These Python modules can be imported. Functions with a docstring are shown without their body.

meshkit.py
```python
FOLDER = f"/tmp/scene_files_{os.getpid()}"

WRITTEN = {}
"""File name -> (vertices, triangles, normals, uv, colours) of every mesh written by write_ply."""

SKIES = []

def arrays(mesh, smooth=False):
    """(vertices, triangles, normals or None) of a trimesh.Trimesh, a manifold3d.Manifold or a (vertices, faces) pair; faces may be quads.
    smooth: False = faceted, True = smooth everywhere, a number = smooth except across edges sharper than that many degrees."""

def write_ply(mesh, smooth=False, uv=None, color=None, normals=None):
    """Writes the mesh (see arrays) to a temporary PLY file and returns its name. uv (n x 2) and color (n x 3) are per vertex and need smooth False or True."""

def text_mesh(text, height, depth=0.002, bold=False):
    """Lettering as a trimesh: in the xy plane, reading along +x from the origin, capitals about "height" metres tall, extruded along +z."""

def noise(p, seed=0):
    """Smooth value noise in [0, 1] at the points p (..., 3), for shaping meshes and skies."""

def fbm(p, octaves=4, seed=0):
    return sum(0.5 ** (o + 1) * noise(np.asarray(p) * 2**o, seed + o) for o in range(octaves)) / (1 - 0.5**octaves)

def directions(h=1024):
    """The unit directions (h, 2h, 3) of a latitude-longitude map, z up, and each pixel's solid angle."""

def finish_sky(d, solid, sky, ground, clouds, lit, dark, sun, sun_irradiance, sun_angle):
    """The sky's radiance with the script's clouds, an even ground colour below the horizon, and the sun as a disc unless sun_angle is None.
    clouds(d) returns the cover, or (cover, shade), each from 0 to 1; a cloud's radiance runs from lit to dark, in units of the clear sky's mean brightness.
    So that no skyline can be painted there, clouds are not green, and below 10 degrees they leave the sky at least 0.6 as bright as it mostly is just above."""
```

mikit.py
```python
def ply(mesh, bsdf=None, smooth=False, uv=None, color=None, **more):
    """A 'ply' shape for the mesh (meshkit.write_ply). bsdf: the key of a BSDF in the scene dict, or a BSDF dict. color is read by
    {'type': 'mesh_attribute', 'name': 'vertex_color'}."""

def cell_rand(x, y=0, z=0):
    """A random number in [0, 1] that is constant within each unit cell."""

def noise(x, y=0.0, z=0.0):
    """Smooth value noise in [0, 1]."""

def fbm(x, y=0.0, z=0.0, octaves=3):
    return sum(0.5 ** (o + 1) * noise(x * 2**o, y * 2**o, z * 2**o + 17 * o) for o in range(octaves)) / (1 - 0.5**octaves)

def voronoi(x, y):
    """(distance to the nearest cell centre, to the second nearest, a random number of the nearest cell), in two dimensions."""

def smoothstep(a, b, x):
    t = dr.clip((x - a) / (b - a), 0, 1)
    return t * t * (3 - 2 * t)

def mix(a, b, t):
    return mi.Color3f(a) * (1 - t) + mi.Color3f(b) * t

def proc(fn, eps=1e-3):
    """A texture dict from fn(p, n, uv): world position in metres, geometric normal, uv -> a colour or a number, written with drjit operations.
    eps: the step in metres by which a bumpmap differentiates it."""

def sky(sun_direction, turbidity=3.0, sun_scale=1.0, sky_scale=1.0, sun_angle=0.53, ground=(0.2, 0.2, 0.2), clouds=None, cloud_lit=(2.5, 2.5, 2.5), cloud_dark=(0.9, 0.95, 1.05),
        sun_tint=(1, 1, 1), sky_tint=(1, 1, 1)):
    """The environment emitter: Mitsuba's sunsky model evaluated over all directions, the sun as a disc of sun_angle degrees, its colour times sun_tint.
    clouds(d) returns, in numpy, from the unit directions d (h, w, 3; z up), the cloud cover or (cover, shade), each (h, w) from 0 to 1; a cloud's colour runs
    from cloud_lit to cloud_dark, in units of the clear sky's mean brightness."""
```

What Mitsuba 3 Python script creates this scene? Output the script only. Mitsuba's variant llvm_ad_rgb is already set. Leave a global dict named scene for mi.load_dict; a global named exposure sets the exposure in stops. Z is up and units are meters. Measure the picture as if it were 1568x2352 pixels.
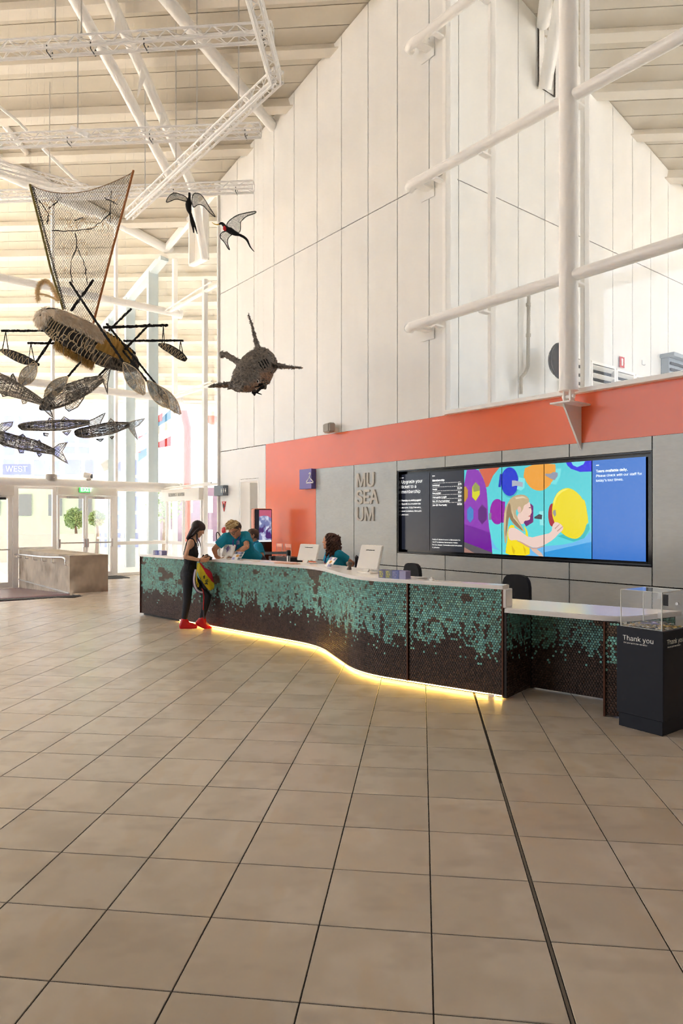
import math, random
import numpy as np
import trimesh, manifold3d
import mitsuba as mi
import drjit as dr
import mikit, meshkit
from mikit import proc, fbm, noise, cell_rand, smoothstep, mix
from shapely.geometry import Polygon, box as sbox
from shapely.ops import unary_union
T = mi.ScalarTransform4f
scene, labels = {}, {}

# ------------------------------------------------------------------ camera, sky, exposure
FPX, CX, HY, EYE = 1548.0, 784.0, 1192.0, 1.66
scene['camera'] = {'type': 'perspective', 'fov': math.degrees(2 * math.atan(784 / FPX)), 'fov_axis': 'x', 'near_clip': 0.05, 'far_clip': 500.0,
                   'to_world': T().look_at(origin=[0, 0, EYE], target=[0, 1, EYE], up=[0, 0, 1]), 'principal_point_offset_y': (1176 - HY) / 2352}
def cover(d):
    n = meshkit.fbm(d * 3.0 + 7, 4, 3)
    return np.clip(0.72 + 0.5 * (n - 0.5), 0, 1), np.clip(0.25 + 0.5 * (n - 0.5), 0, 1)
scene['sky'] = mikit.sky([-0.75, 0.35, 0.85], turbidity=3.0, sun_scale=1.0, sky_scale=1.0, sun_angle=1.0, ground=(0.45, 0.45, 0.45), clouds=cover,
                         cloud_lit=(2.05, 2.05, 2.08), cloud_dark=(1.22, 1.24, 1.28), sun_tint=(0.97, 0.97, 0.99), sky_tint=(1.0, 1.0, 1.0))
exposure = 3.48

# ------------------------------------------------------------------ entries, names, labels
count = {}
def key_for(name, parent=None):
    base = f'{parent}__{name}' if parent else name
    k = count.get(base, 0)
    count[base] = k + 1
    return base if k == 0 else f'{base}_{k:03d}'
def tag(key, label=None, cat=None, group=None, kind=None):
    d = labels.setdefault(key, {})
    for k, v in (('label', label), ('category', cat), ('group', group), ('kind', kind)):
        if v: d[k] = v
    return key
def thing(name, label, cat, group=None, kind=None):
    return tag(key_for(name), label, cat, group, kind)
def obj(name, mesh, mat, parent=None, smooth=30, label=None, cat=None, group=None, kind=None, color=None, uv=None, **more):
    key = key_for(name, parent)
    if isinstance(mesh, dict):
        scene[key] = dict(mesh, **more)
    else:
        if color is not None:
            mesh = as_mesh(mesh)
            if isinstance(color, tuple): color = np.tile(color, (len(mesh.vertices), 1))
            smooth = bool(smooth)
        scene[key] = mikit.ply(mesh, mat, smooth=smooth, color=color, uv=uv, **more)
    if label or cat or group or kind: tag(key, label, cat, group, kind)
    return key
def struct(name, mesh, mat, label, parent=None, **k):
    return obj(name, mesh, mat, parent, label=label, kind='structure' if parent is None else None, **k)
def holder(name, label):            # a piece of the setting that has parts only
    return tag(key_for(name), label, kind='structure')

# ------------------------------------------------------------------ meshes
def as_mesh(m):
    if isinstance(m, trimesh.Trimesh): return m
    if hasattr(m, 'to_mesh'):
        q = m.to_mesh(); return trimesh.Trimesh(q.vert_properties[:, :3], q.tri_verts, process=False)
    return trimesh.Trimesh(m[0], m[1], process=False)
cat_ = lambda ms: trimesh.util.concatenate([as_mesh(m) for m in ms])
def unit(v):
    v = np.asarray(v, float); return v / max(np.linalg.norm(v), 1e-12)
UNIT8 = np.array([[x, y, z] for x in (-1, 1) for y in (-1, 1) for z in (-1, 1)], float)
FACE6 = np.array([[0, 1, 3, 2], [4, 6, 7, 5], [0, 4, 5, 1], [2, 3, 7, 6], [0, 2, 6, 4], [1, 5, 7, 3]])
def obox(c, ax, half, bev=0.0):
    """box with centre c, axes ax (rows) and half sizes; bev chamfers every edge"""
    half = np.asarray(half, float)
    if bev <= 0:
        p = UNIT8 * half
        m = trimesh.Trimesh(p, np.vstack([FACE6[:, [0, 1, 2]], FACE6[:, [0, 2, 3]]]), process=False)
    else:
        b = min(bev, half.min() * 0.9)
        p = np.vstack([UNIT8 * (half - b * (np.arange(3) != k)) for k in range(3)])
        m = trimesh.convex.convex_hull(p)
    m.vertices = m.vertices @ np.asarray(ax, float) + np.asarray(c, float)
    if np.linalg.det(np.asarray(ax, float)) < 0: m.invert()
    return m
def bar(a, b, w, h, up=(0, 0, 1), bev=0.0):
    """rectangular bar from a to b, w across, h along up"""
    a, b = np.asarray(a, float), np.asarray(b, float)
    x = unit(b - a); y = np.cross(up, x)
    y = unit(y if np.linalg.norm(y) > 1e-6 else np.cross((0, 1, 0), x)); z = np.cross(x, y)
    return obox((a + b) / 2, [x, y, z], [np.linalg.norm(b - a) / 2, w / 2, h / 2], bev)
def tube(pts, r, sides=8, cap=True, closed=False):
    p = np.asarray(pts, float); n = len(p)
    r = np.broadcast_to(np.asarray(r, float), (n,))
    t = np.gradient(p, axis=0) if not closed else np.roll(p, -1, 0) - np.roll(p, 1, 0)
    t /= np.linalg.norm(t, axis=1, keepdims=True) + 1e-12
    a = np.zeros_like(p)
    ref = np.array([0, 0, 1.0]) if abs(t[0, 2]) < 0.9 else np.array([1.0, 0, 0])
    for i in range(n):
        ref = ref - t[i] * (ref @ t[i]); ref /= np.linalg.norm(ref) + 1e-12; a[i] = ref
    b = np.cross(t, a); g = np.arange(sides) * 2 * np.pi / sides
    v = (p[:, None] + r[:, None, None] * (np.cos(g)[None, :, None] * a[:, None] + np.sin(g)[None, :, None] * b[:, None])).reshape(-1, 3)
    m = n if closed else n - 1
    i, j = np.meshgrid(np.arange(m), np.arange(sides), indexing='ij')
    i2 = (i + 1) % n; j2 = (j + 1) % sides
    q = np.stack([i * sides + j, i * sides + j2, i2 * sides + j2, i2 * sides + j], -1).reshape(-1, 4)
    f = np.vstack([q[:, [0, 1, 2]], q[:, [0, 2, 3]]])
    if cap and not closed:
        v = np.vstack([v, p[:1], p[-1:]]); k = n * sides; jj = np.arange(sides)
        f = np.vstack([f, np.stack([jj * 0 + k, (jj + 1) % sides, jj], 1), np.stack([jj * 0 + k + 1, (n - 1) * sides + jj, (n - 1) * sides + (jj + 1) % sides], 1)])
    return trimesh.Trimesh(v, f, process=False)
def prism(poly, origin, ax, t0, t1):
    """2-D polygon (shapely or points) in the axes ax[0], ax[1], extruded from t0 to t1 along ax[2]"""
    poly = poly if isinstance(poly, Polygon) else Polygon(poly)
    m = trimesh.creation.extrude_polygon(poly.buffer(0), abs(t1 - t0), engine='earcut')
    v = np.array(m.vertices); v[:, 2] += min(t0, t1)
    m.vertices = v @ np.asarray(ax, float) + np.asarray(origin, float)
    if np.linalg.det(np.asarray(ax, float)) < 0: m.invert()
    return m
def lathe(profile, sides=24, origin=(0, 0, 0), axis=(0, 0, 1)):
    m = trimesh.creation.revolve(np.asarray(profile, float), sections=sides)
    z = unit(axis); x = unit(np.cross(z, (0, 1, 0) if abs(z[1]) < 0.9 else (1, 0, 0))); y = np.cross(z, x)
    m.vertices = np.array(m.vertices) @ np.array([x, y, z]) + np.asarray(origin, float)
    return m
def spline(pts, n=24, closed=False):
    from scipy.interpolate import CubicSpline
    p = np.asarray(pts, float)
    if closed: p = np.vstack([p, p[:1]])
    s = np.r_[0, np.cumsum(np.sqrt(np.linalg.norm(np.diff(p, axis=0), axis=1) + 1e-9))]
    q = CubicSpline(s, p, bc_type='periodic' if closed else 'natural')(np.linspace(0, s[-1], n + (1 if closed else 0)))
    return q[:-1] if closed else q
def text(s, h, origin, xax, yax, depth=0.002, bold=False):
    m = meshkit.text_mesh(s, h, depth, bold)
    ax = np.array([unit(xax), unit(yax), np.cross(unit(xax), unit(yax))])
    m.vertices = np.array(m.vertices) @ ax + np.asarray(origin, float)
    return m
UP = np.array([0, 0, 1.0])

# ------------------------------------------------------------------ the building's own axes: wall at 45 degrees to the floor grid
ANG = math.radians(38.6)
N3, D3 = np.array([math.cos(ANG), math.sin(ANG), 0]), np.array([-math.sin(ANG), math.cos(ANG), 0])   # into the wall; along the wall, away
WD, FD = 8.7, 19.55                     # distance of the wall plane along N3, of the glass front along D3
def ray(u, v): return np.array([(u - CX) / FPX, 1.0, -(v - HY) / FPX])
def hit(u, v, n, d):
    r = ray(u, v); return r * (d / (n[:2] @ r[:2])) + [0, 0, EYE]
def wall(u, v, off=0.0): return hit(u, v, N3, WD - off)
def front(u, v, off=0.0): return hit(u, v, D3, FD - off)
def ground(u, v, z=0.0):
    r = ray(u, v); return r * ((z - EYE) / r[2]) + [0, 0, EYE]
def at(u, v, Y): return ray(u, v) * Y + [0, 0, EYE]
def W(t, z, off=0.0): return N3 * (WD - off) + D3 * t + UP * z        # a point of the main wall
def G(n, z, off=0.0): return D3 * (FD - off) + N3 * n + UP * z        # a point of the glass front
tw = lambda u: float(D3 @ wall(u, HY))
ng = lambda u: float(N3 @ front(u, HY))
def roof_z(p): return 15.79 - 0.0645 * p[0] - 0.2923 * p[1]
def rooftop(u, v, below=0.0):
    r = ray(u, v); s = (15.79 - below - EYE) / (r[2] + 0.0645 * r[0] + 0.2923 * r[1]); return r * s + [0, 0, EYE]
IYAW = 0.1185
I3, J3 = np.array([math.cos(IYAW), -math.sin(IYAW), 0]), np.array([math.sin(IYAW), math.cos(IYAW), 0])   # the floor grid
def wpanel(t0, t1, z0, z1, o0, o1, bev=0.004, gap=0.006):
    return obox(W((t0 + t1) / 2, (z0 + z1) / 2, (o0 + o1) / 2), [D3, N3, UP], [abs(t1 - t0) / 2 - gap / 2, abs(o1 - o0) / 2, (z1 - z0) / 2 - gap / 2], bev)

# ------------------------------------------------------------------ materials
def mat(key, col, rough=0.5, metal=0.0, spec=0.5, **k):
    scene[key] = {'type': 'twosided', 'bsdf': {'type': 'principled', 'base_color': col if isinstance(col, dict) else {'type': 'rgb', 'value': list(col)}, 'roughness': rough, 'metallic': metal, 'specular': spec, **k}}
    return key
def hexc(r, g, b):
    return tuple(((c / 255 / 12.92) if c / 255 <= 0.04045 else ((c / 255 + 0.055) / 1.055) ** 2.4) for c in (r, g, b))
mat('m_vcol', {'type': 'mesh_attribute', 'name': 'vertex_color'}, 0.65)
mat('m_vgloss', {'type': 'mesh_attribute', 'name': 'vertex_color'}, 0.35)
def f_white(p, n, uv):
    v = fbm(p.x * 0.9, p.y * 0.9, p.z * 0.6, 3) * 0.06 + fbm(p.x * 7, p.y * 7, p.z * 1.2, 2) * 0.03
    return mi.Color3f(0.85, 0.84, 0.815) * (0.95 + v)
mat('m_white', proc(f_white), 0.32)
mat('m_paint', hexc(236, 232, 224), 0.3)
mat('m_steel_white', hexc(250, 248, 244), 0.25)
mat('m_truss', hexc(242, 241, 239), 0.3)
mat('m_roof', hexc(206, 199, 186), 0.5)
mat('m_beam', hexc(220, 213, 201), 0.45)
def f_orange(p, n, uv):
    v = fbm(p.x * 1.3, p.y * 1.3, p.z * 1.3, 3)
    return mi.Color3f(0.83, 0.150, 0.045) * (0.93 + 0.14 * v)
mat('m_orange', proc(f_orange), 0.24, 0.0, 0.7)
def f_grey(p, n, uv):
    a = (p.x * D3[0] + p.y * D3[1])
    v = fbm(a * 14, p.z * 40, 0.0, 3) * 0.10 + fbm(a * 2.0, p.z * 2.0, 3.0, 3) * 0.14
    return mi.Color3f(0.50, 0.515, 0.50) * (0.88 + v)
mat('m_grey', proc(f_grey), 0.24, 0.0, 0.6)
def f_tile(p, n, uv):
    i = (p.x * I3[0] + p.y * I3[1]) / TI - TOI; j = (p.x * J3[0] + p.y * J3[1]) / TJ - TOJ
    r = cell_rand(dr.floor(i), dr.floor(j)); r2 = cell_rand(dr.floor(i), dr.floor(j), 5)
    q = fbm(p.x * 3.1 + 9 * r, p.y * 3.1 + 5 * r, 0.0, 4); s = fbm(p.x * 9 + 3 * r, p.y * 4 + 7, 2.0, 3)
    c = mix((0.52, 0.465, 0.405), (0.47, 0.41, 0.345), smoothstep(0.35, 0.65, q))
    c = mix(c, mi.Color3f(0.50, 0.405, 0.30), smoothstep(0.58, 0.8, s) * 0.45)
    c = mix(c, mi.Color3f(0.36, 0.30, 0.25), smoothstep(0.55, 0.85, fbm(p.x * 5 + 20 * r2, p.y * 8, 4.0, 3)) * 0.35)
    return c * (0.93 + 0.12 * r)
TI, TJ, TOI, TOJ = 0.4557, 0.4439, -1.914, 5.14
mat('m_tile', proc(f_tile), 0.3)
mat('m_grout', hexc(38, 33, 28), 0.8)
mat('m_dark', hexc(24, 25, 28), 0.45)
mat('m_black', hexc(14, 14, 16), 0.4)
mat('m_rubber', hexc(46, 47, 50), 0.7)
mat('m_chrome', (0.75, 0.75, 0.76), 0.2, 1.0)
mat('m_steel', (0.6, 0.6, 0.6), 0.35, 1.0)
mat('m_top', hexc(240, 237, 234), 0.18)
mat('m_copper', hexc(96, 62, 48), 0.35, 0.6)
mat('m_backing', hexc(40, 30, 27), 0.5, 0.2)
mat('m_disc', {'type': 'mesh_attribute', 'name': 'vertex_color'}, 0.26, 0.1)
def f_conc(p, n, uv):
    v = fbm(p.x * 2.2, p.y * 2.2, p.z * 2.2, 4); w = fbm(p.x * 9, p.y * 9, p.z * 3, 3)
    c = mix((0.44, 0.37, 0.29), (0.25, 0.195, 0.145), smoothstep(0.4, 0.75, v))
    return c * (0.8 + 0.4 * w)
mat('m_concrete', proc(f_conc), 0.6)
mat('m_terrace', hexc(238, 237, 234), 0.7)
mat('m_outwhite', hexc(240, 240, 238), 0.7)
mat('m_outgrey', hexc(150, 160, 170), 0.5)
mat('m_outblue', hexc(150, 160, 212), 0.4)
mat('m_post', hexc(196, 208, 214), 0.35)
mat('m_spk', hexc(176, 170, 160), 0.5)
mat('m_navy', hexc(26, 29, 40), 0.5, 0.0, 0.3)
mat('m_offwhite', hexc(246, 244, 240), 0.35)
scene['m_glass'] = {'type': 'thindielectric', 'int_ior': 1.5, 'specular_transmittance': {'type': 'rgb', 'value': [0.95, 0.97, 0.965]}}
scene['m_acrylic'] = {'type': 'thindielectric', 'int_ior': 1.49}
# ------------------------------------------------------------------ floor: tiles in the 45 degree grid, the near 300 as parts, the far ones as one field
RAMP = Polygon([tuple(ground(190, 1369)[:2]), tuple(ground(166, 1363.0)[:2]), tuple(G(4.60, 0)[:2]), tuple(G(-8, 0)[:2]), tuple((ground(190, 1369) - N3 * 12)[:2])])
room = Polygon([tuple((N3 * a + D3 * b)[:2]) for a, b in ((WD + 0.02, FD), (-16, FD), (-16, -9), (WD + 0.02, -9))])
slab = room.difference(RAMP)
floor = struct('floor', prism(slab, (0, 0, 0), np.eye(3), -0.2, -0.004), 'm_grout', 'beige square tile floor with dark joints across the whole hall')
def grid_pt(i, j): return I3 * TI * (i + TOI) + J3 * TJ * (j + TOJ)
def tile_poly(i, j, gi=0.0058, gj=0.0056):
    g0 = 0.02 if i == 3 else gi; g1 = 0.02 if i == 2 else gi
    a = grid_pt(i, j) + I3 * g0 / 2 + J3 * gj / 2; b = grid_pt(i + 1, j + 1) - I3 * g1 / 2 - J3 * gj / 2
    w = (b - a) @ I3; h = (b - a) @ J3
    return [a, a + I3 * w, a + I3 * w + J3 * h, a + J3 * h]
def slab_mesh(q, z0=-0.02, z1=0.0, c=0.0015):
    q = np.array(q)[:, :2]; m = q.mean(0); d = q - m
    s = 1 - c / np.linalg.norm(d, axis=1, keepdims=True) * 1.4
    n = len(q)
    v = np.vstack([np.c_[q, np.full(n, z0)], np.c_[q, np.full(n, z1 - c)], np.c_[m + d * s, np.full(n, z1)]])
    f = []
    for k in range(n):
        k2 = (k + 1) % n
        for o in (0, n): f += [[o + k, o + k2, o + n + k2], [o + k, o + n + k2, o + n + k]]
    f += [[2 * n, 2 * n + k, 2 * n + k + 1] for k in range(1, n - 1)]
    return trimesh.Trimesh(v, np.array(f), process=False)
def seen(q):
    for p in q:
        if p[1] < 1.9: continue
        u = CX + FPX * p[0] / p[1]; v = HY + FPX * EYE / p[1]
        if -80 < u < 1650 and v < 2450: return True
    return False
vis, rest = [], []
for i in range(-60, 40):
    for j in range(-34, 52):
        q = tile_poly(i, j); c = sum(q) / 4
        if not (-16 < N3 @ c < WD + 0.5 and -9 < D3 @ c < FD + 0.5): continue
        P = Polygon([tuple(p[:2]) for p in q])
        whole = slab.contains(P)
        if not whole:
            P = P.intersection(slab)
            if P.is_empty or P.area < 1e-4 or P.geom_type != 'Polygon': continue
        if seen(q) and N3 @ c < WD - 1.0: vis.append((np.linalg.norm(c), q, P, whole))
        else: rest.append((q, P, whole))
vis.sort(key=lambda a: a[0])
def tile_any(q, P, whole): return slab_mesh(q) if whole else prism(P, (0, 0, 0), np.eye(3), -0.02, 0.0)
for d, q, P, whole in vis[:300]: obj('tile', tile_any(q, P, whole), 'm_tile', floor, smooth=False)
obj('far_tiles', cat_([tile_any(q, P, w) for _, q, P, w in vis[300:]] + [tile_any(*a) for a in rest]), 'm_tile', floor, smooth=False, kind='stuff')
obj('movement_joint', bar(grid_pt(3, -14) + UP * -0.004, grid_pt(3, 4.6) + UP * -0.004, 0.011, 0.006, bev=0.001), mat('m_joint', hexc(92, 84, 74), 0.5), floor, label='metal movement joint strip')
# sunken ramp to the left door, and the ribbed tread strip at its top
r0, r1 = ground(166, 1363.0), G(4.60, 0)
ra = np.array([r0, r0 - N3 * 12, G(4.5, 0) - N3 * 12, r1]); ra[2, 2] = ra[3, 2] = -0.18
struct('ramp_floor', trimesh.Trimesh(np.vstack([ra, ra - UP * 0.1]), [[0, 2, 1], [0, 3, 2], [4, 5, 6], [4, 6, 7], [0, 1, 5], [0, 5, 4], [1, 2, 6], [1, 6, 5], [2, 3, 7], [2, 7, 6], [3, 0, 4], [3, 4, 7]], process=False),
       mat('m_ramp', hexc(120, 96, 100), 0.35), 'plum grey ramp sloping down to the glass door at left')
s0, s1 = ground(-60, 1383), ground(188, 1370)
ts = thing('tread_strip', 'dark ribbed entrance grating set in the floor before the ramp', 'floor grating')
sd = unit(s1 - s0); sn = np.cross(UP, sd)
obj('tray', bar(s0 + sn * 0.16 - UP * 0.006, s1 + sn * 0.16 - UP * 0.006, 0.34, 0.01), 'm_black', ts)
for k in range(9):
    o = sn * (0.02 + 0.035 * k) + UP * 0.002
    obj('rib', bar(s0 + o, s1 + o, 0.022, 0.008), mat('m_rib_grey', hexc(78, 78, 82), 0.6), ts, smooth=False)
obj('door_mat', prism(Polygon([tuple(ground(*p)[:2]) for p in ((232, 1325.5), (250, 1329.5), (288, 1327.5), (268, 1323.5))]).buffer(0.12), (0, 0, 0), np.eye(3), 0, 0.012), 'm_rubber', label='dark grey doormat inside the double glass doors', cat='doormat')

# ------------------------------------------------------------------ ceiling: boards, deep beams, inclined tubes
SLX, SLY = -0.0645, -0.2923
RN = unit((-SLX, -SLY, 1.0)); RI = unit(I3 + UP * (I3[:2] @ [SLX, SLY])); RJ = unit(np.cross(RN, RI))
R0 = np.array([0, 0, 15.79])
def RP(i, s, below=0.0): return R0 + RI * i + RJ * s - RN * below       # i across, s down the slope
ceil = holder('ceiling', 'sloping ceiling of long cream boards with deep cross beams')
S0, S1, BAY = -13.0, 32.0, 1.245
sref = float(RJ @ (rooftop(0, 258) - R0))
nb = 0
for k in range(-24, 14):
    sb = sref + k * BAY
    if not S0 < sb < S1: continue
    for h in (0, 1, 2):
        a, b = sb + BAY * h / 3 + 0.003, sb + BAY * (h + 1) / 3 - 0.003
        obj('board', obox(RP(-2, (a + b) / 2, -0.03), [RI, RJ, RN], [26, (b - a) / 2 - 0.004, 0.03], 0.004), 'm_roof', ceil, smooth=False)
obj('deck', obox(RP(-2, (S0 + S1) / 2, -0.15), [RI, RJ, RN], [26.2, (S1 - S0) / 2 + 0.6, 0.08]), 'm_beam', ceil, smooth=False)
for k in range(-24, 14):
    sb = sref + k * BAY
    if not S0 < sb < S1: continue
    B = tag(key_for('ceiling_beam'), 'long cream steel beam under the ceiling boards', None, 'ceiling beams', 'structure')
    hh = 0.30 if k % 2 == 0 else 0.20
    obj('web', obox(RP(-2, sb, hh / 2), [RI, RJ, RN], [25.9, 0.05, hh / 2 - 0.015]), 'm_beam', B, smooth=False)
    obj('flange', obox(RP(-2, sb, hh), [RI, RJ, RN], [25.9, 0.11, 0.016], 0.004), 'm_beam', B, smooth=False)
def strut(pts, r, label, plates=()):
    k = tag(key_for('roof_strut'), label, kind='structure')
    obj('pipe', tube(pts, r, 20), 'm_steel_white', k, smooth=40)
    for q in plates:
        c = np.mean(q, 0); e1 = unit(q[1] - q[0]); nn = unit(np.cross(e1, q[2] - q[0])); e2 = np.cross(nn, e1)
        obj('gusset_plate', prism([((p - q[0]) @ e1, (p - q[0]) @ e2) for p in q], q[0], [e1, e2, nn], -0.012, 0.012), 'm_steel_white', k, smooth=False)
    return k
def rl(a, b, ba, bb, f): return rooftop(a[0] + (b[0] - a[0]) * f, a[1] + (b[1] - a[1]) * f, ba + (bb - ba) * f)
sA = [rooftop(150, -40, 1.0), rooftop(278, 190, 1.0), rooftop(388, 400, 1.0)]
pk = wall(470, 592, 0.12)
sB = [rooftop(236, -40, 0.55), rooftop(330, 170, 0.55), rooftop(440, 425, 0.55), pk + (rooftop(440, 425, 0.55) - pk) * 0.02]
strut(sA, 0.115, 'upper pale roof tube slanting above the long lighting trusses', )
strut(sB[:3] + [pk], 0.115, 'pale roof tube slanting down to the white pocket box on the glass wall',
      [[rooftop(268, 10, 0.6), rooftop(262, 80, 1.0), rooftop(283, 65, 0.6)], [rooftop(325, 145, 0.6), rooftop(315, 225, 1.0), rooftop(336, 170, 0.6)], [rooftop(372, 255, 0.6), rooftop(366, 295, 1.0), rooftop(381, 275, 0.6)]])
strut([rooftop(360, -28, 0.6), wall(627, 291, 0.0)], 0.13, 'pale roof tube slanting down to the edge of the panelled wall')
strut([rooftop(-60, 335, 0.18), G(8.95, roof_z(G(8.95, 0)) - 0.12)], 0.14, 'pale tube along the head of the glass front under the roof')
strut([rooftop(-50, 378, 0.35), rooftop(215, 492, 0.4)], 0.09, 'thinner pale tube just below the head of the glass front')
strut([rooftop(-30, 222, 0.9), rooftop(40, 278, 0.9), rooftop(62, 300, 0.9)], 0.035, 'thin pale brace rod at the left above the middle truss')
strut([rooftop(98, 340, 0.7), rooftop(188, 428, 0.7)], 0.045, 'thin pale brace rod between the middle and the far truss')
strut([rooftop(0, 275, 0.05), rooftop(62, 352, 0.05)], 0.07, 'pale bar along the ceiling valley at the left edge')

# ------------------------------------------------------------------ main wall: white panels, orange band, grey cladding
TL = [16.10, 15.18, 14.36, 13.46, 12.62, 11.745, 10.90, 10.06, 9.22, 8.40, 7.99]
ZO, ZG, ZS = 3.45, 2.755, 7.66
zr = lambda t: roof_z(W(t, 0)) - 0.03
WAX = [D3, UP, np.cross(D3, UP)]            # third axis points into the wall
assert np.cross(D3, UP) @ N3 > 0
wallk = holder('wall_right', 'tall wall of white panels with an orange band and grey cladding below')
# backing behind the panels, with the doorway left open
back = Polygon([(7.995, 3.4), (7.995, zr(7.995)), (16.1, zr(16.1)), (16.1, 0), (15.08, 0), (15.08, 2.66), (14.14, 2.66), (14.14, 0), (-0.1, 0), (-0.1, 3.4)])
back = back.difference(sbox(4.37, 1.03, 9.21, 2.555))
obj('backing', prism(back, W(0, 0) , WAX, 0.022, 0.25), 'm_grout', wallk, smooth=False)
def panel(poly, name='panel', m='m_white', o=0.0, th=0.02, parent=None):
    P = Polygon(poly).buffer(-0.008, join_style=2)
    return obj(name, prism(P, W(0, 0), WAX, -o, th - o), m, parent or wallk, smooth=False)
for a, b in zip(TL[:-1], TL[1:]):
    panel([(a, ZO), (b, ZO), (b, ZS), (a, ZS)])
    panel([(a, ZS), (b, ZS), (b, zr(b)), (a, zr(a))])
panel([(16.10, 0), (15.08, 0), (15.08, 2.66), (14.14, 2.66), (14.14, 0), (13.82, 0), (13.82, ZO), (16.10, ZO)])
panel([(13.826, 0), (11.787, 0), (11.787, ZG - 0.013), (-0.1, ZG - 0.013), (-0.1, ZO + 0.013), (13.826, ZO + 0.013)], 'orange_band', 'm_orange')
GT = [11.793, 10.495, 9.235, 8.017, 6.804, 5.592, 4.37, 3.16, 1.95, 0.74]
for a, b in zip(GT[:-1], GT[1:]):
    if b < 9.2 and a > 4.4:
        panel([(a, 0.775), (b, 0.775), (b, 1.03), (a, 1.03)], 'cladding', 'm_grey'); panel([(a, 2.555), (b, 2.555), (b, ZG), (a, ZG)], 'cladding', 'm_grey')
    else: panel([(a, 0.775), (b, 0.775), (b, ZG), (a, ZG)], 'cladding', 'm_grey')
    panel([(a, 0.0), (b, 0.0), (b, 0.775), (a, 0.775)], 'cladding', 'm_grey')
# doorway: reveal, grey door leaf left ajar, dark gap
d1 = holder('door_1', 'doorway in the white pier with a grey inner leaf')
obj('frame', cat_([prism([(15.08, 0), (15.02, 0), (15.02, 2.6), (14.2, 2.6), (14.2, 0), (14.14, 0), (14.14, 2.66), (15.08, 2.66)], W(0, 0), WAX, 0.0, 0.45)]), 'm_white', d1, smooth=False)
obj('leaf', obox(W(14.78, 1.3, -0.62), [unit(D3 * 0.62 - N3 * 0.78), unit(N3 * 0.62 + D3 * 0.78), UP], [0.42, 0.025, 1.29], 0.004), mat('m_door', hexc(196, 194, 188), 0.4), d1)
obj('side_wall', obox(W(15.4, 1.4, -1.6), [D3, N3, UP], [0.05, 1.3, 1.4]), 'm_white', d1, smooth=False)
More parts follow.
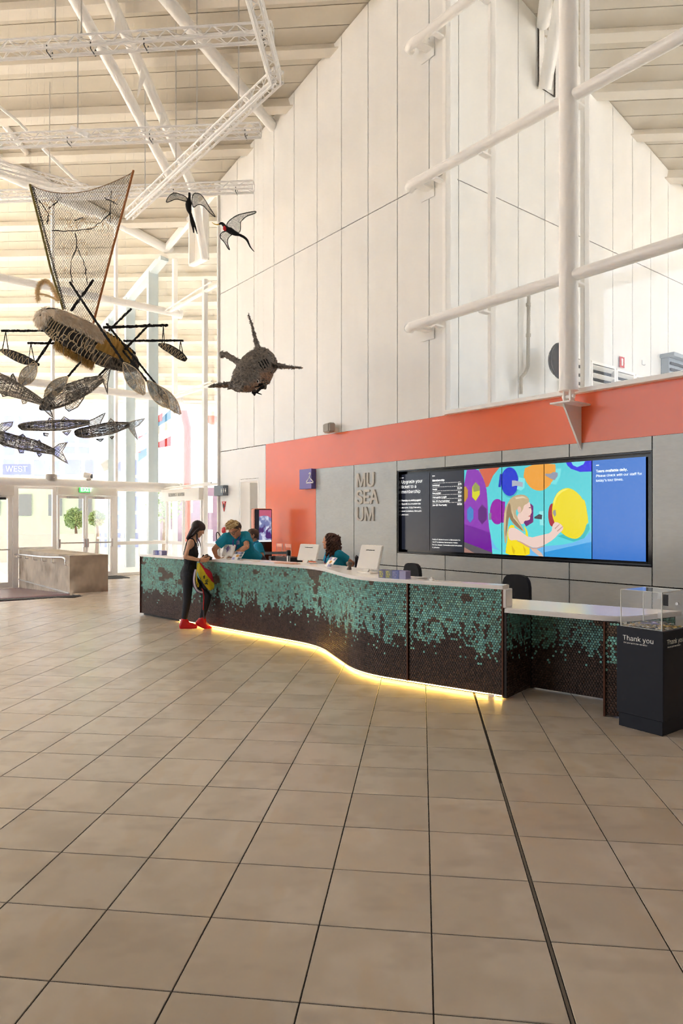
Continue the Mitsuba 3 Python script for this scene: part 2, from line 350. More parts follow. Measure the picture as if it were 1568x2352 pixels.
# the rest of the hall, behind the camera and to its left
struct('wall_rear', obox(D3 * -9.1 + N3 * -3.6 + UP * 9, [N3, D3, UP], [12.4, 0.08, 9.4]), mat('m_rear', hexc(150, 147, 142), 0.7), 'plain grey rear wall of the hall behind the camera', smooth=False)
struct('wall_front', obox(D3 * (FD + 0.2) + N3 * -9.6 + UP * 9, [N3, D3, UP], [6.4, 0.08, 9.4]), 'm_white', 'plain white front wall of the hall out of view to the left', smooth=False)
struct('wall_right_rear', obox(W(-4.5, 9.0, -0.12), [D3, N3, UP], [4.6, 0.1, 9.4]), 'm_rear', 'plain grey wall continuing the panelled wall behind the camera', smooth=False)
struct('wall_left', obox(D3 * -1.0 + N3 * -16.1 + UP * 9, [D3, N3, UP], [8.1, 0.08, 9.4]), 'm_rear', 'plain grey left wall of the hall out of view', smooth=False)
# ------------------------------------------------------------------ upper glazing in the wall plane and the white room behind it
w1 = holder('window_1', 'tall window with white mullions above the orange band')
def mull(t, z0, z1, w=0.07, dp=0.14, off=0.02, parent=None, m='m_steel_white'):
    obj('mullion', obox(W(t, (z0 + z1) / 2, off), [D3, N3, UP], [w / 2, dp / 2, (z1 - z0) / 2], 0.006), m, parent, smooth=False)
MT = [7.955, 6.985, 5.33, 3.70, 2.1, 0.5]
for t in MT: mull(t, ZO + 0.02, zr(t), parent=w1)
obj('sill', obox(W(2.2, ZO + 0.035, 0.02), [D3, N3, UP], [5.75, 0.09, 0.035], 0.008), 'm_steel_white', w1, smooth=False)
obj('jamb_trim', obox(W(8.0, (ZO + zr(8)) / 2, 0.0), [D3, N3, UP], [0.025, 0.06, (zr(8) - ZO) / 2]), 'm_steel_white', w1, smooth=False)
for a, b in zip(MT[:-1], MT[1:]):
    for z0, z1 in ((ZO + 0.07, 5.0), (5.0, 7.55), (7.55, 10.0), (10.0, 99)):
        z2 = min(z1, zr(b) if z1 > 90 else 99)
        q = [W(a, z0, -0.03), W(b, z0, -0.03), W(b, min(z1, zr(b)), -0.03), W(a, min(z1, zr(a)), -0.03)]
        obj('pane', trimesh.Trimesh(q, [[0, 1, 2], [0, 2, 3]], process=False), 'm_glass', w1, smooth=False)
obj('reveal', obox(W(7.99, (3.4 + zr(8)) / 2, -0.14), [D3, N3, UP], [0.012, 0.13, (zr(8) - 3.4) / 2]), 'm_white', w1, smooth=False)
# the room behind: floor slab, far wall square to the main wall
W2 = 8.03                               # its wall lies on this D3 distance
wb = holder('wall_back', 'white panelled wall of the upper room seen through the window')
def Q(n, z, off=0.0): return D3 * (W2 - off) + N3 * n + UP * z
zq = lambda n: roof_z(Q(n, 0)) - 0.02
QAX = [N3, UP, np.cross(N3, UP)]
n_of = lambda u: float(N3 @ hit(u, HY, D3, W2))
NS = [WD + 0.02] + [n_of(u) for u in (1053, 1190, 1251, 1340, 1407, 1452, 1494, 1534)] + [n_of(1575), n_of(1610), n_of(1650), n_of(1690)]
NS = sorted(set(x for x in NS if x >= WD + 0.02))
obj('backing', prism([(WD + 0.05, 3.0), (NS[-1], 3.0), (NS[-1], zq(NS[-1])), (WD + 0.05, zq(WD))], Q(0, 0), QAX, -0.2, -0.03), 'm_grout', wb, smooth=False)
for a, b in zip(NS[:-1], NS[1:]):
    for z0, z1 in ((3.4, ZS), (ZS, None)):
        P = [(a, z0), (b, z0), (b, z1 or zq(b)), (a, z1 or zq(a))]
        obj('panel', prism(Polygon(P).buffer(-0.009, join_style=2), Q(0, 0), QAX, -0.024, 0.0), 'm_white', wb, smooth=False)
struct('floor_upper', obox(W(1.8, 3.25, -9.2), [D3, N3, UP], [6.2, 9.0, 0.12]), 'm_terrace', 'pale floor slab of the upper room behind the orange band')
def louvre(n0, n1, z0, z1, label):
    k = thing('louvre_grille', label, 'louvre')
    obj('frame', cat_([obox(Q((n0 + n1) / 2, z, 0.04), [N3, D3, UP], [(n1 - n0) / 2, 0.05, 0.03]) for z in (z0, z1)] + [obox(Q(n, (z0 + z1) / 2, 0.04), [N3, D3, UP], [0.035, 0.05, (z1 - z0) / 2]) for n in (n0, n1)]), 'm_steel_white', k, smooth=False)
    obj('duct', obox(Q((n0 + n1) / 2, (z0 + z1) / 2, 0.006), [N3, D3, UP], [(n1 - n0) / 2, 0.004, (z1 - z0) / 2]), 'm_rubber', k, smooth=False)
    n = 8
    for i in range(n):
        c = Q((n0 + n1) / 2, z0 + (z1 - z0) * (i + 0.5) / n, 0.05)
        obj('slat', obox(c, [N3, unit(D3 - UP * 0.8), unit(UP + D3 * 0.8)], [(n1 - n0) / 2 - 0.03, 0.055, 0.006]), 'm_steel_white', k, smooth=False)
nl = [n_of(u) for u in (1322, 1346, 1404, 1448, 1492)]
louvre(nl[0] - 0.6, nl[1] + 0.0, 3.62, 5.05, 'white louvre grille half hidden behind the round column')
louvre(nl[1] + 0.08, nl[2], 3.62, 5.03, 'widest white louvre grille just right of the round column')
louvre(nl[2] + 0.08, nl[3], 3.62, 5.0, 'white louvre grille under the red fire sign')
louvre(nl[3] + 0.08, nl[4], 3.62, 4.98, 'white louvre grille at the far end of its row')
fs = thing('fire_sign', 'small red fire equipment sign on the white wall behind the window', 'sign')
c = hit(1428, 832, D3, W2 - 0.03)
obj('board', obox(c, [N3, D3, UP], [0.10, 0.006, 0.12]), mat('m_red', hexc(196, 40, 36), 0.4), fs, smooth=False)
obj('symbol', obox(c - D3 * 0.008, [N3, D3, UP], [0.03, 0.002, 0.08]), 'm_offwhite', fs, smooth=False)
hk = hit(1474, 834, D3, W2 - 0.03)
obj('wall_hook', tube([hk + UP * 0.07, hk - UP * 0.03, hk - UP * 0.05 + N3 * 0.05 - D3 * 0.03, hk - UP * 0.03 + N3 * 0.09 - D3 * 0.03], 0.012, 8), 'm_steel', label='small metal hook on the white wall right of the red sign', cat='hook')
cb = thing('wall_cabinet', 'grey slatted cabinet on the far white wall at the right edge', 'cabinet')
p0 = hit(1545, 838, D3, W2 - 0.1)
obj('body', obox(p0 - UP * 0.25, [N3, D3, UP], [0.42, 0.1, 0.36], 0.01), 'm_outgrey', cb)
obj('lid', obox(p0 + UP * 0.16 - D3 * 0.05, [N3, D3, UP], [0.47, 0.2, 0.05], 0.01), 'm_outgrey', cb)
for i in range(4): obj('slat', obox(p0 - D3 * 0.12 - UP * (0.48 - 0.15 * i), [N3, D3, UP], [0.38, 0.02, 0.03]), 'm_rubber', cb, smooth=False)
cdk = thing('conduit', 'grey service pipe with an elbow on the white wall behind the tall window', 'pipe')
q0, q1, q2, q3 = (hit(u, v, D3, W2 - 0.12) for u, v in ((1214, 676), (1212, 842), (1196, 868), (1196, 905)))
obj('pipe', tube([q0, q1, q1 * 0.6 + q2 * 0.4 - UP * 0.04, q2, q3], 0.036, 12), 'm_spk', cdk)
for v in (700, 770): 
    p = hit(1213, v, D3, W2 - 0.12); obj('clip', tube([p - UP * 0.03, p + UP * 0.03], 0.048, 12), 'm_spk', cdk)
wd_s = thing('woven_drum', 'dark round woven form half hidden behind the round column', 'sculpture')
p = hit(1287, 832, D3, W2 - 0.5)
obj('skin', lathe([[0, -0.16], [0.18, -0.15], [0.28, -0.09], [0.33, 0.0], [0.28, 0.09], [0.18, 0.15], [0, 0.16]], 28, p + UP * 0.02, D3), mat('m_drum', hexc(52, 54, 60), 0.7), wd_s)
obj('rim', tube([p + UP * 0.02 + N3 * 0.33 * math.cos(t) + UP * 0.33 * math.sin(t) for t in np.arange(28) * math.pi / 14], 0.025, 7, closed=True), 'm_dark', wd_s)
obj('stand', tube([p - UP * 0.28, [p[0], p[1], 3.37]], 0.03, 8), 'm_dark', wd_s)
# pocket box on the back wall with the two struts that land in it
pb = hit(1256, 100, D3, W2 - 0.03)
kb = tag(key_for('roof_strut'), 'pale roof tubes landing in a pocket of the back wall behind the window', kind='structure')
obj('pipe', tube([hit(1250, 205, D3, W2 - 0.1), hit(1318, -160, D3, W2 - 1.2)], 0.13, 18), 'm_steel_white', kb)
obj('pipe', tube([hit(1247, 55, D3, W2 - 0.1), hit(1262, -60, D3, W2 - 0.9)], 0.13, 18), 'm_steel_white', kb)
pa = [hit(u, v, D3, W2 - 0.03) for u, v in ((1236, 198), (1273, 222), (1276, -60), (1236, -60))]
obj('pocket_rim', tube(pa, 0.018, 6, closed=True), 'm_grout', kb)
# round column, its pin foot and bracket, horizontal wind tubes
col = holder('column', 'tall round white column standing on a pinned bracket before the window')
cb0 = hit(1305.5, 895, N3, WD - 0.3); cb1 = hit(1305.5, -420, N3, WD - 0.3)
CR = 0.131
obj('shaft', tube([cb0, cb1], CR, 40), 'm_steel_white', col, smooth=40)
obj('cap_plate', tube([cb0 - UP * 0.02, cb0 + UP * 0.02], CR * 1.03, 40), 'm_steel_white', col, smooth=40)
pin = cb0 - UP * 0.10
for s in (-1, 1): obj('lug', obox(pin + D3 * 0.05 * s + UP * 0.02, [D3, N3, UP], [0.012, 0.055, 0.12], 0.004), 'm_steel_white', col)
obj('pin', tube([pin - D3 * 0.09, pin + D3 * 0.09], 0.03, 14), 'm_steel_white', col)
zb = pin[2] - 0.1
obj('bracket_plate', obox(W(float(D3 @ pin), zb, 0.26), [D3, N3, UP], [0.16, 0.26, 0.012], 0.004), 'm_steel_white', col)
tb = float(D3 @ pin)
obj('bracket_web', prism([(0, 0), (0.44, 0), (0.0, -0.62)], W(tb, zb - 0.012), [-N3, UP, np.cross(-N3, UP)], -0.014, 0.014), 'm_steel_white', col, smooth=False)
def wind(p0, p1, r, label, ends=True):
    k = tag(key_for('wind_tube'), label, kind='structure')
    obj('pipe', tube([p0, p1], r, 28), 'm_steel_white', k, smooth=40)
    if ends:
        c = p0; e = unit(p1 - p0)
        obj('end_piece', tube([c - e * 0.16 + N3 * 0.14, c - e * 0.12 + N3 * 0.03, c - e * 0.05, c + e * 0.0], [r * 0.7, r * 0.98, r * 1.0, r], 28), 'm_steel_white', k, smooth=50)
        obj('stub', obox(c + N3 * 0.18 - UP * (r - 0.03) + e * 0.14, [D3, N3, UP], [0.09, 0.17, 0.03], 0.01), 'm_steel_white', k)
        obj('wall_plate', obox(c + N3 * 0.285 - UP * 0.05 + e * 0.1, [D3, N3, UP], [0.16, 0.008, 0.17], 0.003), 'm_white', k)
    return k
for z, nm in ((5.06, 'lowest'), (7.57, 'middle'), (10.05, 'topmost')):
    p0 = W(8.52, z, 0.3)
    wind(p0, W(-0.5, z, 0.3), 0.085, f'{nm} of the three horizontal white tubes across the tall window')
    for t in (8.0, 6.985, 5.33):
        kk = f'wind_tube_{ {5.06: 0, 7.57: 1, 10.05: 2}[z]:03d}'.replace('_000', '')
        obj('clamp', obox(W(t, z - 0.095, 0.2), [D3, N3, UP], [0.05, 0.1, 0.018], 0.004), 'm_steel_white', kk)
# ------------------------------------------------------------------ glass end of the wall plane and the glass front
w2 = holder('window_2', 'glazed strip between the white pier and the corner post')
TC = FD                                  # corner
def gl(q, parent): obj('pane', trimesh.Trimesh(np.array(q), [[0, 1, 2], [0, 2, 3]], process=False), 'm_glass', parent, smooth=False)
tm = tw(470.5)
for t, w in ((16.14, 0.05), (tm, 0.13)): mull(t, 0, zr(t) if t < 16.5 else 8.3, w, 0.12, 0.0, w2)
HB = [2.60, 5.30, 7.95]
for z in HB:
    a, b = W(16.15, z, 0.02), W(TC - 0.1, z, 0.02)
    obj('transom', bar(a, b, 0.08, 0.06, bev=0.005), 'm_steel_white', w2, smooth=False)
    obj('brace_rod', tube([W(TC - 0.25, z - 0.02, 0.2), W(tm, z + 0.02, 0.22), W(16.2, z + 0.03, 0.2)], 0.02, 8), 'm_steel_white', w2)
for a, b in ((16.17, tm), (tm, TC - 0.05)):
    for z0, z1 in zip([0.0] + HB, HB + [None]):
        gl([W(a, z0, -0.02), W(b, z0, -0.02), W(b, z1 or zr(b), -0.02), W(a, z1 or zr(a), -0.02)], w2)
obj('head', bar(W(16.1, zr(16.1) - 0.1), W(TC, zr(TC) - 0.1), 0.12, 0.2), 'm_steel_white', w2, smooth=False)
# terrace-room sliding door inside that strip
d2 = holder('door_2', 'sliding glass door with a white header reading terrace room')
ta, tb2 = TC - 0.22, tm + 0.07
for t in (ta, (ta + tb2) / 2, tb2): obj('stile', obox(W(t, 1.1, 0.06), [D3, N3, UP], [0.035, 0.035, 1.1]), 'm_steel_white', d2, smooth=False)
obj('header', obox(W((ta + tb2) / 2, 2.36, 0.10), [D3, N3, UP], [(ta - tb2) / 2 + 0.1, 0.10, 0.17], 0.008), 'm_paint', d2)
obj('rail', obox(W((ta + tb2) / 2, 0.95, 0.04), [D3, N3, UP], [(ta - tb2) / 2, 0.02, 0.05]), 'm_steel_white', d2, smooth=False)
obj('lettering', text('TERRACE ROOM', 0.10, W(ta - 0.42, 2.32, 0.202), -D3, UP, 0.012), mat('m_letter_grey', hexc(186, 184, 178), 0.4), d2)
obj('rail', obox(W((16.15 + tm) / 2, 0.95, 0.04), [D3, N3, UP], [(tm - 16.15) / 2, 0.02, 0.05]), 'm_steel_white', d2, smooth=False)
# white pocket box where the roof strut lands
pk_box = tag(key_for('strut_pocket'), 'white boxed pocket on the glass wall receiving the roof tube', kind='structure')
ba = [W(tw(u), float(wall(u, v)[2])) for u, v in ((447, 612), (478, 597), (478, 470), (447, 470))]
e1 = unit(ba[1] - ba[0])
obj('back_plate', prism([((p - ba[0]) @ D3, p[2]) for p in ba], np.r_[ba[0][:2], 0], [D3, UP, np.cross(D3, UP)], 0.0, 0.03), 'm_paint', pk_box, smooth=False)
for a, b in ((0, 1), (1, 2), (3, 0)):
    obj('side', bar(ba[a] - N3 * 0.1, ba[b] - N3 * 0.1, 0.16 if a == 0 else 0.05, 0.05 if a == 0 else 0.16, N3 if a else UP), 'm_steel_white', pk_box, smooth=False)
# glass front
w3 = holder('window_3', 'high glass front with slim cream mullions')
zf = lambda n: roof_z(G(n, 0)) - 0.02
NM = [9.0, ng(266), ng(121), 3.6, 1.6, -0.4, -2.4, -4.4, -6.4, -8.4, -10.4, -12.4]
for n in NM:
    lo = 0.0 if n > 8.9 or n < 4 else 2.55
    w = 0.13 if n > 8.9 else 0.075
    obj('mullion', obox(G(n, (lo + zf(n)) / 2, 0.0), [N3, D3, UP], [w / 2, 0.07, (zf(n) - lo) / 2], 0.006), 'm_steel_white', w3, smooth=False)
for a, b in zip(NM[:-1], NM[1:]):
    for z0, z1 in zip([2.5] + HB[1:], HB[1:] + [None]):
        gl([G(a, z0, -0.03), G(b, z0, -0.03), G(b, z1 or zf(b), -0.03), G(a, z1 or zf(a), -0.03)], w3)
for z, nm in ((2.645, 'lowest'), (5.32, 'middle'), (7.95, 'topmost')):
    k = tag(key_for('wind_tube'), f'{nm} of the cream tubes across the glass front', kind='structure')
    obj('pipe', tube([G(9.0, z, 0.28), G(-12.5, z, 0.28)], 0.105, 24), 'm_steel_white', k, smooth=40)
    obj('end_collar', tube([G(9.0, z, 0.28), G(9.09, z, 0.28)], 0.14, 24), 'm_steel_white', k, smooth=40)
    for n in NM[1:6]: obj('clamp', obox(G(n, z, 0.12), [N3, D3, UP], [0.03, 0.12, 0.05]), 'm_steel_white', k, smooth=False)
# doors and fixed lights below the lowest tube
n_a, n_b, n_c, n_d, n_e = ng(39.5), ng(121), ng(131), ng(256), ng(266)
def gbox(n0, n1, z0, z1, o0=-0.04, o1=0.06, bev=0.005): return obox(G((n0 + n1) / 2, (z0 + z1) / 2, (o0 + o1) / 2), [N3, D3, UP], [abs(n1 - n0) / 2, abs(o1 - o0) / 2, (z1 - z0) / 2], bev)
w4 = holder('window_4', 'fixed glass light beside the double doors above the concrete block')
obj('frame', cat_([gbox(n_a - 0.12, n_a + 0.02, -0.2, 2.55), gbox(n_b - 0.02, n_b + 0.09, 0, 2.55), gbox(n_a, n_b, 0.84, 0.90), gbox(n_a, n_b, 2.48, 2.55)]), 'm_steel_white', w4, smooth=False)
gl([G(n_a, 0.9), G(n_b, 0.9), G(n_b, 2.5), G(n_a, 2.5)], w4)
d3 = holder('door_3', 'double glass doors with push bars under a green exit sign')
obj('header', gbox(n_c - 0.02, n_e - 0.02, 2.33, 2.56, -0.04, 0.12), 'm_paint', d3)
nmid = (n_c + n_d) / 2
for a, b, s in ((n_c, nmid - 0.01, 1), (nmid + 0.01, n_d, -1)):
    lf = obj('leaf', cat_([gbox(a, a + 0.055, 0.02, 2.32), gbox(b - 0.055, b, 0.02, 2.32), gbox(a, b, 2.24, 2.32), gbox(a, b, 0.02, 0.14)]), 'm_steel_white', d3, smooth=False)
    gl([G(a, 0.1), G(b, 0.1), G(b, 2.3), G(a, 2.3)], lf)
    obj('push_bar', tube([G(a + 0.02, 0.99, 0.12), G(b - 0.02, 0.99, 0.12)], 0.02, 10), 'm_steel', lf)
    for e in (a + 0.03, b - 0.03): obj('bar_housing', gbox(e - 0.03, e + 0.03, 0.86, 1.10, 0.05, 0.14), 'm_steel', lf)
    obj('closer', gbox(a + 0.25 if s > 0 else b - 0.55, a + 0.55 if s > 0 else b - 0.25, 2.235, 2.29, 0.05, 0.14), 'm_steel', lf)
obj('threshold', gbox(n_c, n_e, -0.01, 0.02, -0.05, 0.1), 'm_steel', d3, smooth=False)
obj('jamb', gbox(n_d, n_e + 0.03, 0, 2.56), 'm_steel_white', d3, smooth=False)
w5 = holder('window_5', 'fixed glazing between the double doors and the corner post')
obj('frame', cat_([gbox(n_e, 8.95, 0.0, 0.08), gbox(n_e, 8.95, 0.90, 1.0), gbox(n_e, 8.95, 2.48, 2.56)]), 'm_steel_white', w5, smooth=False)
gl([G(n_e, 0.05), G(8.95, 0.05), G(8.95, 2.5), G(n_e, 2.5)], w5)
d4 = holder('door_4', 'tall glass door at the left edge at the foot of the ramp')
obj('header', gbox(n_a - 2.6, n_a - 0.1, 2.28, 2.58, -0.06, 0.14), 'm_paint', d4)
lf = obj('leaf', cat_([gbox(n_a - 0.24, n_a - 0.13, -0.17, 2.28), gbox(n_a - 1.3, n_a - 0.13, -0.17, -0.02), gbox(n_a - 1.3, n_a - 0.13, 2.2, 2.28), gbox(n_a - 1.35, n_a - 1.25, -0.17, 2.28)]), 'm_steel_white', d4, smooth=False)
gl([G(n_a - 1.3, -0.1), G(n_a - 0.15, -0.1), G(n_a - 0.15, 2.25), G(n_a - 1.3, 2.25)], lf)
obj('closer', gbox(n_a - 0.62, n_a - 0.3, 2.17, 2.23, 0.05, 0.14), 'm_dark', lf)
obj('push_bar', tube([G(n_a - 1.25, 0.85, 0.1), G(n_a - 0.2, 0.85, 0.1)], 0.02, 8), 'm_steel', lf)
w6 = holder('window_6', 'glazing beyond the left door out to the hall corner')
for a in np.arange(n_a - 3.4, -13, -2.0): gl([G(a, 0.0), G(a + 1.95, 0), G(a + 1.95, 2.5), G(a, 2.5)], w6)
# exit sign, speaker and camera on the lowest tube
ex = thing('exit_sign', 'green illuminated exit sign over the double glass doors', 'sign')
c = front(194, 1124.5, 0.14)
obj('case', obox(c, [N3, D3, UP], [0.155, 0.02, 0.085], 0.006), mat('m_exitcase', hexc(20, 120, 30), 0.5), ex)
obj('face', trimesh.Trimesh([c - D3 * 0.022 + N3 * a * 0.145 + UP * b * 0.075 for a, b in ((-1, -1), (1, -1), (1, 1), (-1, 1))], [[0, 1, 2], [0, 2, 3]], process=False), 'm_exitcase', ex, smooth=False,
    emitter={'type': 'area', 'radiance': {'type': 'rgb', 'value': [0.02, 0.55, 0.03]}})
obj('lettering', text('EXIT', 0.095, c - D3 * 0.024 - N3 * 0.115 - UP * 0.045, N3, UP, 0.002, True), 'm_offwhite', ex, smooth=False, emitter={'type': 'area', 'radiance': {'type': 'rgb', 'value': [0.8, 1.0, 0.8]}})
sp = thing('ceiling_speaker', 'round grey loudspeaker sitting on the cream tube left of the exit sign', 'speaker')
c = front(118, 1097, 0.28)
obj('body', lathe([[0.0, -0.09], [0.13, -0.09], [0.145, -0.06], [0.145, 0.07], [0.13, 0.09], [0, 0.09]], 28, c), 'm_spk', sp)
obj('badge', obox(c - D3 * 0.145 + N3 * 0.03, [N3, D3, UP], [0.012, 0.004, 0.012]), 'm_offwhite', sp)
cm = thing('security_camera', 'white cylindrical camera on the cream tube above the exit sign', 'camera')
c = front(203, 1094, 0.28)
obj('body', tube([c - N3 * 0.10 + D3 * 0.05 + UP * 0.04, c + N3 * 0.06 - D3 * 0.06], 0.075, 18), 'm_paint', cm)
obj('lens', tube([c + N3 * 0.06 - D3 * 0.06, c + N3 * 0.08 - D3 * 0.075], 0.06, 18), 'm_dark', cm)
obj('foot', obox(c - UP * 0.09, [N3, D3, UP], [0.06, 0.05, 0.02], 0.005), 'm_spk', cm)
# ------------------------------------------------------------------ concrete ramp wall with handrail
cw = thing('ramp_wall', 'board marked concrete block wall beside the ramp with a steel handrail', 'concrete wall')
B0, B1 = ground(160, 1363.4), ground(248, 1358)
bn = float(np.linalg.norm(B1 - B0))
bd = unit(B1 - B0)
L = FD - 0.06 - float(D3 @ B0)
bl = unit(G(4.5, 0) - B0)
body_ax = [bd, bl, np.cross(bd, bl)]
LL = float(np.linalg.norm(G(4.5, 0) - B0)) - 0.1
for a, b in ((0.0, 0.44), (0.44, 1.0)):
    q0, q1 = B0 + bl * LL * a, B0 + bl * LL * b
    m = prism([(0, 0), (bn, 0), (bn, LL * (b - a) - 0.006), (0, LL * (b - a) - 0.006)], q0, body_ax, -0.25, 0.845)
    obj('concrete_block', m, 'm_concrete', cw, smooth=False)
obj('plinth_line', bar(B0 - bd * 0.012 + UP * 0.01, B0 + bl * LL - bd * 0.012 + UP * 0.05, 0.02, 0.03), 'm_steel', cw, smooth=False)
hr = []
for a, z in ((1.0, 0.72), (0.75, 0.735), (0.4, 0.75), (0.1, 0.79), (0.03, 0.79), (0.0, 0.74), (0.005, 0.66), (0.03, 0.635)): hr.append(B0 + bl * LL * a - bd * (0.09 if a > 0.031 or z > 0.64 else 0.03) + UP * z)
obj('handrail', tube(spline(hr, 60), 0.021, 12), 'm_chrome', cw, smooth=50)
for a in (0.95, 0.78, 0.6, 0.42, 0.24):
    p = B0 + bl * LL * a; z = 0.72 + 0.05 * (1 - a)
    obj('rail_bracket', tube([p - UP * -0.64, p - bd * 0.06 + UP * 0.64, p - bd * 0.09 + UP * 0.66, p - bd * 0.09 + UP * z], 0.010, 8), 'm_chrome', cw)

# ------------------------------------------------------------------ outside: terrace, parapet, the wall plane's glass running on, far buildings
struct('terrace', prism(Polygon([tuple((N3 * a + D3 * b)[:2]) for a, b in ((60, FD + 0.01), (4.8, FD + 0.01), (4.8, 75), (60, 75))]), (0, 0, 0), np.eye(3), -0.3, -0.012), 'm_terrace', 'bright paved terrace outside the glass front')
struct('terrace_lower', prism(Polygon([tuple((N3 * a + D3 * b)[:2]) for a, b in ((4.8, FD + 0.01), (-60, FD + 0.01), (-60, 75), (4.8, 75))]), (0, 0, 0), np.eye(3), -0.5, -0.2), 'm_terrace', 'lower bright paving outside the left door')
struct('forecourt', prism(Polygon([tuple((N3 * a + D3 * b)[:2]) for a, b in ((-16.02, 60), (-90, 60), (-90, -60), (60, -60), (60, -9.02), (-16.02, -9.02))]), (0, 0, 0), np.eye(3), -0.3, -0.02), 'm_terrace', 'pale paving around the hall')
go = holder('window_7', 'glass side wall running on outside beyond the corner post')
zo = lambda t: roof_z(W(t, 0)) - 0.35
PT = [tw(u) for u in (350, 298, 257)]
for t in PT:
    obj('post', obox(W(t, zo(t) / 2, 0.0), [D3, N3, UP], [0.08, 0.16, zo(t) / 2 - 0.02]), 'm_post', go, smooth=False)
obj('raking_head', bar(W(FD + 0.1, zo(FD)), W(PT[-1] + 2, zo(PT[-1] + 2)), 0.25, 0.22), 'm_post', go, smooth=False)
obj('rail', bar(W(FD + 0.1, 0.95), W(PT[-1] + 1.5, 0.95), 0.06, 0.08), 'm_outwhite', go, smooth=False)
edges = [FD + 0.1] + PT + [PT[-1] + 2]
for a, b in zip(edges[:-1], edges[1:]):
    gl([W(a, 0.0, -0.02), W(b, 0.0, -0.02), W(b, zo(b), -0.02), W(a, zo(a), -0.02)], go)
struct('parapet', cat_([bar(G(-20, 0.45, -9), G(9.5, 0.45, -9), 0.25, 1.2)]), 'm_outwhite', 'low white parapet at the terrace edge outside')
def building(x, y, z0, w, d, h, m, label, rows=0, cols=0, wm='m_outblue', rot=0.0, fill=0.6):
    k = thing('building', label, 'building')
    ax = [np.array([math.cos(rot), math.sin(rot), 0]), np.array([-math.sin(rot), math.cos(rot), 0]), UP]
    c = np.array([x, y, z0 + h / 2])
    obj('walls', obox(c, ax, [w / 2, d / 2, h / 2]), m, k, smooth=False)
    obj('roof_edge', obox(c + UP * (h / 2 + 0.1), ax, [w / 2 + 0.15, d / 2 + 0.15, 0.12]), 'm_outwhite', k, smooth=False)
    for r in range(rows):
        for q in range(cols):
            p = c - ax[1] * (d / 2 + 0.02) + ax[0] * ((q + 0.5) / cols - 0.5) * w + UP * ((r + 0.5) / rows - 0.5) * h
            f = obj('window', obox(p, ax, [w / cols * fill / 2, 0.05, h / rows * fill / 2]), wm, k, smooth=False)
    return k
building(-24.5, 48, -1, 13, 8, 9.6, 'm_outwhite', 'white office block with rows of blue windows behind the left glass front', 10, 14, 'm_outblue', 0.3, 0.72)
pale = mat('m_pale_green', hexc(214, 232, 218), 0.7)
building(-14.6, 33, -1, 5.2, 4, 4.4, pale, 'pale green block behind the fixed light by the concrete wall', 2, 4, 'm_outgrey', 0.35, 0.45)
building(-13.4, 40, -1, 4.2, 6, 6.0, 'm_outwhite', 'white building with blue windows behind the double doors', 6, 4, 'm_outblue', 0.1, 0.8)
building(-11.6, 52, -1, 4.4, 4, 5.0, mat('m_mauve', hexc(150, 122, 140), 0.7), 'mauve low building behind the right leaf of the double doors', 2, 3, 'm_outwhite', 0.1, 0.5)
building(-3.0, 54, -1, 11, 6, 7.8, 'm_outgrey', 'grey blue building behind the corner glazing', 3, 5, 'm_dark', -0.2, 0.55)
ws = thing('roof_lettering', 'white letters spelling west on the blue board behind the left glass front', 'sign')
wc = at(37, 1077, 36)
obj('board', obox(wc + np.array([0, 0.1, -0.02]), np.eye(3), [0.75, 0.04, 0.28]), mat('m_signblue', hexc(120, 130, 190), 0.5), ws, smooth=False)
obj('lettering', text('WEST', 0.30, wc + np.array([-0.58, 0.04, -0.14]), (1, 0, 0), UP, 0.02), 'm_outwhite', ws)
# red and blue banner and the red funnel seen through the glass
bn1 = thing('banner', 'red and blue slanting banner outside beyond the corner post', 'banner')
for _u in (320, 390): obj('post', tube([at(_u, 1192, 30.08) * [1, 1, 0] - UP * 0.02, at(_u, 960, 30.08)], 0.04, 8), 'm_outwhite', bn1)
bp = [at(u, v, 30) for u, v in ((318, 1012), (392, 940), (392, 1006), (318, 1060))]
obj('cloth', prism([(p[0] - bp[0][0], p[2] - bp[0][2]) for p in bp], bp[0], [(1, 0, 0), (0, 0, 1), (0, -1, 0)], -0.03, 0.03), mat('m_bannerblue', hexc(96, 156, 205), 0.6), bn1, smooth=False)
for q in (((318, 1003), (330, 1000), (322, 1040), (316, 1040)), ((356, 960), (374, 948), (372, 966), (358, 972)), ((356, 1018), (392, 1000), (392, 1024), (356, 1030))):
    obj('red_patch', prism([(at(u, v, 29.9)[0] - bp[0][0], at(u, v, 29.9)[2] - bp[0][2]) for u, v in q], bp[0] * [1, 0, 1] + [0, 29.9, 0], [(1, 0, 0), (0, 0, 1), (0, -1, 0)], 0.0, 0.03), 'm_red', bn1, smooth=False)
fn = thing('ship_funnel', 'red funnel standing outside behind the glazed strip', 'funnel')
c = at(430, 1010, 34)
obj('pipe', tube([c * [1, 1, 0] - UP * 0.5, c + UP * 0.6, c + UP * 1.6 - np.array([0.25, 0, 0])], 0.19, 20), mat('m_funnel', hexc(196, 110, 100), 0.5), fn)
sc2 = thing('paper_lantern', 'round pink and white ball hanging outside by the white pier', 'lantern')
lc = at(488, 960, 30)
obj('ball', trimesh.creation.icosphere(3, 0.33), 'm_vcol', sc2, smooth=True, color=None) if False else None
b = trimesh.creation.icosphere(3, 0.30); colr = np.where(b.vertices[:, 2:3] > 0.05, hexc(245, 238, 232), hexc(226, 150, 140)); b.apply_translation(lc)
obj('ball', b, 'm_vcol', sc2, smooth=True, color=colr)
for i, (a, b2) in enumerate((((232, 1075), (400, 968)), ((290, 1040), (404, 985)))):
    obj('brace_beam', bar(at(*a, 24), at(*b2, 27), 0.16, 0.3), 'm_outwhite', label=('long' if i == 0 else 'short') + ' white slanting brace outside behind the glass front', kind='structure', smooth=False)
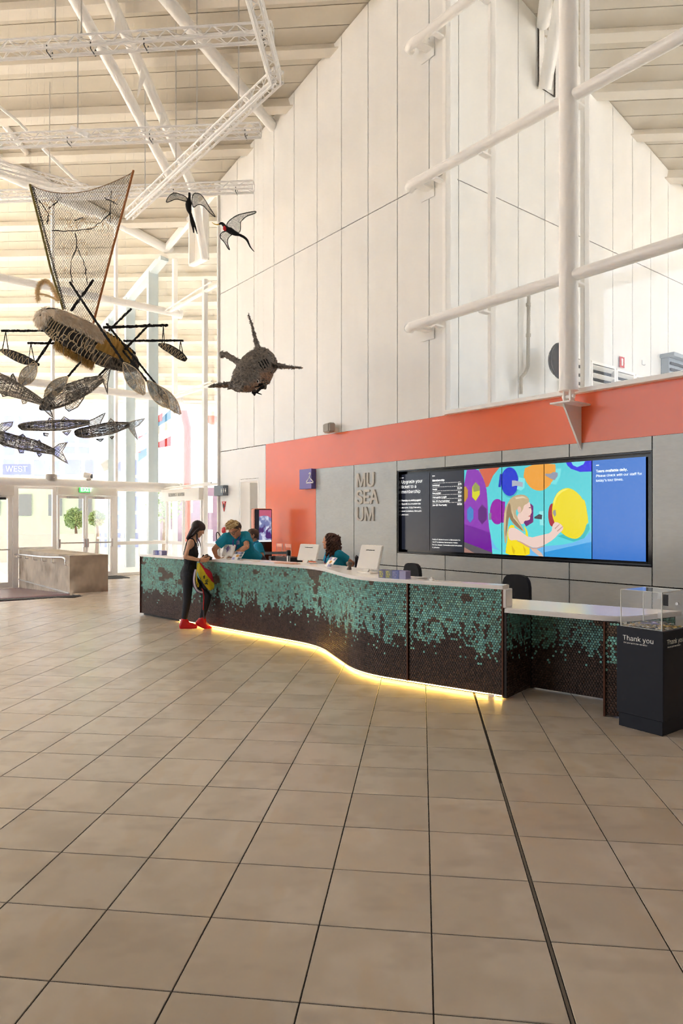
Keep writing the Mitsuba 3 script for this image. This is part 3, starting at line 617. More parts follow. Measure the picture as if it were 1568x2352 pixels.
# a few trees seen through the doors
rng = np.random.default_rng(5)
def tree(p, h, r, label):
    k = thing('tree', label, 'tree')
    obj('trunk', tube([p, p + UP * h * 0.5 + np.array([0.05, 0, 0]), p + UP * h * 0.8], [0.09, 0.06, 0.03], 8), mat('m_bark', hexc(120, 100, 84), 0.8), k)
    n = 700
    c = rng.normal(size=(n, 3)); c = c / np.linalg.norm(c, axis=1, keepdims=True) * (rng.random((n, 1)) ** 0.4) * r + p + UP * h * 0.8
    q = rng.normal(size=(n, 2, 3)); q /= np.linalg.norm(q, axis=2, keepdims=True); q *= 0.09
    v = np.stack([c - q[:, 0], c + q[:, 1] * 0.6, c + q[:, 0], c - q[:, 1] * 0.6], 1).reshape(-1, 3)
    f = np.arange(n)[:, None] * 4; f = np.vstack([f + [0, 1, 2], f + [0, 2, 3]])
    obj('leaves', trimesh.Trimesh(v, f, process=False), mat('m_leaf', hexc(150, 178, 120), 0.6), k, smooth=False, kind='stuff')
tree(at(172, 1215, 28.8) * [1, 1, 0], 2.1, 0.45, 'small tree behind the left leaf of the double doors')
tree(at(222, 1215, 30.6) * [1, 1, 0], 2.1, 0.36, 'small tree behind the right leaf of the double doors')
tree(at(375, 1180, 33) * [1, 1, 0], 3.0, 0.9, 'tree outside behind the corner glazing')

# ------------------------------------------------------------------ reception counter
def fillet(ctrl, cut, n=14):
    out = [ctrl[0]]
    for i in range(1, len(ctrl) - 1):
        p, a, b = ctrl[i], ctrl[i] + unit(ctrl[i - 1] - ctrl[i]) * cut[i - 1], ctrl[i] + unit(ctrl[i + 1] - ctrl[i]) * cut[i - 1]
        out += [(1 - s) ** 2 * a + 2 * s * (1 - s) * p + s * s * b for s in np.linspace(0, 1, n)]
    return np.array(out + [ctrl[-1]])
KP = [np.array(p, float) for p in ((-3.486, 11.68), (-0.30, 8.67), (0.165, 7.125), (1.484, 6.192))]
path2 = fillet(KP, (0.42, 0.40))
seg = np.r_[0, np.cumsum(np.linalg.norm(np.diff(path2, axis=0), axis=1))]
LEN = seg[-1]
def along(s):
    s = np.clip(s, 0, LEN); x = np.interp(s, seg, path2[:, 0]); y = np.interp(s, seg, path2[:, 1])
    e = 0.01; s2 = np.clip(s + e, 0, LEN); s1 = np.clip(s - e, 0, LEN)
    t = np.stack([np.interp(s2, seg, path2[:, 0]) - np.interp(s1, seg, path2[:, 0]), np.interp(s2, seg, path2[:, 1]) - np.interp(s1, seg, path2[:, 1])], -1)
    t /= np.linalg.norm(t, axis=-1, keepdims=True)
    return np.stack([x, y], -1), t, np.stack([-t[..., 1], t[..., 0]], -1) * 1.0       # point, tangent, inward normal (away from the visitors)
_p, _t, _n = along(np.array(LEN * 0.2)); SIDE = 1.0 if _n @ N3[:2] > 0 else -1.0
def offpath(off, s0=0.0, s1=None, n=90):
    p, t, nn = along(np.linspace(s0, LEN if s1 is None else s1, n)); return p + nn * SIDE * off
def band(o0, o1, s0=0.0, s1=None): return Polygon(np.vstack([offpath(o0, s0, s1), offpath(o1, s0, s1)[::-1]])).buffer(0)
ct = thing('reception_counter', 'long curved reception counter faced in green and brown copper discs', 'counter')
ZB, ZT = 0.035, 1.012
obj('body', prism(band(0.012, 0.12), (0, 0, 0), np.eye(3), ZB, ZT), 'm_backing', ct, smooth=False)
obj('back_shelf', prism(band(0.12, 0.56, 0, LEN - 1.0), (0, 0, 0), np.eye(3), 0.69, 0.72), 'm_paint', ct, smooth=False)
obj('kickboard', prism(band(0.07, 0.16), (0, 0, 0), np.eye(3), 0.0, ZB), 'm_dark', ct, smooth=False)
for s in np.linspace(0.15, LEN - 1.2, 5): obj('support', obox(np.r_[offpath(0.36, s - 0.02, s + 0.02, 3)[1], 0.345], [np.r_[along(np.array(s))[1], 0], np.r_[along(np.array(s))[2], 0], UP], [0.015, 0.24, 0.345]), 'm_dark', ct, smooth=False)
top_poly = unary_union([band(-0.012, 0.42, 0, LEN - 1.005), band(-0.012, 0.15, 0, LEN)]).buffer(0.012).buffer(-0.012)
tp = obj('countertop', cat_([prism(top_poly, (0, 0, 0), np.eye(3), ZT, ZT + 0.031), prism(top_poly.buffer(-0.005), (0, 0, 0), np.eye(3), ZT + 0.031, ZT + 0.036)]), 'm_top', ct, smooth=False, label='white worktop slab')
def disc_colour(s, z, r):
    """green above a ragged line, brown below, with brown blotches and stray green discs"""
    q = meshkit.noise(np.stack([s * 9, z * 2.2, z * 0 + 3.0], -1)); q2 = meshkit.fbm(np.stack([s * 3.2, z * 5.5, z * 0 + 9.0], -1), 3); q3 = meshkit.noise(np.stack([s * 1.6, z * 3, z * 0 + 1.0], -1))
    line = 0.45 + 0.10 * (q - 0.5) * 2 + 0.10 * (r[..., 0] - 0.5)
    green = z > line
    green &= ~((z > line) & (z < 0.68) & (meshkit.noise(np.stack([s * 30, z * 7, z * 0 + 5.0], -1)) > 0.78))
    green |= (z > line - 0.16) & (r[..., 1] < 0.05 + 0.12 * np.clip((z - line + 0.1) / 0.1, 0, 1))
    rust = (q2 > 0.71) & (z > 0.6) | (r[..., 2] < 0.07)
    teal = np.array(hexc(140, 198, 184)) * (0.55 + 0.75 * r[..., 3:4]) * (0.75 + 0.5 * q3[..., None])
    teal = teal * np.where(r[..., 4:5] < 0.3, np.array([[1.0, 0.9, 0.86]]), np.array([[0.9, 1.0, 1.06]]))
    brown = np.array(hexc(74, 51, 42)) * (0.6 + 0.8 * r[..., 3:4])
    rustc = np.array(hexc(104, 84, 68)) * (0.6 + 0.6 * r[..., 3:4])
    return np.where(green[..., None], np.where(rust[..., None], rustc, teal), brown)
PX, PZ = 0.0262, 0.0227
hexa = np.array([[math.cos(a), math.sin(a)] for a in np.arange(6) * math.pi / 3 + math.pi / 6])
hexb = np.array([[math.cos(a), math.sin(a)] for a in np.arange(8) * math.pi / 4 + math.pi / 8])
def disc_mesh(c, tan, nrm, col, R=0.0118):
    """one low prism per disc: centres c (n,3), unit tangents, outward normals"""
    n = len(c); k = 8
    ring = hexb
    e1 = tan[:, None] * ring[None, :, :1]; e2 = UP * ring[None, :, 1:2]
    out = nrm[:, None]
    a = c[:, None] + (e1 + e2) * R; b = a + out * 0.003; d = c[:, None] + (e1 + e2) * R * 0.72 + out * 0.0046; m = c + nrm * 0.0036
    v = np.concatenate([a, b, d, m[:, None]], 1).reshape(-1, 3)
    i = np.arange(k); j = (i + 1) % k
    f1 = np.concatenate([np.stack([i, j, k + j], 1), np.stack([i, k + j, k + i], 1), np.stack([k + i, k + j, 2 * k + j], 1), np.stack([k + i, 2 * k + j, 2 * k + i], 1), np.stack([2 * k + i, 2 * k + j, 0 * i + 3 * k], 1)])
    f = (f1[None] + (np.arange(n) * (3 * k + 1))[:, None, None]).reshape(-1, 3)
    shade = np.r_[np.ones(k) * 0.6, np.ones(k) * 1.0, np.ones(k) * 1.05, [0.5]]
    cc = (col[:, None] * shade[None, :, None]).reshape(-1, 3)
    return trimesh.Trimesh(v, f, process=False), cc
rngd = np.random.default_rng(11)
def disc_grid(s0, s1, z0, z1):
    S, Z = [], []
    for r, z in enumerate(np.arange(z0, z1, PZ)):
        s = np.arange(s0 + (PX / 2 if r % 2 else 0), s1, PX); S.append(s); Z.append(np.full(len(s), z))
    return np.concatenate(S), np.concatenate(Z)
SJ = LEN - 1.005                         # the joint between the two front sections
S, Z = disc_grid(0.02, LEN - 0.02, ZB + 0.014, ZT - 0.008)
keep = np.abs(S - SJ) > 0.014
S, Z = S[keep], Z[keep]
P, TT, NN = along(S)
C3 = np.c_[P - NN * SIDE * -0.012, Z]; T3 = np.c_[TT, TT[:, 0] * 0]; O3 = np.c_[-NN * SIDE, TT[:, 0] * 0]
col = disc_colour(S, Z, rngd.random((len(S), 5)))
dist = np.linalg.norm(C3 - [0, 0, EYE], axis=1)
near = np.argsort(np.where((S > SJ) & (Z > 0.4), dist, 99))[:300]
far = np.setdiff1d(np.arange(len(S)), near)
def flip_ok(m):                          # make the faces point outwards
    return m
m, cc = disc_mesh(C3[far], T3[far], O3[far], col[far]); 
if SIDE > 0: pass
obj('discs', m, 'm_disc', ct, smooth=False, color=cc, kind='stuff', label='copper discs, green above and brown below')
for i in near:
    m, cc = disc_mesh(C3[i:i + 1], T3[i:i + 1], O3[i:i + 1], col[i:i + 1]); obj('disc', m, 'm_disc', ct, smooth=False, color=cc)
def vtrim(s, w=0.014, z1=ZT):
    p, t, nn = along(np.array(s)); return obox(np.r_[p - nn * SIDE * -0.006, (ZB + z1) / 2], [np.r_[t, 0], np.r_[nn, 0], UP], [w / 2, 0.016, (z1 - ZB) / 2])
for s in (SJ, LEN - 0.004, 0.006): obj('edge_trim', vtrim(s), 'm_copper', ct, smooth=False)
led = offpath(0.045, 1.15, LEN - 0.03, 120)
obj('light_strip', tube(np.c_[led, np.full(len(led), 0.022)], 0.008, 6), 'm_offwhite', ct, emitter={'type': 'area', 'radiance': {'type': 'rgb', 'value': [v / 2 ** exposure for v in (50.0, 29.0, 5.0)]}})
foot = offpath(0.05, LEN - 0.16, LEN - 0.10, 3)
obj('light_cap', obox(np.r_[foot[1] , 0.014], [np.r_[along(np.array(LEN - 0.13))[1], 0], np.r_[along(np.array(LEN - 0.13))[2], 0], UP], [0.03, 0.02, 0.012]), 'm_offwhite', ct)
# end face (white upstand above, discs below) and the low desk
pe, te, ne = along(np.array(LEN)); te3, ne3 = np.r_[te, 0], np.r_[ne * SIDE, 0]
E0 = np.r_[pe, 0.0]
obj('upstand', obox(E0 + ne3 * 0.07 + te3 * 0.012 + UP * 0.928, [te3, ne3, UP], [0.020, 0.078, 0.085], 0.004), 'm_top', ct)
dk = thing('service_desk', 'low white topped desk end of the counter with a knee recess', 'desk')
A = E0 + te3 * 0.012
Bp, Cp, Dp = np.array([2.33, 5.585, 0]), np.array([3.02, 5.98, 0]), np.array([1.70, 6.94, 0])
poly = [A[:2], A[:2] * 0.35 + Bp[:2] * 0.65]
k0 = A[:2] * 0.25 + Bp[:2] * 0.75; k1 = Bp[:2] * 0.70 + Cp[:2] * 0.30
poly += [(1 - s) ** 2 * k0 + 2 * s * (1 - s) * Bp[:2] + s * s * k1 for s in np.linspace(0, 1, 12)] + [Cp[:2], np.array([2.62, 6.24]), Dp[:2]]
obj('desktop', cat_([prism(Polygon(poly), (0, 0, 0), np.eye(3), 0.80, 0.838), prism(Polygon(poly).buffer(-0.006), (0, 0, 0), np.eye(3), 0.838, 0.844)]), 'm_top', dk, smooth=False, label='white desk slab')
def clad(a, b, parent, name='discs', z1=0.79, seed=3):
    """a panel from a to b on the floor, faced with discs on the side of the visitors"""
    a, b = np.asarray(a, float), np.asarray(b, float); t = unit(b - a); o = np.cross(t, UP)
    if o @ np.array([0, -1, 0]) < 0 and abs(o[1]) > 0.3: o = -o
    Lp = np.linalg.norm(b - a)
    obj('panel', obox((a + b) / 2 - o * 0.02 + UP * (0.01 + z1) / 2, [t, o, UP], [Lp / 2, 0.018, (z1 - 0.01) / 2]), 'm_backing', parent, smooth=False)
    S, Z = disc_grid(0.014, Lp - 0.012, 0.03, z1 - 0.005)
    r = np.random.default_rng(seed).random((len(S), 5))
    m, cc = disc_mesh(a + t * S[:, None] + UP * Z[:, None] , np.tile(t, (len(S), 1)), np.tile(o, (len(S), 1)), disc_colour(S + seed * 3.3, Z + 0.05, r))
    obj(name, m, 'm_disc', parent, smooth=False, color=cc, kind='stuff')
    return t, o
K1 = np.array([1.855, 6.60, 0])
t, o = clad(K1, A + te3 * 0.01, dk, seed=3) if False else (None, None)
# side of the counter facing the recess: discs look towards the desk
def clad_dir(a, b, o, parent, z1, seed):
    a, b, o = (np.asarray(x, float) for x in (a, b, o)); t = unit(b - a); Lp = np.linalg.norm(b - a)
    obj('panel', obox((a + b) / 2 - o * 0.02 + UP * (0.015 + z1) / 2, [t, o, UP], [Lp / 2, 0.018, (z1 - 0.015) / 2]), 'm_backing', parent, smooth=False)
    S, Z = disc_grid(0.014, Lp - 0.012, 0.03, z1 - 0.008)
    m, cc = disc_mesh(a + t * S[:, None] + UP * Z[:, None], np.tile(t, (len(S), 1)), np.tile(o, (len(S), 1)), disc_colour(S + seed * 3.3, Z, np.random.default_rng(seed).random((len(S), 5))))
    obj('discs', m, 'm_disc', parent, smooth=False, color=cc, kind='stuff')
o1 = unit(np.cross(K1 - A, UP)); o1 = o1 if o1[0] > 0 else -o1
clad_dir(A + te3 * 0.022, K1, o1, dk, 0.795, 3)
K2 = np.array([2.404, 6.162, 0]); tk = unit(K2 - K1); o2 = np.cross(tk, UP); o2 = o2 if o2[1] < 0 else -o2
K2b = K1 + tk * 0.80
clad_dir(K1 + o2 * 0.0, K2b, o2, dk, 0.795, 4)
obj('corner_post', obox(K1 - o1 * 0.03 - o2 * 0.03 + UP * 0.4, [tk, o2, UP], [0.05, 0.028, 0.395]), 'm_backing', dk, smooth=False)
K3 = np.array([2.214, 5.672, 0]); K4 = K3 + unit(Bp - A) * 0.14
o3 = np.cross(unit(K4 - K3), UP); o3 = o3 if o3[1] < 0 else -o3
clad_dir(K3, K4, o3, dk, 0.795, 5)
t4 = unit(Cp - Bp); o4 = np.cross(t4, UP); o4 = o4 if o4[1] < 0 else -o4
clad_dir(Bp + t4 * 0.14 - o4 * 0.03, Cp - t4 * 0.05 - o4 * 0.03, o4, dk, 0.795, 6)
obj('end_panel', obox((K3 - o3 * 0.012 + (K2b - o3 * 0.0)) / 2 + UP * 0.4, [unit(K2b - K3), np.cross(UP, unit(K2b - K3)), UP], [np.linalg.norm(K2b - K3) / 2, 0.012, 0.39]), 'm_backing', dk, smooth=False)
obj('edge_trim', obox(K3 + UP * 0.40, [unit(K4 - K3), o3, UP], [0.008, 0.02, 0.395]), 'm_copper', dk, smooth=False)
# ------------------------------------------------------------------ video wall: six upright screens in a black recess
SG = 0.95 / 2 ** exposure
vw = thing('video_wall', 'wide video wall of six upright screens set in the grey cladding', 'video wall')
RX = 0.09                                # the screens lie this far behind the cladding
obj('recess_frame', cat_([prism(sbox(4.37, 1.03, 9.21, 2.555), W(0, 0), WAX, RX + 0.03, RX + 0.06),
    prism(sbox(4.37, 1.03, 4.385, 2.555), W(0, 0), WAX, 0, RX + 0.03), prism(sbox(9.195, 1.03, 9.21, 2.555), W(0, 0), WAX, 0, RX + 0.03),
    prism(sbox(4.37, 1.03, 9.21, 1.045), W(0, 0), WAX, 0, RX + 0.03), prism(sbox(4.37, 2.54, 9.21, 2.555), W(0, 0), WAX, 0, RX + 0.03)]), mat('m_bezel', hexc(14, 14, 18), 0.16), vw, smooth=False)
spt = lambda u, v: hit(u, v, N3, WD + RX)
def sctz(u, v):
    p = spt(u, v); return float(D3 @ p), float(p[2])
tL, tR = sctz(917, 1192)[0], sctz(1484, 1192)[0]
zB, zT = 0.5 * (sctz(1484, 1291)[1] + sctz(917, 1261)[1]), 0.5 * (sctz(1484, 1049.5)[1] + sctz(917, 1090)[1])
def suv(u, v):
    t, z = sctz(u, v); return ((tL - t) / (tL - tR), (z - zB) / (zT - zB))
def c5(pts): return [suv(1060 + x * 0.20408, 1040 + y * 0.20408) for x, y in pts]
def ell(cx, cy, rx, ry, n=18): return [(cx + rx * math.cos(a), cy + ry * math.sin(a)) for a in np.arange(n) * 2 * math.pi / n]
SHAPES = [
    ([(330, 1140), (305, 850), (345, 1000), (400, 1085), (480, 1110), (930, 1050), (1200, 1030), (1380, 960), (1470, 860), (1470, 1200)], (112, 188, 242)),
    ([(930, 1120), (1200, 1060), (1470, 1000), (1470, 1200), (930, 1180)], (50, 155, 225)),
    ([(190, 185), (430, 160), (350, 260), (300, 380), (270, 390), (240, 280)], (214, 98, 66)),
    ([(20, 185), (180, 178), (230, 260), (275, 380), (290, 520), (300, 800), (330, 960), (344, 1125), (20, 1000)], (140, 48, 178)),
    ([(20, 800), (180, 850), (318, 900), (344, 1125), (20, 1000)], (112, 4, 152)),
    ([(20, 1000), (344, 1125), (344, 1140), (20, 1130)], (92, 86, 92)), ([(20, 1058), (145, 1130), (20, 1130)], (168, 124, 112)),
    ([(20, 385), (45, 378), (70, 420), (68, 500), (40, 552), (20, 550)], (192, 142, 42)),
    ([(155, 330), (203, 378), (203, 470), (157, 542), (117, 500), (117, 385)], (216, 216, 24)), ([(155, 330), (203, 378), (203, 425), (135, 440), (122, 385)], (150, 158, 76)),
    ([(95, 600), (132, 640), (132, 740), (95, 788), (60, 745), (60, 640)], (60, 130, 200)),
    ([(228, 580), (282, 635), (282, 750), (228, 805), (185, 745), (185, 640)], (92, 10, 118)),
    (ell(545, 345, 102, 163), (60, 180, 190)), (ell(540, 325, 100, 163), (2, 48, 206)), ([(430, 238), (450, 238), (440, 388), (412, 385)], (2, 40, 180)),
    ([(640, 275), (712, 290), (705, 395), (670, 425), (620, 410)], (130, 228, 232)), ([(565, 310), (605, 312), (690, 335), (685, 385), (610, 370), (565, 380)], (172, 178, 194)),
    ([(715, 140), (1050, 118), (1057, 160), (1055, 240), (1010, 350), (930, 420), (860, 430), (780, 400), (725, 330), (710, 285), (692, 280)], (240, 162, 52)),
    ([(1060, 180), (1120, 175), (1110, 260), (1060, 360), (1000, 345), (1040, 290)], (112, 226, 228)), ([(938, 235), (1000, 235), (1030, 215), (1080, 225), (1080, 260), (1045, 310), (1000, 290), (940, 255)], (146, 150, 168)),
    ([(1172, 105), (1470, 88), (1470, 210), (1330, 215), (1230, 180), (1190, 145)], (30, 22, 224)), ([(1230, 100), (1390, 90), (1370, 130), (1300, 162), (1250, 140)], (112, 222, 236)),
    (ell(400, 663, 83, 145), (150, 2, 166)), ([(450, 545), (488, 550), (480, 780), (455, 790)], (150, 2, 166)), ([(305, 680), (335, 675), (330, 755), (308, 755)], (120, 132, 142)),
    ([(775, 570), (805, 600), (805, 780), (725, 830), (690, 770)], (110, 26, 112)),
    ([(870, 660), (920, 655), (920, 800), (935, 815), (880, 815)], (146, 236, 236)), ([(815, 725), (870, 690), (905, 700), (900, 750), (820, 740)], (64, 64, 76)),
    (ell(1015, 700, 42, 130), (166, 26, 46)),
    ([(1080, 940), (1430, 800), (1440, 860), (1380, 960), (1260, 1000)], (60, 190, 190)),
    ([(1015, 640), (1030, 530), (1080, 440), (1150, 400), (1210, 395), (1280, 430), (1340, 490), (1360, 525), (1388, 535), (1430, 790), (1405, 795), (1380, 890), (1320, 960), (1260, 972), (1180, 945), (1110, 890), (1050, 800), (1020, 720)], (240, 220, 10)),
    ([(1030, 650), (1055, 640), (1062, 700), (1045, 720), (1025, 680)], (150, 152, 152)),
    ([(690, 590), (760, 540), (775, 600), (790, 670), (770, 700), (770, 750), (740, 762), (705, 765), (692, 810), (620, 780), (630, 680), (665, 680)], (240, 206, 192)),
    ([(520, 560), (560, 500), (640, 468), (720, 475), (765, 530), (745, 570), (700, 590), (690, 640), (650, 690), (640, 620), (600, 660), (640, 760), (690, 850), (710, 900), (620, 840), (560, 780), (540, 700), (520, 800), (510, 940), (495, 1030), (480, 1000), (470, 800), (480, 640)], (196, 172, 132)),
    ([(520, 580), (545, 560), (560, 700), (640, 800), (700, 890), (620, 830), (550, 760), (530, 700), (505, 900), (490, 960), (500, 700)], (146, 120, 84)),
    (ell(648, 640, 22, 38, 10), (232, 188, 172)), ([(745, 715), (775, 700), (772, 720)], (190, 84, 84)), ([(750, 622), (774, 610), (774, 624)], (64, 50, 50)),
    ([(540, 810), (600, 815), (610, 985), (680, 1000), (730, 920), (690, 800), (740, 880), (745, 920), (765, 1070), (765, 1165), (490, 1155), (500, 1050), (515, 980), (512, 900)], (250, 226, 20)),
    ([(770, 1070), (830, 1070), (900, 1130), (920, 1170), (880, 1170), (800, 1110)], (222, 190, 172)),
    ([(530, 850), (590, 840), (660, 880), (760, 960), (900, 925), (1010, 900), (1020, 810), (1060, 770), (1140, 820), (1140, 870), (1090, 910), (1040, 970), (930, 1040), (820, 1075), (740, 1040), (650, 990), (600, 980), (540, 990), (520, 920)], (240, 210, 198)),
    ([(1045, 850), (1100, 800), (1104, 806), (1052, 858)], (196, 150, 136)), ([(1070, 880), (1135, 825), (1139, 832), (1078, 888)], (196, 150, 136)),
]
SHAPES += [([(600, 500), (690, 490), (740, 520), (690, 508), (610, 522)], (226, 208, 174)), ([(560, 600), (590, 720), (660, 820), (690, 870), (630, 790), (580, 730)], (222, 202, 162)), ([(490, 640), (498, 700), (488, 900), (480, 800)], (220, 198, 156)),
           ([(1030, 545), (1080, 450), (1150, 408), (1210, 402), (1130, 440), (1070, 500), (1040, 600)], (250, 238, 90)), ([(560, 1040), (600, 1100), (590, 1150), (570, 1110)], (222, 190, 10)), ([(690, 1040), (720, 1090), (716, 1150), (700, 1100)], (222, 190, 10)), ([(600, 985), (680, 1003), (740, 1045), (820, 1078), (930, 1042), (940, 1050), (820, 1090), (735, 1060), (670, 1015)], (206, 162, 146))]
def rounded(P):
    if len(P) < 9: return P
    return [q for a, b in zip(P, P[1:] + P[:1]) for q in ((a[0] * 0.75 + b[0] * 0.25, a[1] * 0.75 + b[1] * 0.25), (a[0] * 0.25 + b[0] * 0.75, a[1] * 0.25 + b[1] * 0.75))]
SHAPES = [(c5(rounded(P)), hexc(*c)) for P, c in SHAPES]
u3, u6 = suv(1065, 1170)[0], suv(1359, 1170)[0]
def inside(px, py, P):
    q = mi.Bool(False)
    for (x1, y1), (x2, y2) in zip(P, P[1:] + P[:1]):
        if abs(y2 - y1) < 1e-7: continue
        q ^= ((mi.Float(y1) > py) ^ (mi.Float(y2) > py)) & (px < (x2 - x1) / (y2 - y1) * (py - y1) + x1)
    return q
def f_screen(p, n, uv):
    x, y = uv.x, uv.y
    c = mix(hexc(96, 222, 226), hexc(80, 206, 214), y)
    for P, col in SHAPES: c = dr.select(inside(x, y, P), mi.Color3f(*col), c)
    c = dr.select(x < u3, mi.Color3f(*hexc(34, 37, 48)), c)
    c = dr.select(x > u6, mi.Color3f(*hexc(56, 118, 205)), c)
    return c * SG
us = [917, 986.6, 1065, 1152, 1249, 1359, 1484]
scr_proc = proc(f_screen)
mat('m_screen', hexc(20, 20, 24), 0.22)
screens = []
for k, (a, b) in enumerate(zip(us[:-1], us[1:])):
    ta, tb_ = sctz(a, 1192)[0] - 0.006, sctz(b, 1192)[0] + 0.006
    q = [W(ta, zB, -RX), W(tb_, zB, -RX), W(tb_, zT, -RX), W(ta, zT, -RX)]
    uu = [((tL - t) / (tL - tR), z) for t, z in ((ta, 0), (tb_, 0), (tb_, 1), (ta, 1))]
    nm = ['dark screen with upgrade text', 'dark screen with membership prices', 'screen with purple panel and hexagons', 'screen with girl in yellow top', 'screen with large yellow disc', 'blue screen with tour text'][k]
    s = obj('screen', trimesh.Trimesh(q, [[0, 1, 2], [0, 2, 3]], process=False), 'm_screen', vw, smooth=False, uv=np.array(uu, float), label=nm, emitter={'type': 'area', 'radiance': scr_proc})
    screens.append(s)
def wtext(lines, off, plane_off, emit=None, m='m_offwhite', parent=None, name='lettering'):
    """lines: (text, u, v of the left end of the base line, cap height in metres, bold)"""
    ms = []
    for s, u, v, h, bold in lines:
        p = hit(u, v, N3, WD + plane_off); ms.append(text(s, h, p - N3 * off, -D3, UP, 0.0015, bold))
    k = dict(emitter={'type': 'area', 'radiance': {'type': 'rgb', 'value': [emit] * 3}}) if emit else {}
    return obj(name, cat_(ms), m, parent, smooth=False, **k)
c4 = lambda x, y: (900 + x * 0.1148, 1050 + y * 0.1148)
L1 = [('Upgrade your', *c4(192, 530), 0.062, False), ('ticket to a', *c4(192, 627), 0.062, False), ('membership', *c4(192, 727), 0.062, False),
      ('Planning on visiting again?', *c4(192, 885), 0.030, True), ('Upgrade to a membership', *c4(192, 953), 0.030, False), ('and save. Enjoy free entry,', *c4(192, 1025), 0.030, False), ('event invitations, discounts', *c4(192, 1095), 0.030, False), ('and more.', *c4(192, 1165), 0.030, False)]
wtext(L1, 0.003, RX, SG * 0.9, parent=screens[0])
rows = ['Individual', 'Family', 'Concession', 'Concession Couple', 'Out-Of-Port Individual', 'Out-Of-Port Family']; pr = ['$75', '$130', '$60', '$90', '$60', '$100']
L2 = [('Membership', *c4(808, 490), 0.036, True)] + [(r, *c4(810, 582 + 79 * i), 0.027, True) for i, r in enumerate(rows)] + [(q, *c4(1322 if len(q) < 4 else 1306, 558 + 80 * i), 0.030, True) for i, q in enumerate(pr)]
L2 += [(s, *c4(808, 1655 + 53 * i), 0.021, False) for i, s in enumerate(('Family is 2 adults and up to 4 children under 16.', 'Out of Port Members live more than 150 km', 'from the museum. Concession is a full time student', 'or pensioner.'))]
wtext(L2, 0.003, RX, SG * 0.9, parent=screens[1])
def srule(a, b, h): 
    p, q = spt(*a) - N3 * 0.003, spt(*b) - N3 * 0.003; return bar(p, q, 0.002, h)
obj('rules', cat_([srule(c4(812, 527 + 78 * i - 0.0 * i), c4(1380, 495 + 81.5 * i), 0.004) for i in range(6)] + [srule(c4(808, 378), c4(858, 376), 0.014)]), 'm_offwhite', screens[1], smooth=False, emitter={'type': 'area', 'radiance': {'type': 'rgb', 'value': [SG * 0.7] * 3}})
obj('dash', srule(c4(192, 417), c4(236, 416), 0.014), 'm_offwhite', screens[0], smooth=False, emitter={'type': 'area', 'radiance': {'type': 'rgb', 'value': [SG * 0.9] * 3}})
c2 = lambda x, y: (900 + x * 0.3954, 1010 + y * 0.3954)
wtext([('Tours available daily.', *c2(1185, 190), 0.034, True), ('Please check with our staff for', *c2(1185, 217), 0.034, False), ("today's tour times.", *c2(1185, 244), 0.034, False)], 0.003, RX, SG, parent=screens[5])
obj('dash', srule(c2(1185, 149), c2(1202, 148), 0.012), 'm_offwhite', screens[5], smooth=False, emitter={'type': 'area', 'radiance': {'type': 'rgb', 'value': [SG] * 3}})
# ------------------------------------------------------------------ raised wall lettering, signs on the wall
ml = thing('wall_lettering', 'raised pale letters reading museaum on the grey cladding', 'lettering')
for i, (s, u0, v) in enumerate((('MU', 818, 1118.5), ('SEA', 818, 1157), ('UM', 818, 1195.5))):
    q = 0
    for j, ch in enumerate(s):
        p = wall(u0, v); adv = {'M': 0.315, 'U': 0.25, 'S': 0.225, 'E': 0.205, 'A': 0.25}
        obj('letter', text(ch, 0.262, p - D3 * q - N3 * 0.0, -D3, UP, 0.028, True), mat('m_letter', hexc(204, 196, 184), 0.4), ml, smooth=False); q += adv[ch]
hs = thing('cloakroom_sign', 'purple box sign with a white coat hanger above the orange wall edge', 'sign')
t0, t1 = tw(697.5), tw(725); zt, zb2 = float(wall(711, 1078)[2]), float(wall(711, 1123.5)[2])
obj('box', wpanel(t0, t1, zb2, zt, 0.0, 0.12, 0.004, 0), mat('m_purple', hexc(112, 96, 168), 0.3), hs, smooth=False)
cc = wall(711, 1100, 0.122); cx = lambda a, b: cc - D3 * a + UP * b
obj('hanger', cat_([tube([cx(-0.115, -0.085), cx(0.115, -0.085), cx(0.125, -0.065), cx(0.0, 0.03), cx(-0.125, -0.065)], 0.012, 8, closed=True), tube(spline([cx(0, 0.03), cx(0.0, 0.06), cx(0.03, 0.09), cx(0.025, 0.125), cx(-0.005, 0.13), cx(-0.025, 0.105)], 14), 0.011, 8)]), 'm_offwhite', hs)
rs = thing('facilities_sign', 'slate grey box sign with white pictograms on the white pier', 'sign')
pp = [wall(503, 1140, 0.1), wall(522, 1138, 0.1)]
t0, t1 = tw(503.5), tw(524); 
obj('box', wpanel(t0, t1, float(wall(513, 1139)[2]), float(wall(513, 1115.5)[2]), 0.0, 0.16, 0.004, 0), mat('m_slate', hexc(108, 118, 128), 0.4), rs, smooth=False)
pc = wall(509, 1127, 0.163); ms = []
for k, dx in enumerate((0.0, 0.11, 0.22)):
    b = pc - D3 * (dx - 0.02)
    ms += [obox(b + UP * 0.045, [D3, N3, UP], [0.013, 0.002, 0.013]), obox(b + UP * 0.0, [D3, N3, UP], [0.02 if k != 1 else 0.012, 0.002, 0.024]), obox(b - UP * 0.04, [D3, N3, UP], [0.008, 0.002, 0.02])]
obj('pictogram', cat_(ms), 'm_offwhite', rs, smooth=False)
ft = thing('extinguisher_sign', 'red downward triangle sign on the white pier', 'sign')
tc = wall(515, 1163); tri = [(-0.10, 0.13), (0.10, 0.13), (0.0, -0.14)]
obj('plate', prism(tri, tc, [-D3, UP, np.cross(-D3, UP)], 0.0, 0.02) if np.cross(-D3, UP) @ N3 < 0 else prism(tri, tc, [-D3, UP, np.cross(-D3, UP)], -0.02, 0.0), 'm_red', ft, smooth=False)
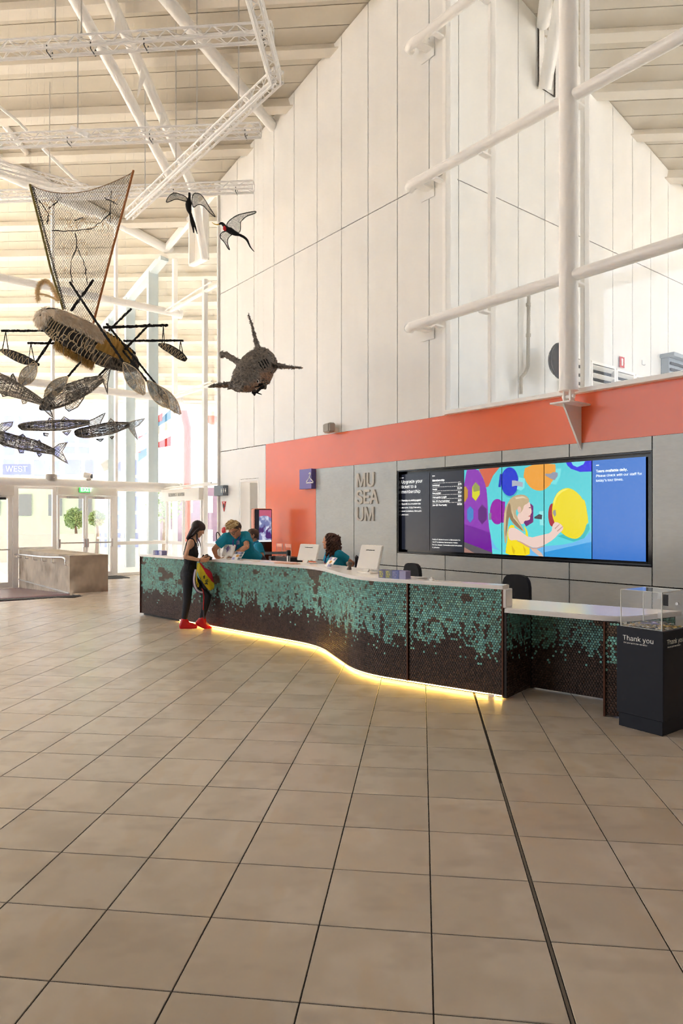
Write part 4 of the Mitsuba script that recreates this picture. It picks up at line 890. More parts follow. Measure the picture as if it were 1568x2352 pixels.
obj('symbol', prism([(0.034 * math.cos(a), 0.06 * math.sin(a) + 0.01) for a in np.arange(16) * math.pi / 8], tc - N3 * 0.021, [D3, UP, np.cross(D3, UP)], -0.003, 0.0), 'm_dark', ft, smooth=False)
obj('lettering', text('FIRE', 0.030, tc - N3 * 0.0215 + D3 * 0.042 + UP * 0.085, -D3, UP, 0.002, True), 'm_offwhite', ft, smooth=False)
fb = thing('fire_bell', 'round red fire bell on the white pier under the triangle sign', 'bell')
bc = wall(515, 1218)
obj('dome', lathe([[0, 0.075], [0.03, 0.07], [0.07, 0.05], [0.085, 0.02], [0.088, 0.0], [0, 0]], 24, bc, -N3), mat('m_bell', hexc(204, 58, 66), 0.25), fb)
sk = thing('wall_loudspeaker', 'small grey swivel loudspeaker on the white wall above the orange band', 'speaker')
kc = wall(756, 983, 0.16)
obj('body', obox(kc, [unit(-D3 - N3 * 0.25), UP, unit(N3 - D3 * 0.25)], [0.15, 0.10, 0.08], 0.03), 'm_spk', sk)
obj('grille', obox(kc - unit(N3 - D3 * 0.25) * 0.082, [unit(-D3 - N3 * 0.25), UP, unit(N3 - D3 * 0.25)], [0.13, 0.08, 0.006], 0.004), mat('m_grille', hexc(150, 144, 136), 0.6), sk)
obj('mount', obox(kc + N3 * 0.11 - D3 * 0.08 - UP * 0.04, [D3, N3, UP], [0.05, 0.06, 0.05], 0.01), 'm_paint', sk)
# ------------------------------------------------------------------ digital totem, queue post, leaflet racks by the orange wall
ki = thing('digital_totem', 'upright black digital display stand before the orange wall', 'display')
ka, kb2 = at(583.5, 1192, 15.2) * [1, 1, 0], at(625, 1192, 15.45) * [1, 1, 0]
kx = unit(kb2 - ka); ky = np.cross(UP, kx); kw = np.linalg.norm(kb2 - ka); kzt = float(at(604, 1168, 15.3)[2])
obj('case', obox((ka + kb2) / 2 + ky * 0.09 + UP * kzt / 2, [kx, ky, UP], [kw / 2, 0.09, kzt / 2], 0.03), mat('m_totem', hexc(226, 150, 128), 0.35), ki)
obj('bezel', obox((ka + kb2) / 2 - ky * 0.004 + UP * (kzt / 2 + 0.0), [kx, ky, UP], [kw / 2 - 0.012, 0.006, kzt / 2 - 0.015], 0.004), mat('m_glossblack', hexc(10, 11, 14), 0.08), ki)
def f_totem(p, n, uv):
    x, y = uv.x, uv.y
    c = mix(hexc(120, 128, 175), hexc(215, 220, 240), smoothstep(0.4, 0.7, fbm(x * 4, y * 7, 1.0, 3)))
    c = mix(c, mi.Color3f(*hexc(74, 44, 110)), smoothstep(0.55, 0.62, fbm(x * 7, y * 6, 4.0, 2)) * smoothstep(0.62, 0.4, y))
    c = mix(c, mi.Color3f(*hexc(196, 96, 122)), smoothstep(0.80, 0.84, y + 0.10 * dr.square(x * 2 - 1.1)))
    c = mix(c, mi.Color3f(*hexc(30, 30, 40)), smoothstep(0.28, 0.30, x) * 0 + smoothstep(0.26, 0.2, x))
    return dr.select(y < 0.06, mi.Color3f(0.85), c) * SG
zq0, zq1 = float(at(604, 1245, 15.2)[2]), float(at(604, 1171, 15.2)[2])
q = [ka + kx * a * kw - ky * 0.012 + UP * z for a, z in ((0.06, zq0), (0.94, zq0), (0.94, zq1), (0.06, zq1))]
obj('screen', trimesh.Trimesh(q, [[0, 1, 2], [0, 2, 3]], process=False), 'm_screen', ki, smooth=False, uv=np.array([(0, 0), (1, 0), (1, 1), (0, 1)], float), emitter={'type': 'area', 'radiance': proc(f_totem)})
obj('foot', obox((ka + kb2) / 2 + ky * 0.09 + UP * 0.01, [kx, ky, UP], [kw / 2 + 0.05, 0.2, 0.012], 0.004), 'm_dark', ki)
qp = thing('queue_post', 'chrome queue post with a black belt behind the counter', 'queue barrier')
g = at(662.5, 1192, 13.4) * [1, 1, 0]
obj('post', lathe([[0, 0], [0.16, 0], [0.16, 0.015], [0.05, 0.03], [0.032, 0.05], [0.032, 0.95], [0, 0.95]], 24, g), 'm_chrome', qp)
obj('head', lathe([[0, 0], [0.045, 0], [0.045, 0.09], [0.03, 0.11], [0, 0.11]], 20, g + UP * 0.93), 'm_black', qp)
g2 = at(560, 1192, 14.3) * [1, 1, 0]
obj('belt', bar(g + UP * 0.985, g2 + UP * 0.93, 0.006, 0.055), 'm_black', qp, smooth=False)
bc2 = thing('leaflet_console', 'low dark console with clear leaflet holders against the orange wall', 'console')
c0 = at(655, 1192, 14.0) * [1, 1, 0]
obj('cabinet', obox(c0 + UP * 0.44, [D3, N3, UP], [0.40, 0.16, 0.44], 0.01), 'm_dark', bc2)
obj('blue_panel', obox(c0 + D3 * 0.22 - N3 * 0.165 + UP * 0.62, [D3, N3, UP], [0.12, 0.006, 0.2]), mat('m_bluegrey', hexc(110, 124, 140), 0.4), bc2, smooth=False)
for k, dx in enumerate((0.22, -0.1)):
    f0 = c0 + D3 * dx + UP * 0.88
    a = obj('leaflet_holder', trimesh.Trimesh([f0 + D3 * x + UP * z for x, z in ((-0.11, 0), (0.11, 0), (0.11, 0.26), (-0.11, 0.26))], [[0, 1, 2], [0, 2, 3]], process=False), 'm_acrylic', bc2, smooth=False)
    obj('rim', tube([f0 + D3 * x + UP * z for x, z in ((-0.11, 0), (0.11, 0), (0.11, 0.26), (-0.11, 0.26))], 0.005, 6, closed=True), mat('m_rim', hexc(236, 210, 206), 0.3), a)
# ------------------------------------------------------------------ tills and small things on the counter
TOPZ = ZT + 0.036
def on_counter(u, off):
    """the point on the worktop whose plan position is seen at image column u, off metres in from the front edge"""
    best = min(np.linspace(0, LEN, 800), key=lambda s: abs(CX + FPX * (lambda p: p[0] / p[1])(along(np.array(s))[0] + along(np.array(s))[2] * SIDE * off) - u))
    p, t, n = along(np.array(best)); return np.r_[p + n * SIDE * off, TOPZ], np.r_[t, 0], np.r_[n * SIDE, 0]
def till(u, off, w, h, yaw, label, sticker=False):
    k = thing('till', label, 'till', 'white tills on the counter')
    c, t, n = on_counter(u, off)
    r = np.array([[math.cos(yaw), -math.sin(yaw), 0], [math.sin(yaw), math.cos(yaw), 0], [0, 0, 1]]); x, f = r @ t, r @ n
    up = unit(UP * 0.93 + f * 0.28); out = unit(np.cross(x, up)); out = out if out @ f < 0 else -out
    obj('screen_back', obox(c + UP * (h * 0.5 + 0.035) + f * 0.02, [x, up, out], [w / 2, h / 2, 0.016], 0.012), mat('m_till', hexc(244, 240, 232), 0.3), k)
    obj('slot', obox(c + UP * (h * 0.5 + 0.035) + f * 0.02 + up * h * 0.28 + out * 0.0165, [x, up, out], [w * 0.2, 0.004, 0.001]), 'm_rubber', k, smooth=False)
    obj('stand', obox(c + UP * 0.05 - f * 0.02, [x, unit(up - out * 0.4), unit(out + up * 0.4)], [w * 0.12, 0.06, 0.01], 0.004), 'm_till', k)
    obj('base', obox(c + UP * 0.008, [x, f, UP], [w * 0.32, 0.08, 0.008], 0.004), 'm_till', k)
    obj('cable_port', obox(c + UP * (0.045) - f * 0.01 + x * w * 0.25 + out * 0.012, [x, up, out], [0.02, 0.008, 0.006]), 'm_spk', k, smooth=False)
    if sticker:
        p = c + UP * (h * 0.5 + 0.06) + f * 0.02 + out * 0.019
        obj('emblem', cat_([tube([p + x * 0.03 * math.cos(a) + up * 0.03 * math.sin(a) for a in np.arange(14) * math.pi / 7], 0.006, 6, closed=True), bar(p - x * 0.075, p + x * 0.075, 0.004, 0.006), bar(p - up * 0.06, p + up * 0.05, 0.012, 0.004, x)]), mat('m_emblem', hexc(120, 104, 150), 0.5), k)
    return k
till(523, 0.17, 0.29, 0.19, -0.05, 'white till with a small emblem sticker before the blond attendant', True)
till(706, 0.30, 0.39, 0.235, 0.0, 'white till seen from behind left of the curly haired attendant')
till(846, 0.28, 0.36, 0.285, 0.42, 'white till seen from behind right of the curly haired attendant')
def leaflets(u, off, w, h, label, cols, yaw=0.0, seed=1):
    k = thing('leaflet_stand', label, 'leaflet stand')
    c, t, n = on_counter(u, off); up = unit(UP * 0.8 + n * 0.6); out = unit(np.cross(t, up)); out = out if out @ n < 0 else -out
    b = c + up * h / 2 + UP * 0.004
    obj('back_sheet', obox(b, [t, up, out], [w / 2, h / 2, 0.004], 0.001), 'm_offwhite', k, smooth=False)
    obj('foot', bar(c - t * w / 2 + n * 0.09 + UP * 0.004, c + t * w / 2 + n * 0.09 + UP * 0.004, 0.05, 0.008), 'm_offwhite', k, smooth=False)
    r = random.Random(seed); g = [(-0.30, 0.33), (0.02, 0.33), (0.33, 0.33), (-0.34, -0.02), (0.0, -0.0), (0.34, 0.02), (-0.3, -0.34), (0.05, -0.34), (0.34, -0.32)]
    for (a, q), cl in zip(g, cols): obj('picture', obox(b + t * a * w + up * q * h + out * 0.0045, [t, up, out], [w * 0.145, h * 0.135, 0.0008]), cl, k, smooth=False)
m_or, m_sl, m_pk = mat('m_amber', hexc(206, 142, 52), 0.5), mat('m_slate2', hexc(88, 98, 116), 0.5), mat('m_lilac', hexc(150, 146, 190), 0.5)
leaflets(540, 0.06, 0.21, 0.15, 'leaflet stand with picture cards before the blond attendant', ['m_slate2', 'm_lilac', 'm_slate2', 'm_offwhite', m_or, 'm_slate2', 'm_outblue', 'm_offwhite', 'm_slate2'])
leaflets(752, 0.09, 0.20, 0.15, 'leaflet stand with picture cards beside the curly haired attendant', ['m_lilac', 'm_offwhite', 'm_lilac', 'm_offwhite', m_or, 'm_offwhite', 'm_offwhite', m_pk, 'm_slate2'])
def leaflet_box(u, off, w, h, label, lettered):
    k = thing('leaflet_box', label, 'leaflet box')
    c, t, n = on_counter(u, off); m = mat('m_bookblue', hexc(52, 72, 164), 0.35); m2 = mat('m_bookviolet', hexc(66, 54, 120), 0.35)
    for i in range(4):
        x = (i - 1.5) / 4 * w
        s = obj('leaflet_pile', obox(c + t * x + UP * h / 2 + n * 0.02, [t, n, UP], [w / 8 - 0.002, 0.05, h / 2], 0.001), [m2, 'm_slate2', m, 'm_lilac'][i] if lettered else [m2, m, m, 'm_lilac'][i], k, smooth=False)
        if lettered and i < 3:
            for j, l in enumerate(('MU', 'SEA', 'UM')): obj('lettering', text(l, 0.020, c + t * (x - w / 8 + 0.008) + UP * (h - 0.026 - 0.024 * j) - n * 0.031, t, UP, 0.001, True), mat('m_yellowprint', hexc(232, 220, 60), 0.5) if i < 2 else 'm_lilac', s, smooth=False)
    obj('tray', trimesh.Trimesh([c + t * x + n * -0.034 + UP * z for x, z in ((-w / 2, 0.0), (w / 2, 0), (w / 2, h), (-w / 2, h))], [[0, 1, 2], [0, 2, 3]], process=False), 'm_acrylic', k, smooth=False)
leaflet_box(903, 0.07, 0.33, 0.082, 'clear box of blue leaflets on the counter before the empty black chair', True)
leaflet_box(365, 0.10, 0.28, 0.075, 'clear box of blue leaflets at the far left end of the counter', False)
pz, t, n = on_counter(578, 0.06)
obj('paper_pile', obox(pz + UP * 0.008, [t, n, UP], [0.10, 0.07, 0.008], 0.001), 'm_offwhite', label='small pile of white paper beside the leaflet stand on the counter', cat='paper')
pz, t, n = on_counter(620, 0.08)
obj('flat_cards', obox(pz + UP * 0.003, [t, n, UP], [0.14, 0.06, 0.003], 0.001), mat('m_card', hexc(214, 226, 240), 0.4), label='flat pale blue cards lying on the counter right of the paper', cat='cards')
pz, t, n = on_counter(660, 0.10)
obj('wooden_tray', obox(pz + UP * 0.004, [t, n, UP], [0.19, 0.07, 0.004], 0.001), mat('m_wood', hexc(206, 160, 128), 0.5), label='thin wooden tray lying on the counter before the middle till', cat='tray')
pz, t, n = on_counter(802, 0.22)
sc3 = thing('hand_scanner', 'dark hand scanner lying on the counter by the curly haired attendant', 'scanner')
obj('head', obox(pz + UP * 0.075, [t, n, UP], [0.045, 0.03, 0.022], 0.012), mat('m_bronze', hexc(94, 84, 74), 0.35), sc3)
obj('grip', tube([pz, pz + UP * 0.04 + t * 0.02, pz + UP * 0.075 + t * 0.03], [0.03, 0.018, 0.02], 12), 'm_bronze', sc3)
pz, t, n = on_counter(991, 0.10)
obj('door_stop_clip', cat_([obox(pz + UP * 0.008, [t, n, UP], [0.022, 0.02, 0.008], 0.003), obox(pz + UP * 0.024, [t, n, UP], [0.012, 0.012, 0.008], 0.003)]), 'm_offwhite', label='small white clip on the worktop right of the panel joint', cat='clip')
hl = thing('desk_lamp_cable', 'bent black cable loop standing behind the counter by the pier', 'cable')
q = [at(u, v, 10.9) for u, v in ((498, 1244), (497, 1232), (497.5, 1224), (500, 1222.5), (504, 1228), (508, 1236), (513, 1244))]
obj('cable', tube(np.vstack([at(498, 1290, 10.9), spline(q, 24)]), 0.007, 6), 'm_black', hl)
# ------------------------------------------------------------------ black office chairs
def chair(c, face, hb, label):
    k = thing('office_chair', label, 'chair', 'black office chairs behind the counter')
    f = unit(np.r_[face, 0]); x = np.cross(f, UP)
    prof = [(0.215 * math.copysign(abs(math.cos(a)) ** 0.55, math.cos(a)), 0.26 * math.copysign(abs(math.sin(a)) ** 0.6, math.sin(a))) for a in np.arange(28) * 2 * math.pi / 28]
    b0 = c - f * 0.22 + UP * (hb - 0.26)
    m = prism(prof, b0, [x, UP, np.cross(x, UP)], -0.03, 0.03)
    obj('backrest', m, mat('m_chair', hexc(26, 27, 33), 0.7), k, smooth=50)
    obj('seat', obox(c + UP * 0.47, [x, f, UP], [0.23, 0.22, 0.035], 0.03), 'm_chair', k)
    obj('back_bracket', tube([c + UP * 0.43, c - f * 0.2 + UP * 0.44, c - f * 0.26 + UP * 0.55, c - f * 0.25 + UP * (hb - 0.25)], 0.018, 8), 'm_black', k)
    obj('stem', tube([c + UP * 0.08, c + UP * 0.44], 0.026, 12), 'm_black', k)
    for i in range(5):
        a = i * 2 * math.pi / 5 + 0.3; e = np.array([math.cos(a), math.sin(a), 0])
        lg = obj('base_leg', bar(c + UP * 0.09, c + e * 0.28 + UP * 0.07, 0.04, 0.025), 'm_black', k, smooth=False)
        obj('caster', tube([c + e * 0.28 + UP * 0.03 - np.cross(e, UP) * 0.02, c + e * 0.28 + UP * 0.03 + np.cross(e, UP) * 0.02], 0.03, 12), 'm_black', lg)
chair(at(1160, 1192, 8.55) * [1, 1, 0], (-0.75, -0.55), 0.945, 'black office chair with a high back behind the low desk')
chair(at(919, 1192, 10.2) * [1, 1, 0], (-0.85, -0.45), 0.985, 'black office chair behind the blue leaflet box')
# ------------------------------------------------------------------ donation box
db = thing('donation_box', 'dark donation pedestal with a clear coin case at the right edge', 'donation box')
P0 = ground(1521, 1692); P1 = ground(1423, 1666)
ex1 = unit(P1 - P0); ey1 = np.cross(UP, ex1); ey1 = ey1 if ey1[1] > 0 else -ey1
SZ = 0.36
cen = P0 + (ex1 + ey1) * SZ / 2
BX = [ex1, ey1, np.cross(ex1, ey1)]
obj('plinth', obox(cen + UP * 0.055, BX, [SZ / 2, SZ / 2, 0.055], 0.003), 'm_navy', db)
obj('pedestal', obox(cen + UP * 0.455, BX, [SZ / 2 + 0.012, SZ / 2 + 0.012, 0.345], 0.004), 'm_navy', db)
hz0, hz1, hs_ = 0.80, 1.095, SZ / 2 - 0.012
def fpanel(d, e):                        # one acrylic wall
    q = [cen + d * hs_ + e * s * hs_ + UP * z for s, z in ((-1, hz0), (1, hz0), (1, hz1), (-1, hz1))]
    obj('acrylic_wall', trimesh.Trimesh(q, [[0, 1, 2], [0, 2, 3]], process=False), 'm_acrylic', db, smooth=False)
for d, e in ((-ey1, ex1), (-ex1, ey1), (ey1, ex1), (ex1, ey1)): fpanel(d, e)
q = [cen + ex1 * a * hs_ + ey1 * b * hs_ + UP * hz1 for a, b in ((-1, -1), (1, -1), (1, 1), (-1, 1))]
obj('acrylic_lid', trimesh.Trimesh(q, [[0, 1, 2], [0, 2, 3]], process=False), 'm_acrylic', db, smooth=False)
mat('m_acryledge', hexc(226, 228, 222), 0.25)
for a, b in ((-1, -1), (1, -1), (1, 1), (-1, 1)): obj('case_edge', bar(cen + ex1 * a * hs_ + ey1 * b * hs_ + UP * hz0, cen + ex1 * a * hs_ + ey1 * b * hs_ + UP * hz1, 0.007, 0.007, ex1), 'm_acryledge', db, smooth=False)
for z in (hz0 + 0.003, hz1): obj('case_rim', tube([cen + ex1 * a * hs_ + ey1 * b * hs_ + UP * z for a, b in ((-1, -1), (1, -1), (1, 1), (-1, 1))], 0.0028, 6, closed=True), 'm_acryledge', db)
rc = np.random.default_rng(4); ms = []
for i in range(420):
    a, b = rc.uniform(-0.92, 0.92, 2); m = trimesh.creation.cylinder(0.011, 0.0025, sections=10)
    m.apply_transform(trimesh.transformations.euler_matrix(*rc.uniform(-0.5, 0.5, 3))); m.apply_translation(cen + ex1 * a * hs_ + ey1 * b * hs_ + UP * (hz0 + 0.006 + rc.random() * 0.016 * (1 - a * a))); ms.append(m)
cm_ = cat_(ms); ccol = np.repeat(np.array([hexc(196, 170, 96), hexc(190, 190, 186), hexc(130, 120, 96), hexc(196, 176, 120)])[rc.integers(0, 4, 420)], len(ms[0].vertices), 0)
obj('coins', cm_, 'm_vgloss', db, smooth=False, color=ccol, kind='stuff', label='layer of gold and silver coins')
nd = 0
for i in range(7):
    a, b = rc.uniform(-0.6, 0.6, 2)
    obj('banknote', obox(cen + ex1 * a * hs_ + ey1 * b * hs_ + UP * (hz0 + 0.026 + 0.002 * i), [unit(ex1 + ey1 * rc.uniform(-1, 1)), UP, unit(ey1 - ex1 * rc.uniform(-1, 1))], [0.045, 0.001, 0.02]), ['m_lilac', 'm_slate2', 'm_dark', 'm_lilac'][i % 4], db, smooth=False)
lk = cen + ey1 * hs_ - ex1 * 0.0
obj('case_label', obox(cen + ex1 * (hs_ + 0.002) * 0 + ey1 * hs_ - ex1 * 0.02 + UP * 1.0, [ex1, ey1, UP], [0.022, 0.002, 0.045]), 'm_dark', db, smooth=False)
obj('lock', tube([cen + ey1 * hs_ - ex1 * 0.11 + UP * 0.98, cen + ey1 * (hs_ + 0.02) - ex1 * 0.11 + UP * 0.98], 0.012, 12), 'm_steel', db)
for z in (1.03, 0.87): obj('hinge', obox(cen + ex1 * hs_ * 0.15 + ey1 * hs_ + UP * z, [ex1, ey1, UP], [0.02, 0.004, 0.025], 0.002), 'm_acrylic', db)
fa = cen - ey1 * (SZ / 2 + 0.0125)         # the face towards the camera's left
def boxtext(face, xa, s, h, a, z, bold=False): return text(s, h, face + xa * a + UP * z, xa, UP, 0.0012, bold)
fl = P0 + ex1 * SZ / 2 - ey1 * 0.0128; fr = P0 + ey1 * SZ / 2 - ex1 * 0.0128
for f, xa in ((fl, -ex1), (fr, ey1)):
    obj('lettering', cat_([boxtext(f, xa, 'Thank you', 0.038, -0.140, 0.697), boxtext(f, xa, 'for your gold coin donation', 0.0112, -0.130, 0.672)]), 'm_offwhite', db, smooth=False)
# ------------------------------------------------------------------ people: one continuous skin each, clothing as shells over it
Mf = manifold3d.Manifold
def ball(p, r, n=18): return Mf.sphere(float(r), n).translate(tuple(float(x) for x in p))
def hullm(*pr): return Mf.batch_hull([ball(p, r) for p, r in pr])
def joinm(ms): return Mf.batch_boolean(list(ms), manifold3d.OpType.Add)
def soft(m, length=0.012, it=10):
    t = as_mesh(m.refine_to_length(length))
    t = trimesh.Trimesh(t.vertices, t.faces, process=True)
    trimesh.smoothing.filter_taubin(t, lamb=0.5, nu=0.53, iterations=it)
    return t
def to_mf(t): return Mf(manifold3d.Mesh(np.asarray(t.vertices, np.float32), np.asarray(t.faces, np.uint32)))
def cut(m, p, n):
    n = unit(n); return m.trim_by_plane(tuple(n), float(n @ np.asarray(p)))
def hand(w, d, palm, thumb, curl=0.5, s=1.0, spread=0.12):
    """wrist point, direction of the fingers, direction the palm faces, side of the thumb; curl in radians per joint"""
    d = unit(d); palm = unit(palm - d * (palm @ d)); side = unit(np.cross(palm, d)); side = side if side @ thumb > 0 else -side
    k = w + d * 0.085 * s
    ms = [hullm((w + side * 0.016 * s, 0.019 * s), (w - side * 0.016 * s, 0.018 * s), (k + side * 0.030 * s, 0.0125 * s), (k - side * 0.030 * s, 0.011 * s), (w + d * 0.045 * s + palm * 0.004, 0.018 * s))]
    for i, (off, ln) in enumerate(((0.029, 0.074), (0.010, 0.083), (-0.010, 0.077), (-0.028, 0.060))):
        p = k + side * off * s - d * 0.006; a = spread * (off / 0.03); q = unit(d + side * a)
        r = 0.0092 * s - (0.001 if i == 3 else 0); c = curl * (0.85 + 0.12 * i)
        for j, f in enumerate((0.45, 0.32, 0.23)):
            c0 = c * (j + 0.6); e = q * math.cos(c0) + palm * math.sin(c0); n = p + e * ln * f * s
            ms.append(hullm((p, r), (n, r * 0.92))); p = n; r *= 0.92
    t0 = w + d * 0.022 * s + side * 0.020 * s; e = unit(d * 0.75 + side * 0.65 + palm * 0.35); t1 = t0 + e * 0.045 * s; t2 = t1 + unit(d + side * 0.15 + palm * 0.3 * (1 + curl)) * 0.032 * s; t3 = t2 + unit(d + palm * 0.6 * curl) * 0.024 * s
    ms += [hullm((t0, 0.0155 * s), (t1, 0.0115 * s)), hullm((t1, 0.0112 * s), (t2, 0.0102 * s)), hullm((t2, 0.0100 * s), (t3, 0.0085 * s))]
    return to_mf(soft(joinm(ms), 0.0038, 6))
def head_parts(c, f, u, s=1.0):
    f = unit(f); u = unit(u - f * (u @ f)); r = np.cross(f, u)
    P = lambda a, b, d: c + (f * a + u * b + r * d) * s
    ms = [hullm((P(-0.022, 0.035, 0), 0.084 * s), (P(0.02, 0.030, 0), 0.077 * s), (P(0.022, 0.012, 0.012), 0.066 * s), (P(0.022, 0.012, -0.012), 0.066 * s)),
          hullm((P(0.018, -0.01, 0.012), 0.062 * s), (P(0.018, -0.01, -0.012), 0.062 * s), (P(0.030, -0.060, 0.018), 0.034 * s), (P(0.030, -0.060, -0.018), 0.034 * s), (P(0.058, -0.088, 0), 0.022 * s)),
          hullm((P(0.086, 0.020, 0), 0.008 * s), (P(0.098, -0.016, 0), 0.0105 * s), (P(0.088, -0.020, 0.011), 0.009 * s), (P(0.088, -0.020, -0.011), 0.009 * s)),
          hullm((P(0.080, 0.030, 0.035), 0.012 * s), (P(0.086, 0.032, 0), 0.010 * s), (P(0.080, 0.030, -0.035), 0.012 * s)),
          hullm((P(0.074, -0.048, 0.014), 0.012 * s), (P(0.074, -0.048, -0.014), 0.012 * s), (P(0.079, -0.05, 0), 0.012 * s))]
    for q in (1, -1):
        ms.append(hullm((P(-0.006, 0.022, 0.080 * q), 0.012 * s), (P(-0.014, 0.006, 0.084 * q), 0.010 * s), (P(0.0, -0.022, 0.077 * q), 0.008 * s)))
        ms.append(hullm((P(0.062, -0.012, 0.038 * q), 0.016 * s), (P(0.05, -0.03, 0.036 * q), 0.018 * s)))
    return ms, P
def face(key, P, s=1.0, brow=hexc(40, 28, 22), lips=hexc(176, 92, 84), open_=True):
    for q in (1, -1):
        e = obj('eye', trimesh.creation.icosphere(2, 0.0115 * s).apply_translation(P(0.0755, 0.012, 0.032 * q)), mat('m_eyewhite', hexc(226, 220, 214), 0.3), key, smooth=True)
        obj('iris', trimesh.creation.icosphere(1, 0.0068 * s).apply_translation(P(0.0815, 0.010, 0.032 * q)), 'm_black', e, smooth=True)
        obj('eyebrow', tube([P(0.084, 0.030, 0.016 * q), P(0.088, 0.036, 0.032 * q), P(0.078, 0.032, 0.050 * q)], [0.0035, 0.004, 0.002], 6), mat('m_brow', brow, 0.8), key)
    obj('lips', cat_([tube([P(0.076, -0.047, -0.022), P(0.089, -0.0455, -0.008), P(0.088, -0.047, 0.0), P(0.089, -0.0455, 0.008), P(0.076, -0.047, 0.022)], [0.002, 0.0048, 0.004, 0.0048, 0.002], 7), tube([P(0.076, -0.050, -0.020), P(0.088, -0.055, 0.0), P(0.076, -0.050, 0.020)], [0.002, 0.0055, 0.002], 7)]), mat('m_lips', lips, 0.5), key)
SKIN = [hexc(224, 174, 142), hexc(206, 150, 116), hexc(196, 138, 110), hexc(206, 146, 112)]
def person(label, J, skin, hands, shirt, shirt_mat, trousers, sleeve=0.62, g=1.0, head_s=1.0, shoe=None, fit=0.010):
    k = thing('person', label, 'person')
    v = {a: np.asarray(b, float) for a, b in J.items()}
    hm, P = head_parts(v['head'], v['face'], v['up'], head_s)
    chest = (v['shL'] + v['shR']) / 2 * 0.55 + v['waist'] * 0.45
    inn = lambda a, t: v[a] + ((v['shL'] + v['shR']) / 2 - v[a]) * t
    dn = unit(v['waist'] - (v['shL'] + v['shR']) / 2)
    tor = [[(inn('shL', 0.12), 0.058 * g), (inn('shR', 0.12), 0.058 * g), (chest + dn * 0.02, 0.115 * g), (inn('shL', 0.35) + dn * 0.16, 0.088 * g), (inn('shR', 0.35) + dn * 0.16, 0.088 * g)],
           [(chest, 0.11 * g), (inn('shL', 0.42) + dn * 0.16, 0.085 * g), (inn('shR', 0.42) + dn * 0.16, 0.085 * g), (v['waist'] + (v['hipL'] - v['hipR']) * 0.25, 0.082 * g), (v['waist'] - (v['hipL'] - v['hipR']) * 0.25, 0.082 * g)]]
    pel = [[(v['waist'] + (v['hipL'] - v['hipR']) * 0.25, 0.084 * g), (v['waist'] - (v['hipL'] - v['hipR']) * 0.25, 0.084 * g), (v['hipL'], 0.094 * g), (v['hipR'], 0.094 * g), ((v['hipL'] + v['hipR']) / 2 + v['back'] * 0.035, 0.105 * g)]]
    arms, legs = [], []
    for q in 'LR':
        arms += [[(v['sh' + q], 0.052 * g), (v['el' + q], 0.038 * g)], [(v['el' + q], 0.039 * g), (v['el' + q] * 0.7 + v['wr' + q] * 0.3, 0.038 * g), (v['wr' + q], 0.025 * g)]]
        legs += [[(v['hip' + q], 0.088 * g), (v['kn' + q], 0.055 * g)], [(v['kn' + q], 0.054 * g), (v['kn' + q] * 0.68 + v['an' + q] * 0.32, 0.053 * g), (v['an' + q], 0.035 * g)], [(v['an' + q], 0.034 * g), (v['an' + q] - UP * 0.05 + v['foot' + q] * 0.10, 0.03 * g)]]
    neck = [[(v['neck'], 0.055 * g), (v['head'] - unit(v['up']) * 0.05 - unit(v['face']) * 0.015, 0.050 * head_s)]]
    allm = [hullm(*b) for b in tor + pel + arms + legs + neck] + hm
    body = to_mf(soft(joinm(allm), 0.011, 8))
    for hd in hands: body = body + hd
    obj('body', as_mesh(body), mat(f'm_skin_{len(count)}', skin, 0.5), k, smooth=True)
    gr = lambda bs, e: [hullm(*[(p, r + e) for p, r in b]) for b in bs]
    sh = gr(tor + pel[:0], fit)
    low = [[(p, r) for p, r in tor[1][3:]] + [(v['hipL'] * 0.7 + v['waist'] * 0.3, 0.094 * g), (v['hipR'] * 0.7 + v['waist'] * 0.3, 0.094 * g), ((v['hipL'] + v['hipR']) / 2 * 0.8 + v['waist'] * 0.2 + v['back'] * 0.03, 0.098 * g)]]
    sh += gr(low, fit + 0.004)
    if sleeve:
        for q in 'LR':
            m = hullm((v['sh' + q], 0.060 * g + fit), (v['el' + q], 0.050 * g + fit)); a = v['el' + q] - v['sh' + q]
            sh.append(cut(m, v['sh' + q] + a * sleeve, -a))
        nk = unit(v['head'] - v['neck'])
        sh.append(cut(hullm((v['neck'] - nk * 0.03, 0.066 * g + fit), (v['neck'] + nk * 0.035, 0.060 * g + fit)), v['neck'] + nk * 0.035, -nk))
    S_ = joinm(sh)
    if not sleeve:                       # sleeveless: cut the arm holes
        for q in 'LR': S_ = S_ - hullm((v['sh' + q] + (v['sh' + q] - v['neck']) * 0.08, 0.078), (v['sh' + q] * 0.78 + v['el' + q] * 0.22 + (v['sh' + q] - v['neck']) * 0.10, 0.06))
        S_ = S_ - ball(v['neck'], 0.085)
    obj('shirt', soft(S_, 0.012, 6), shirt_mat, k, smooth=True, label=shirt)
    tr = gr(pel, 0.006)
    for q in 'LR': tr += gr([[(v['hip' + q], 0.088 * g), (v['kn' + q], 0.057 * g)], [(v['kn' + q], 0.056 * g), (v['kn' + q] * 0.68 + v['an' + q] * 0.32, 0.053 * g), (v['an' + q] + UP * 0.03, 0.038 * g)]], 0.008)
    obj('trousers', soft(joinm(tr), 0.013, 8), trousers, k, smooth=True)
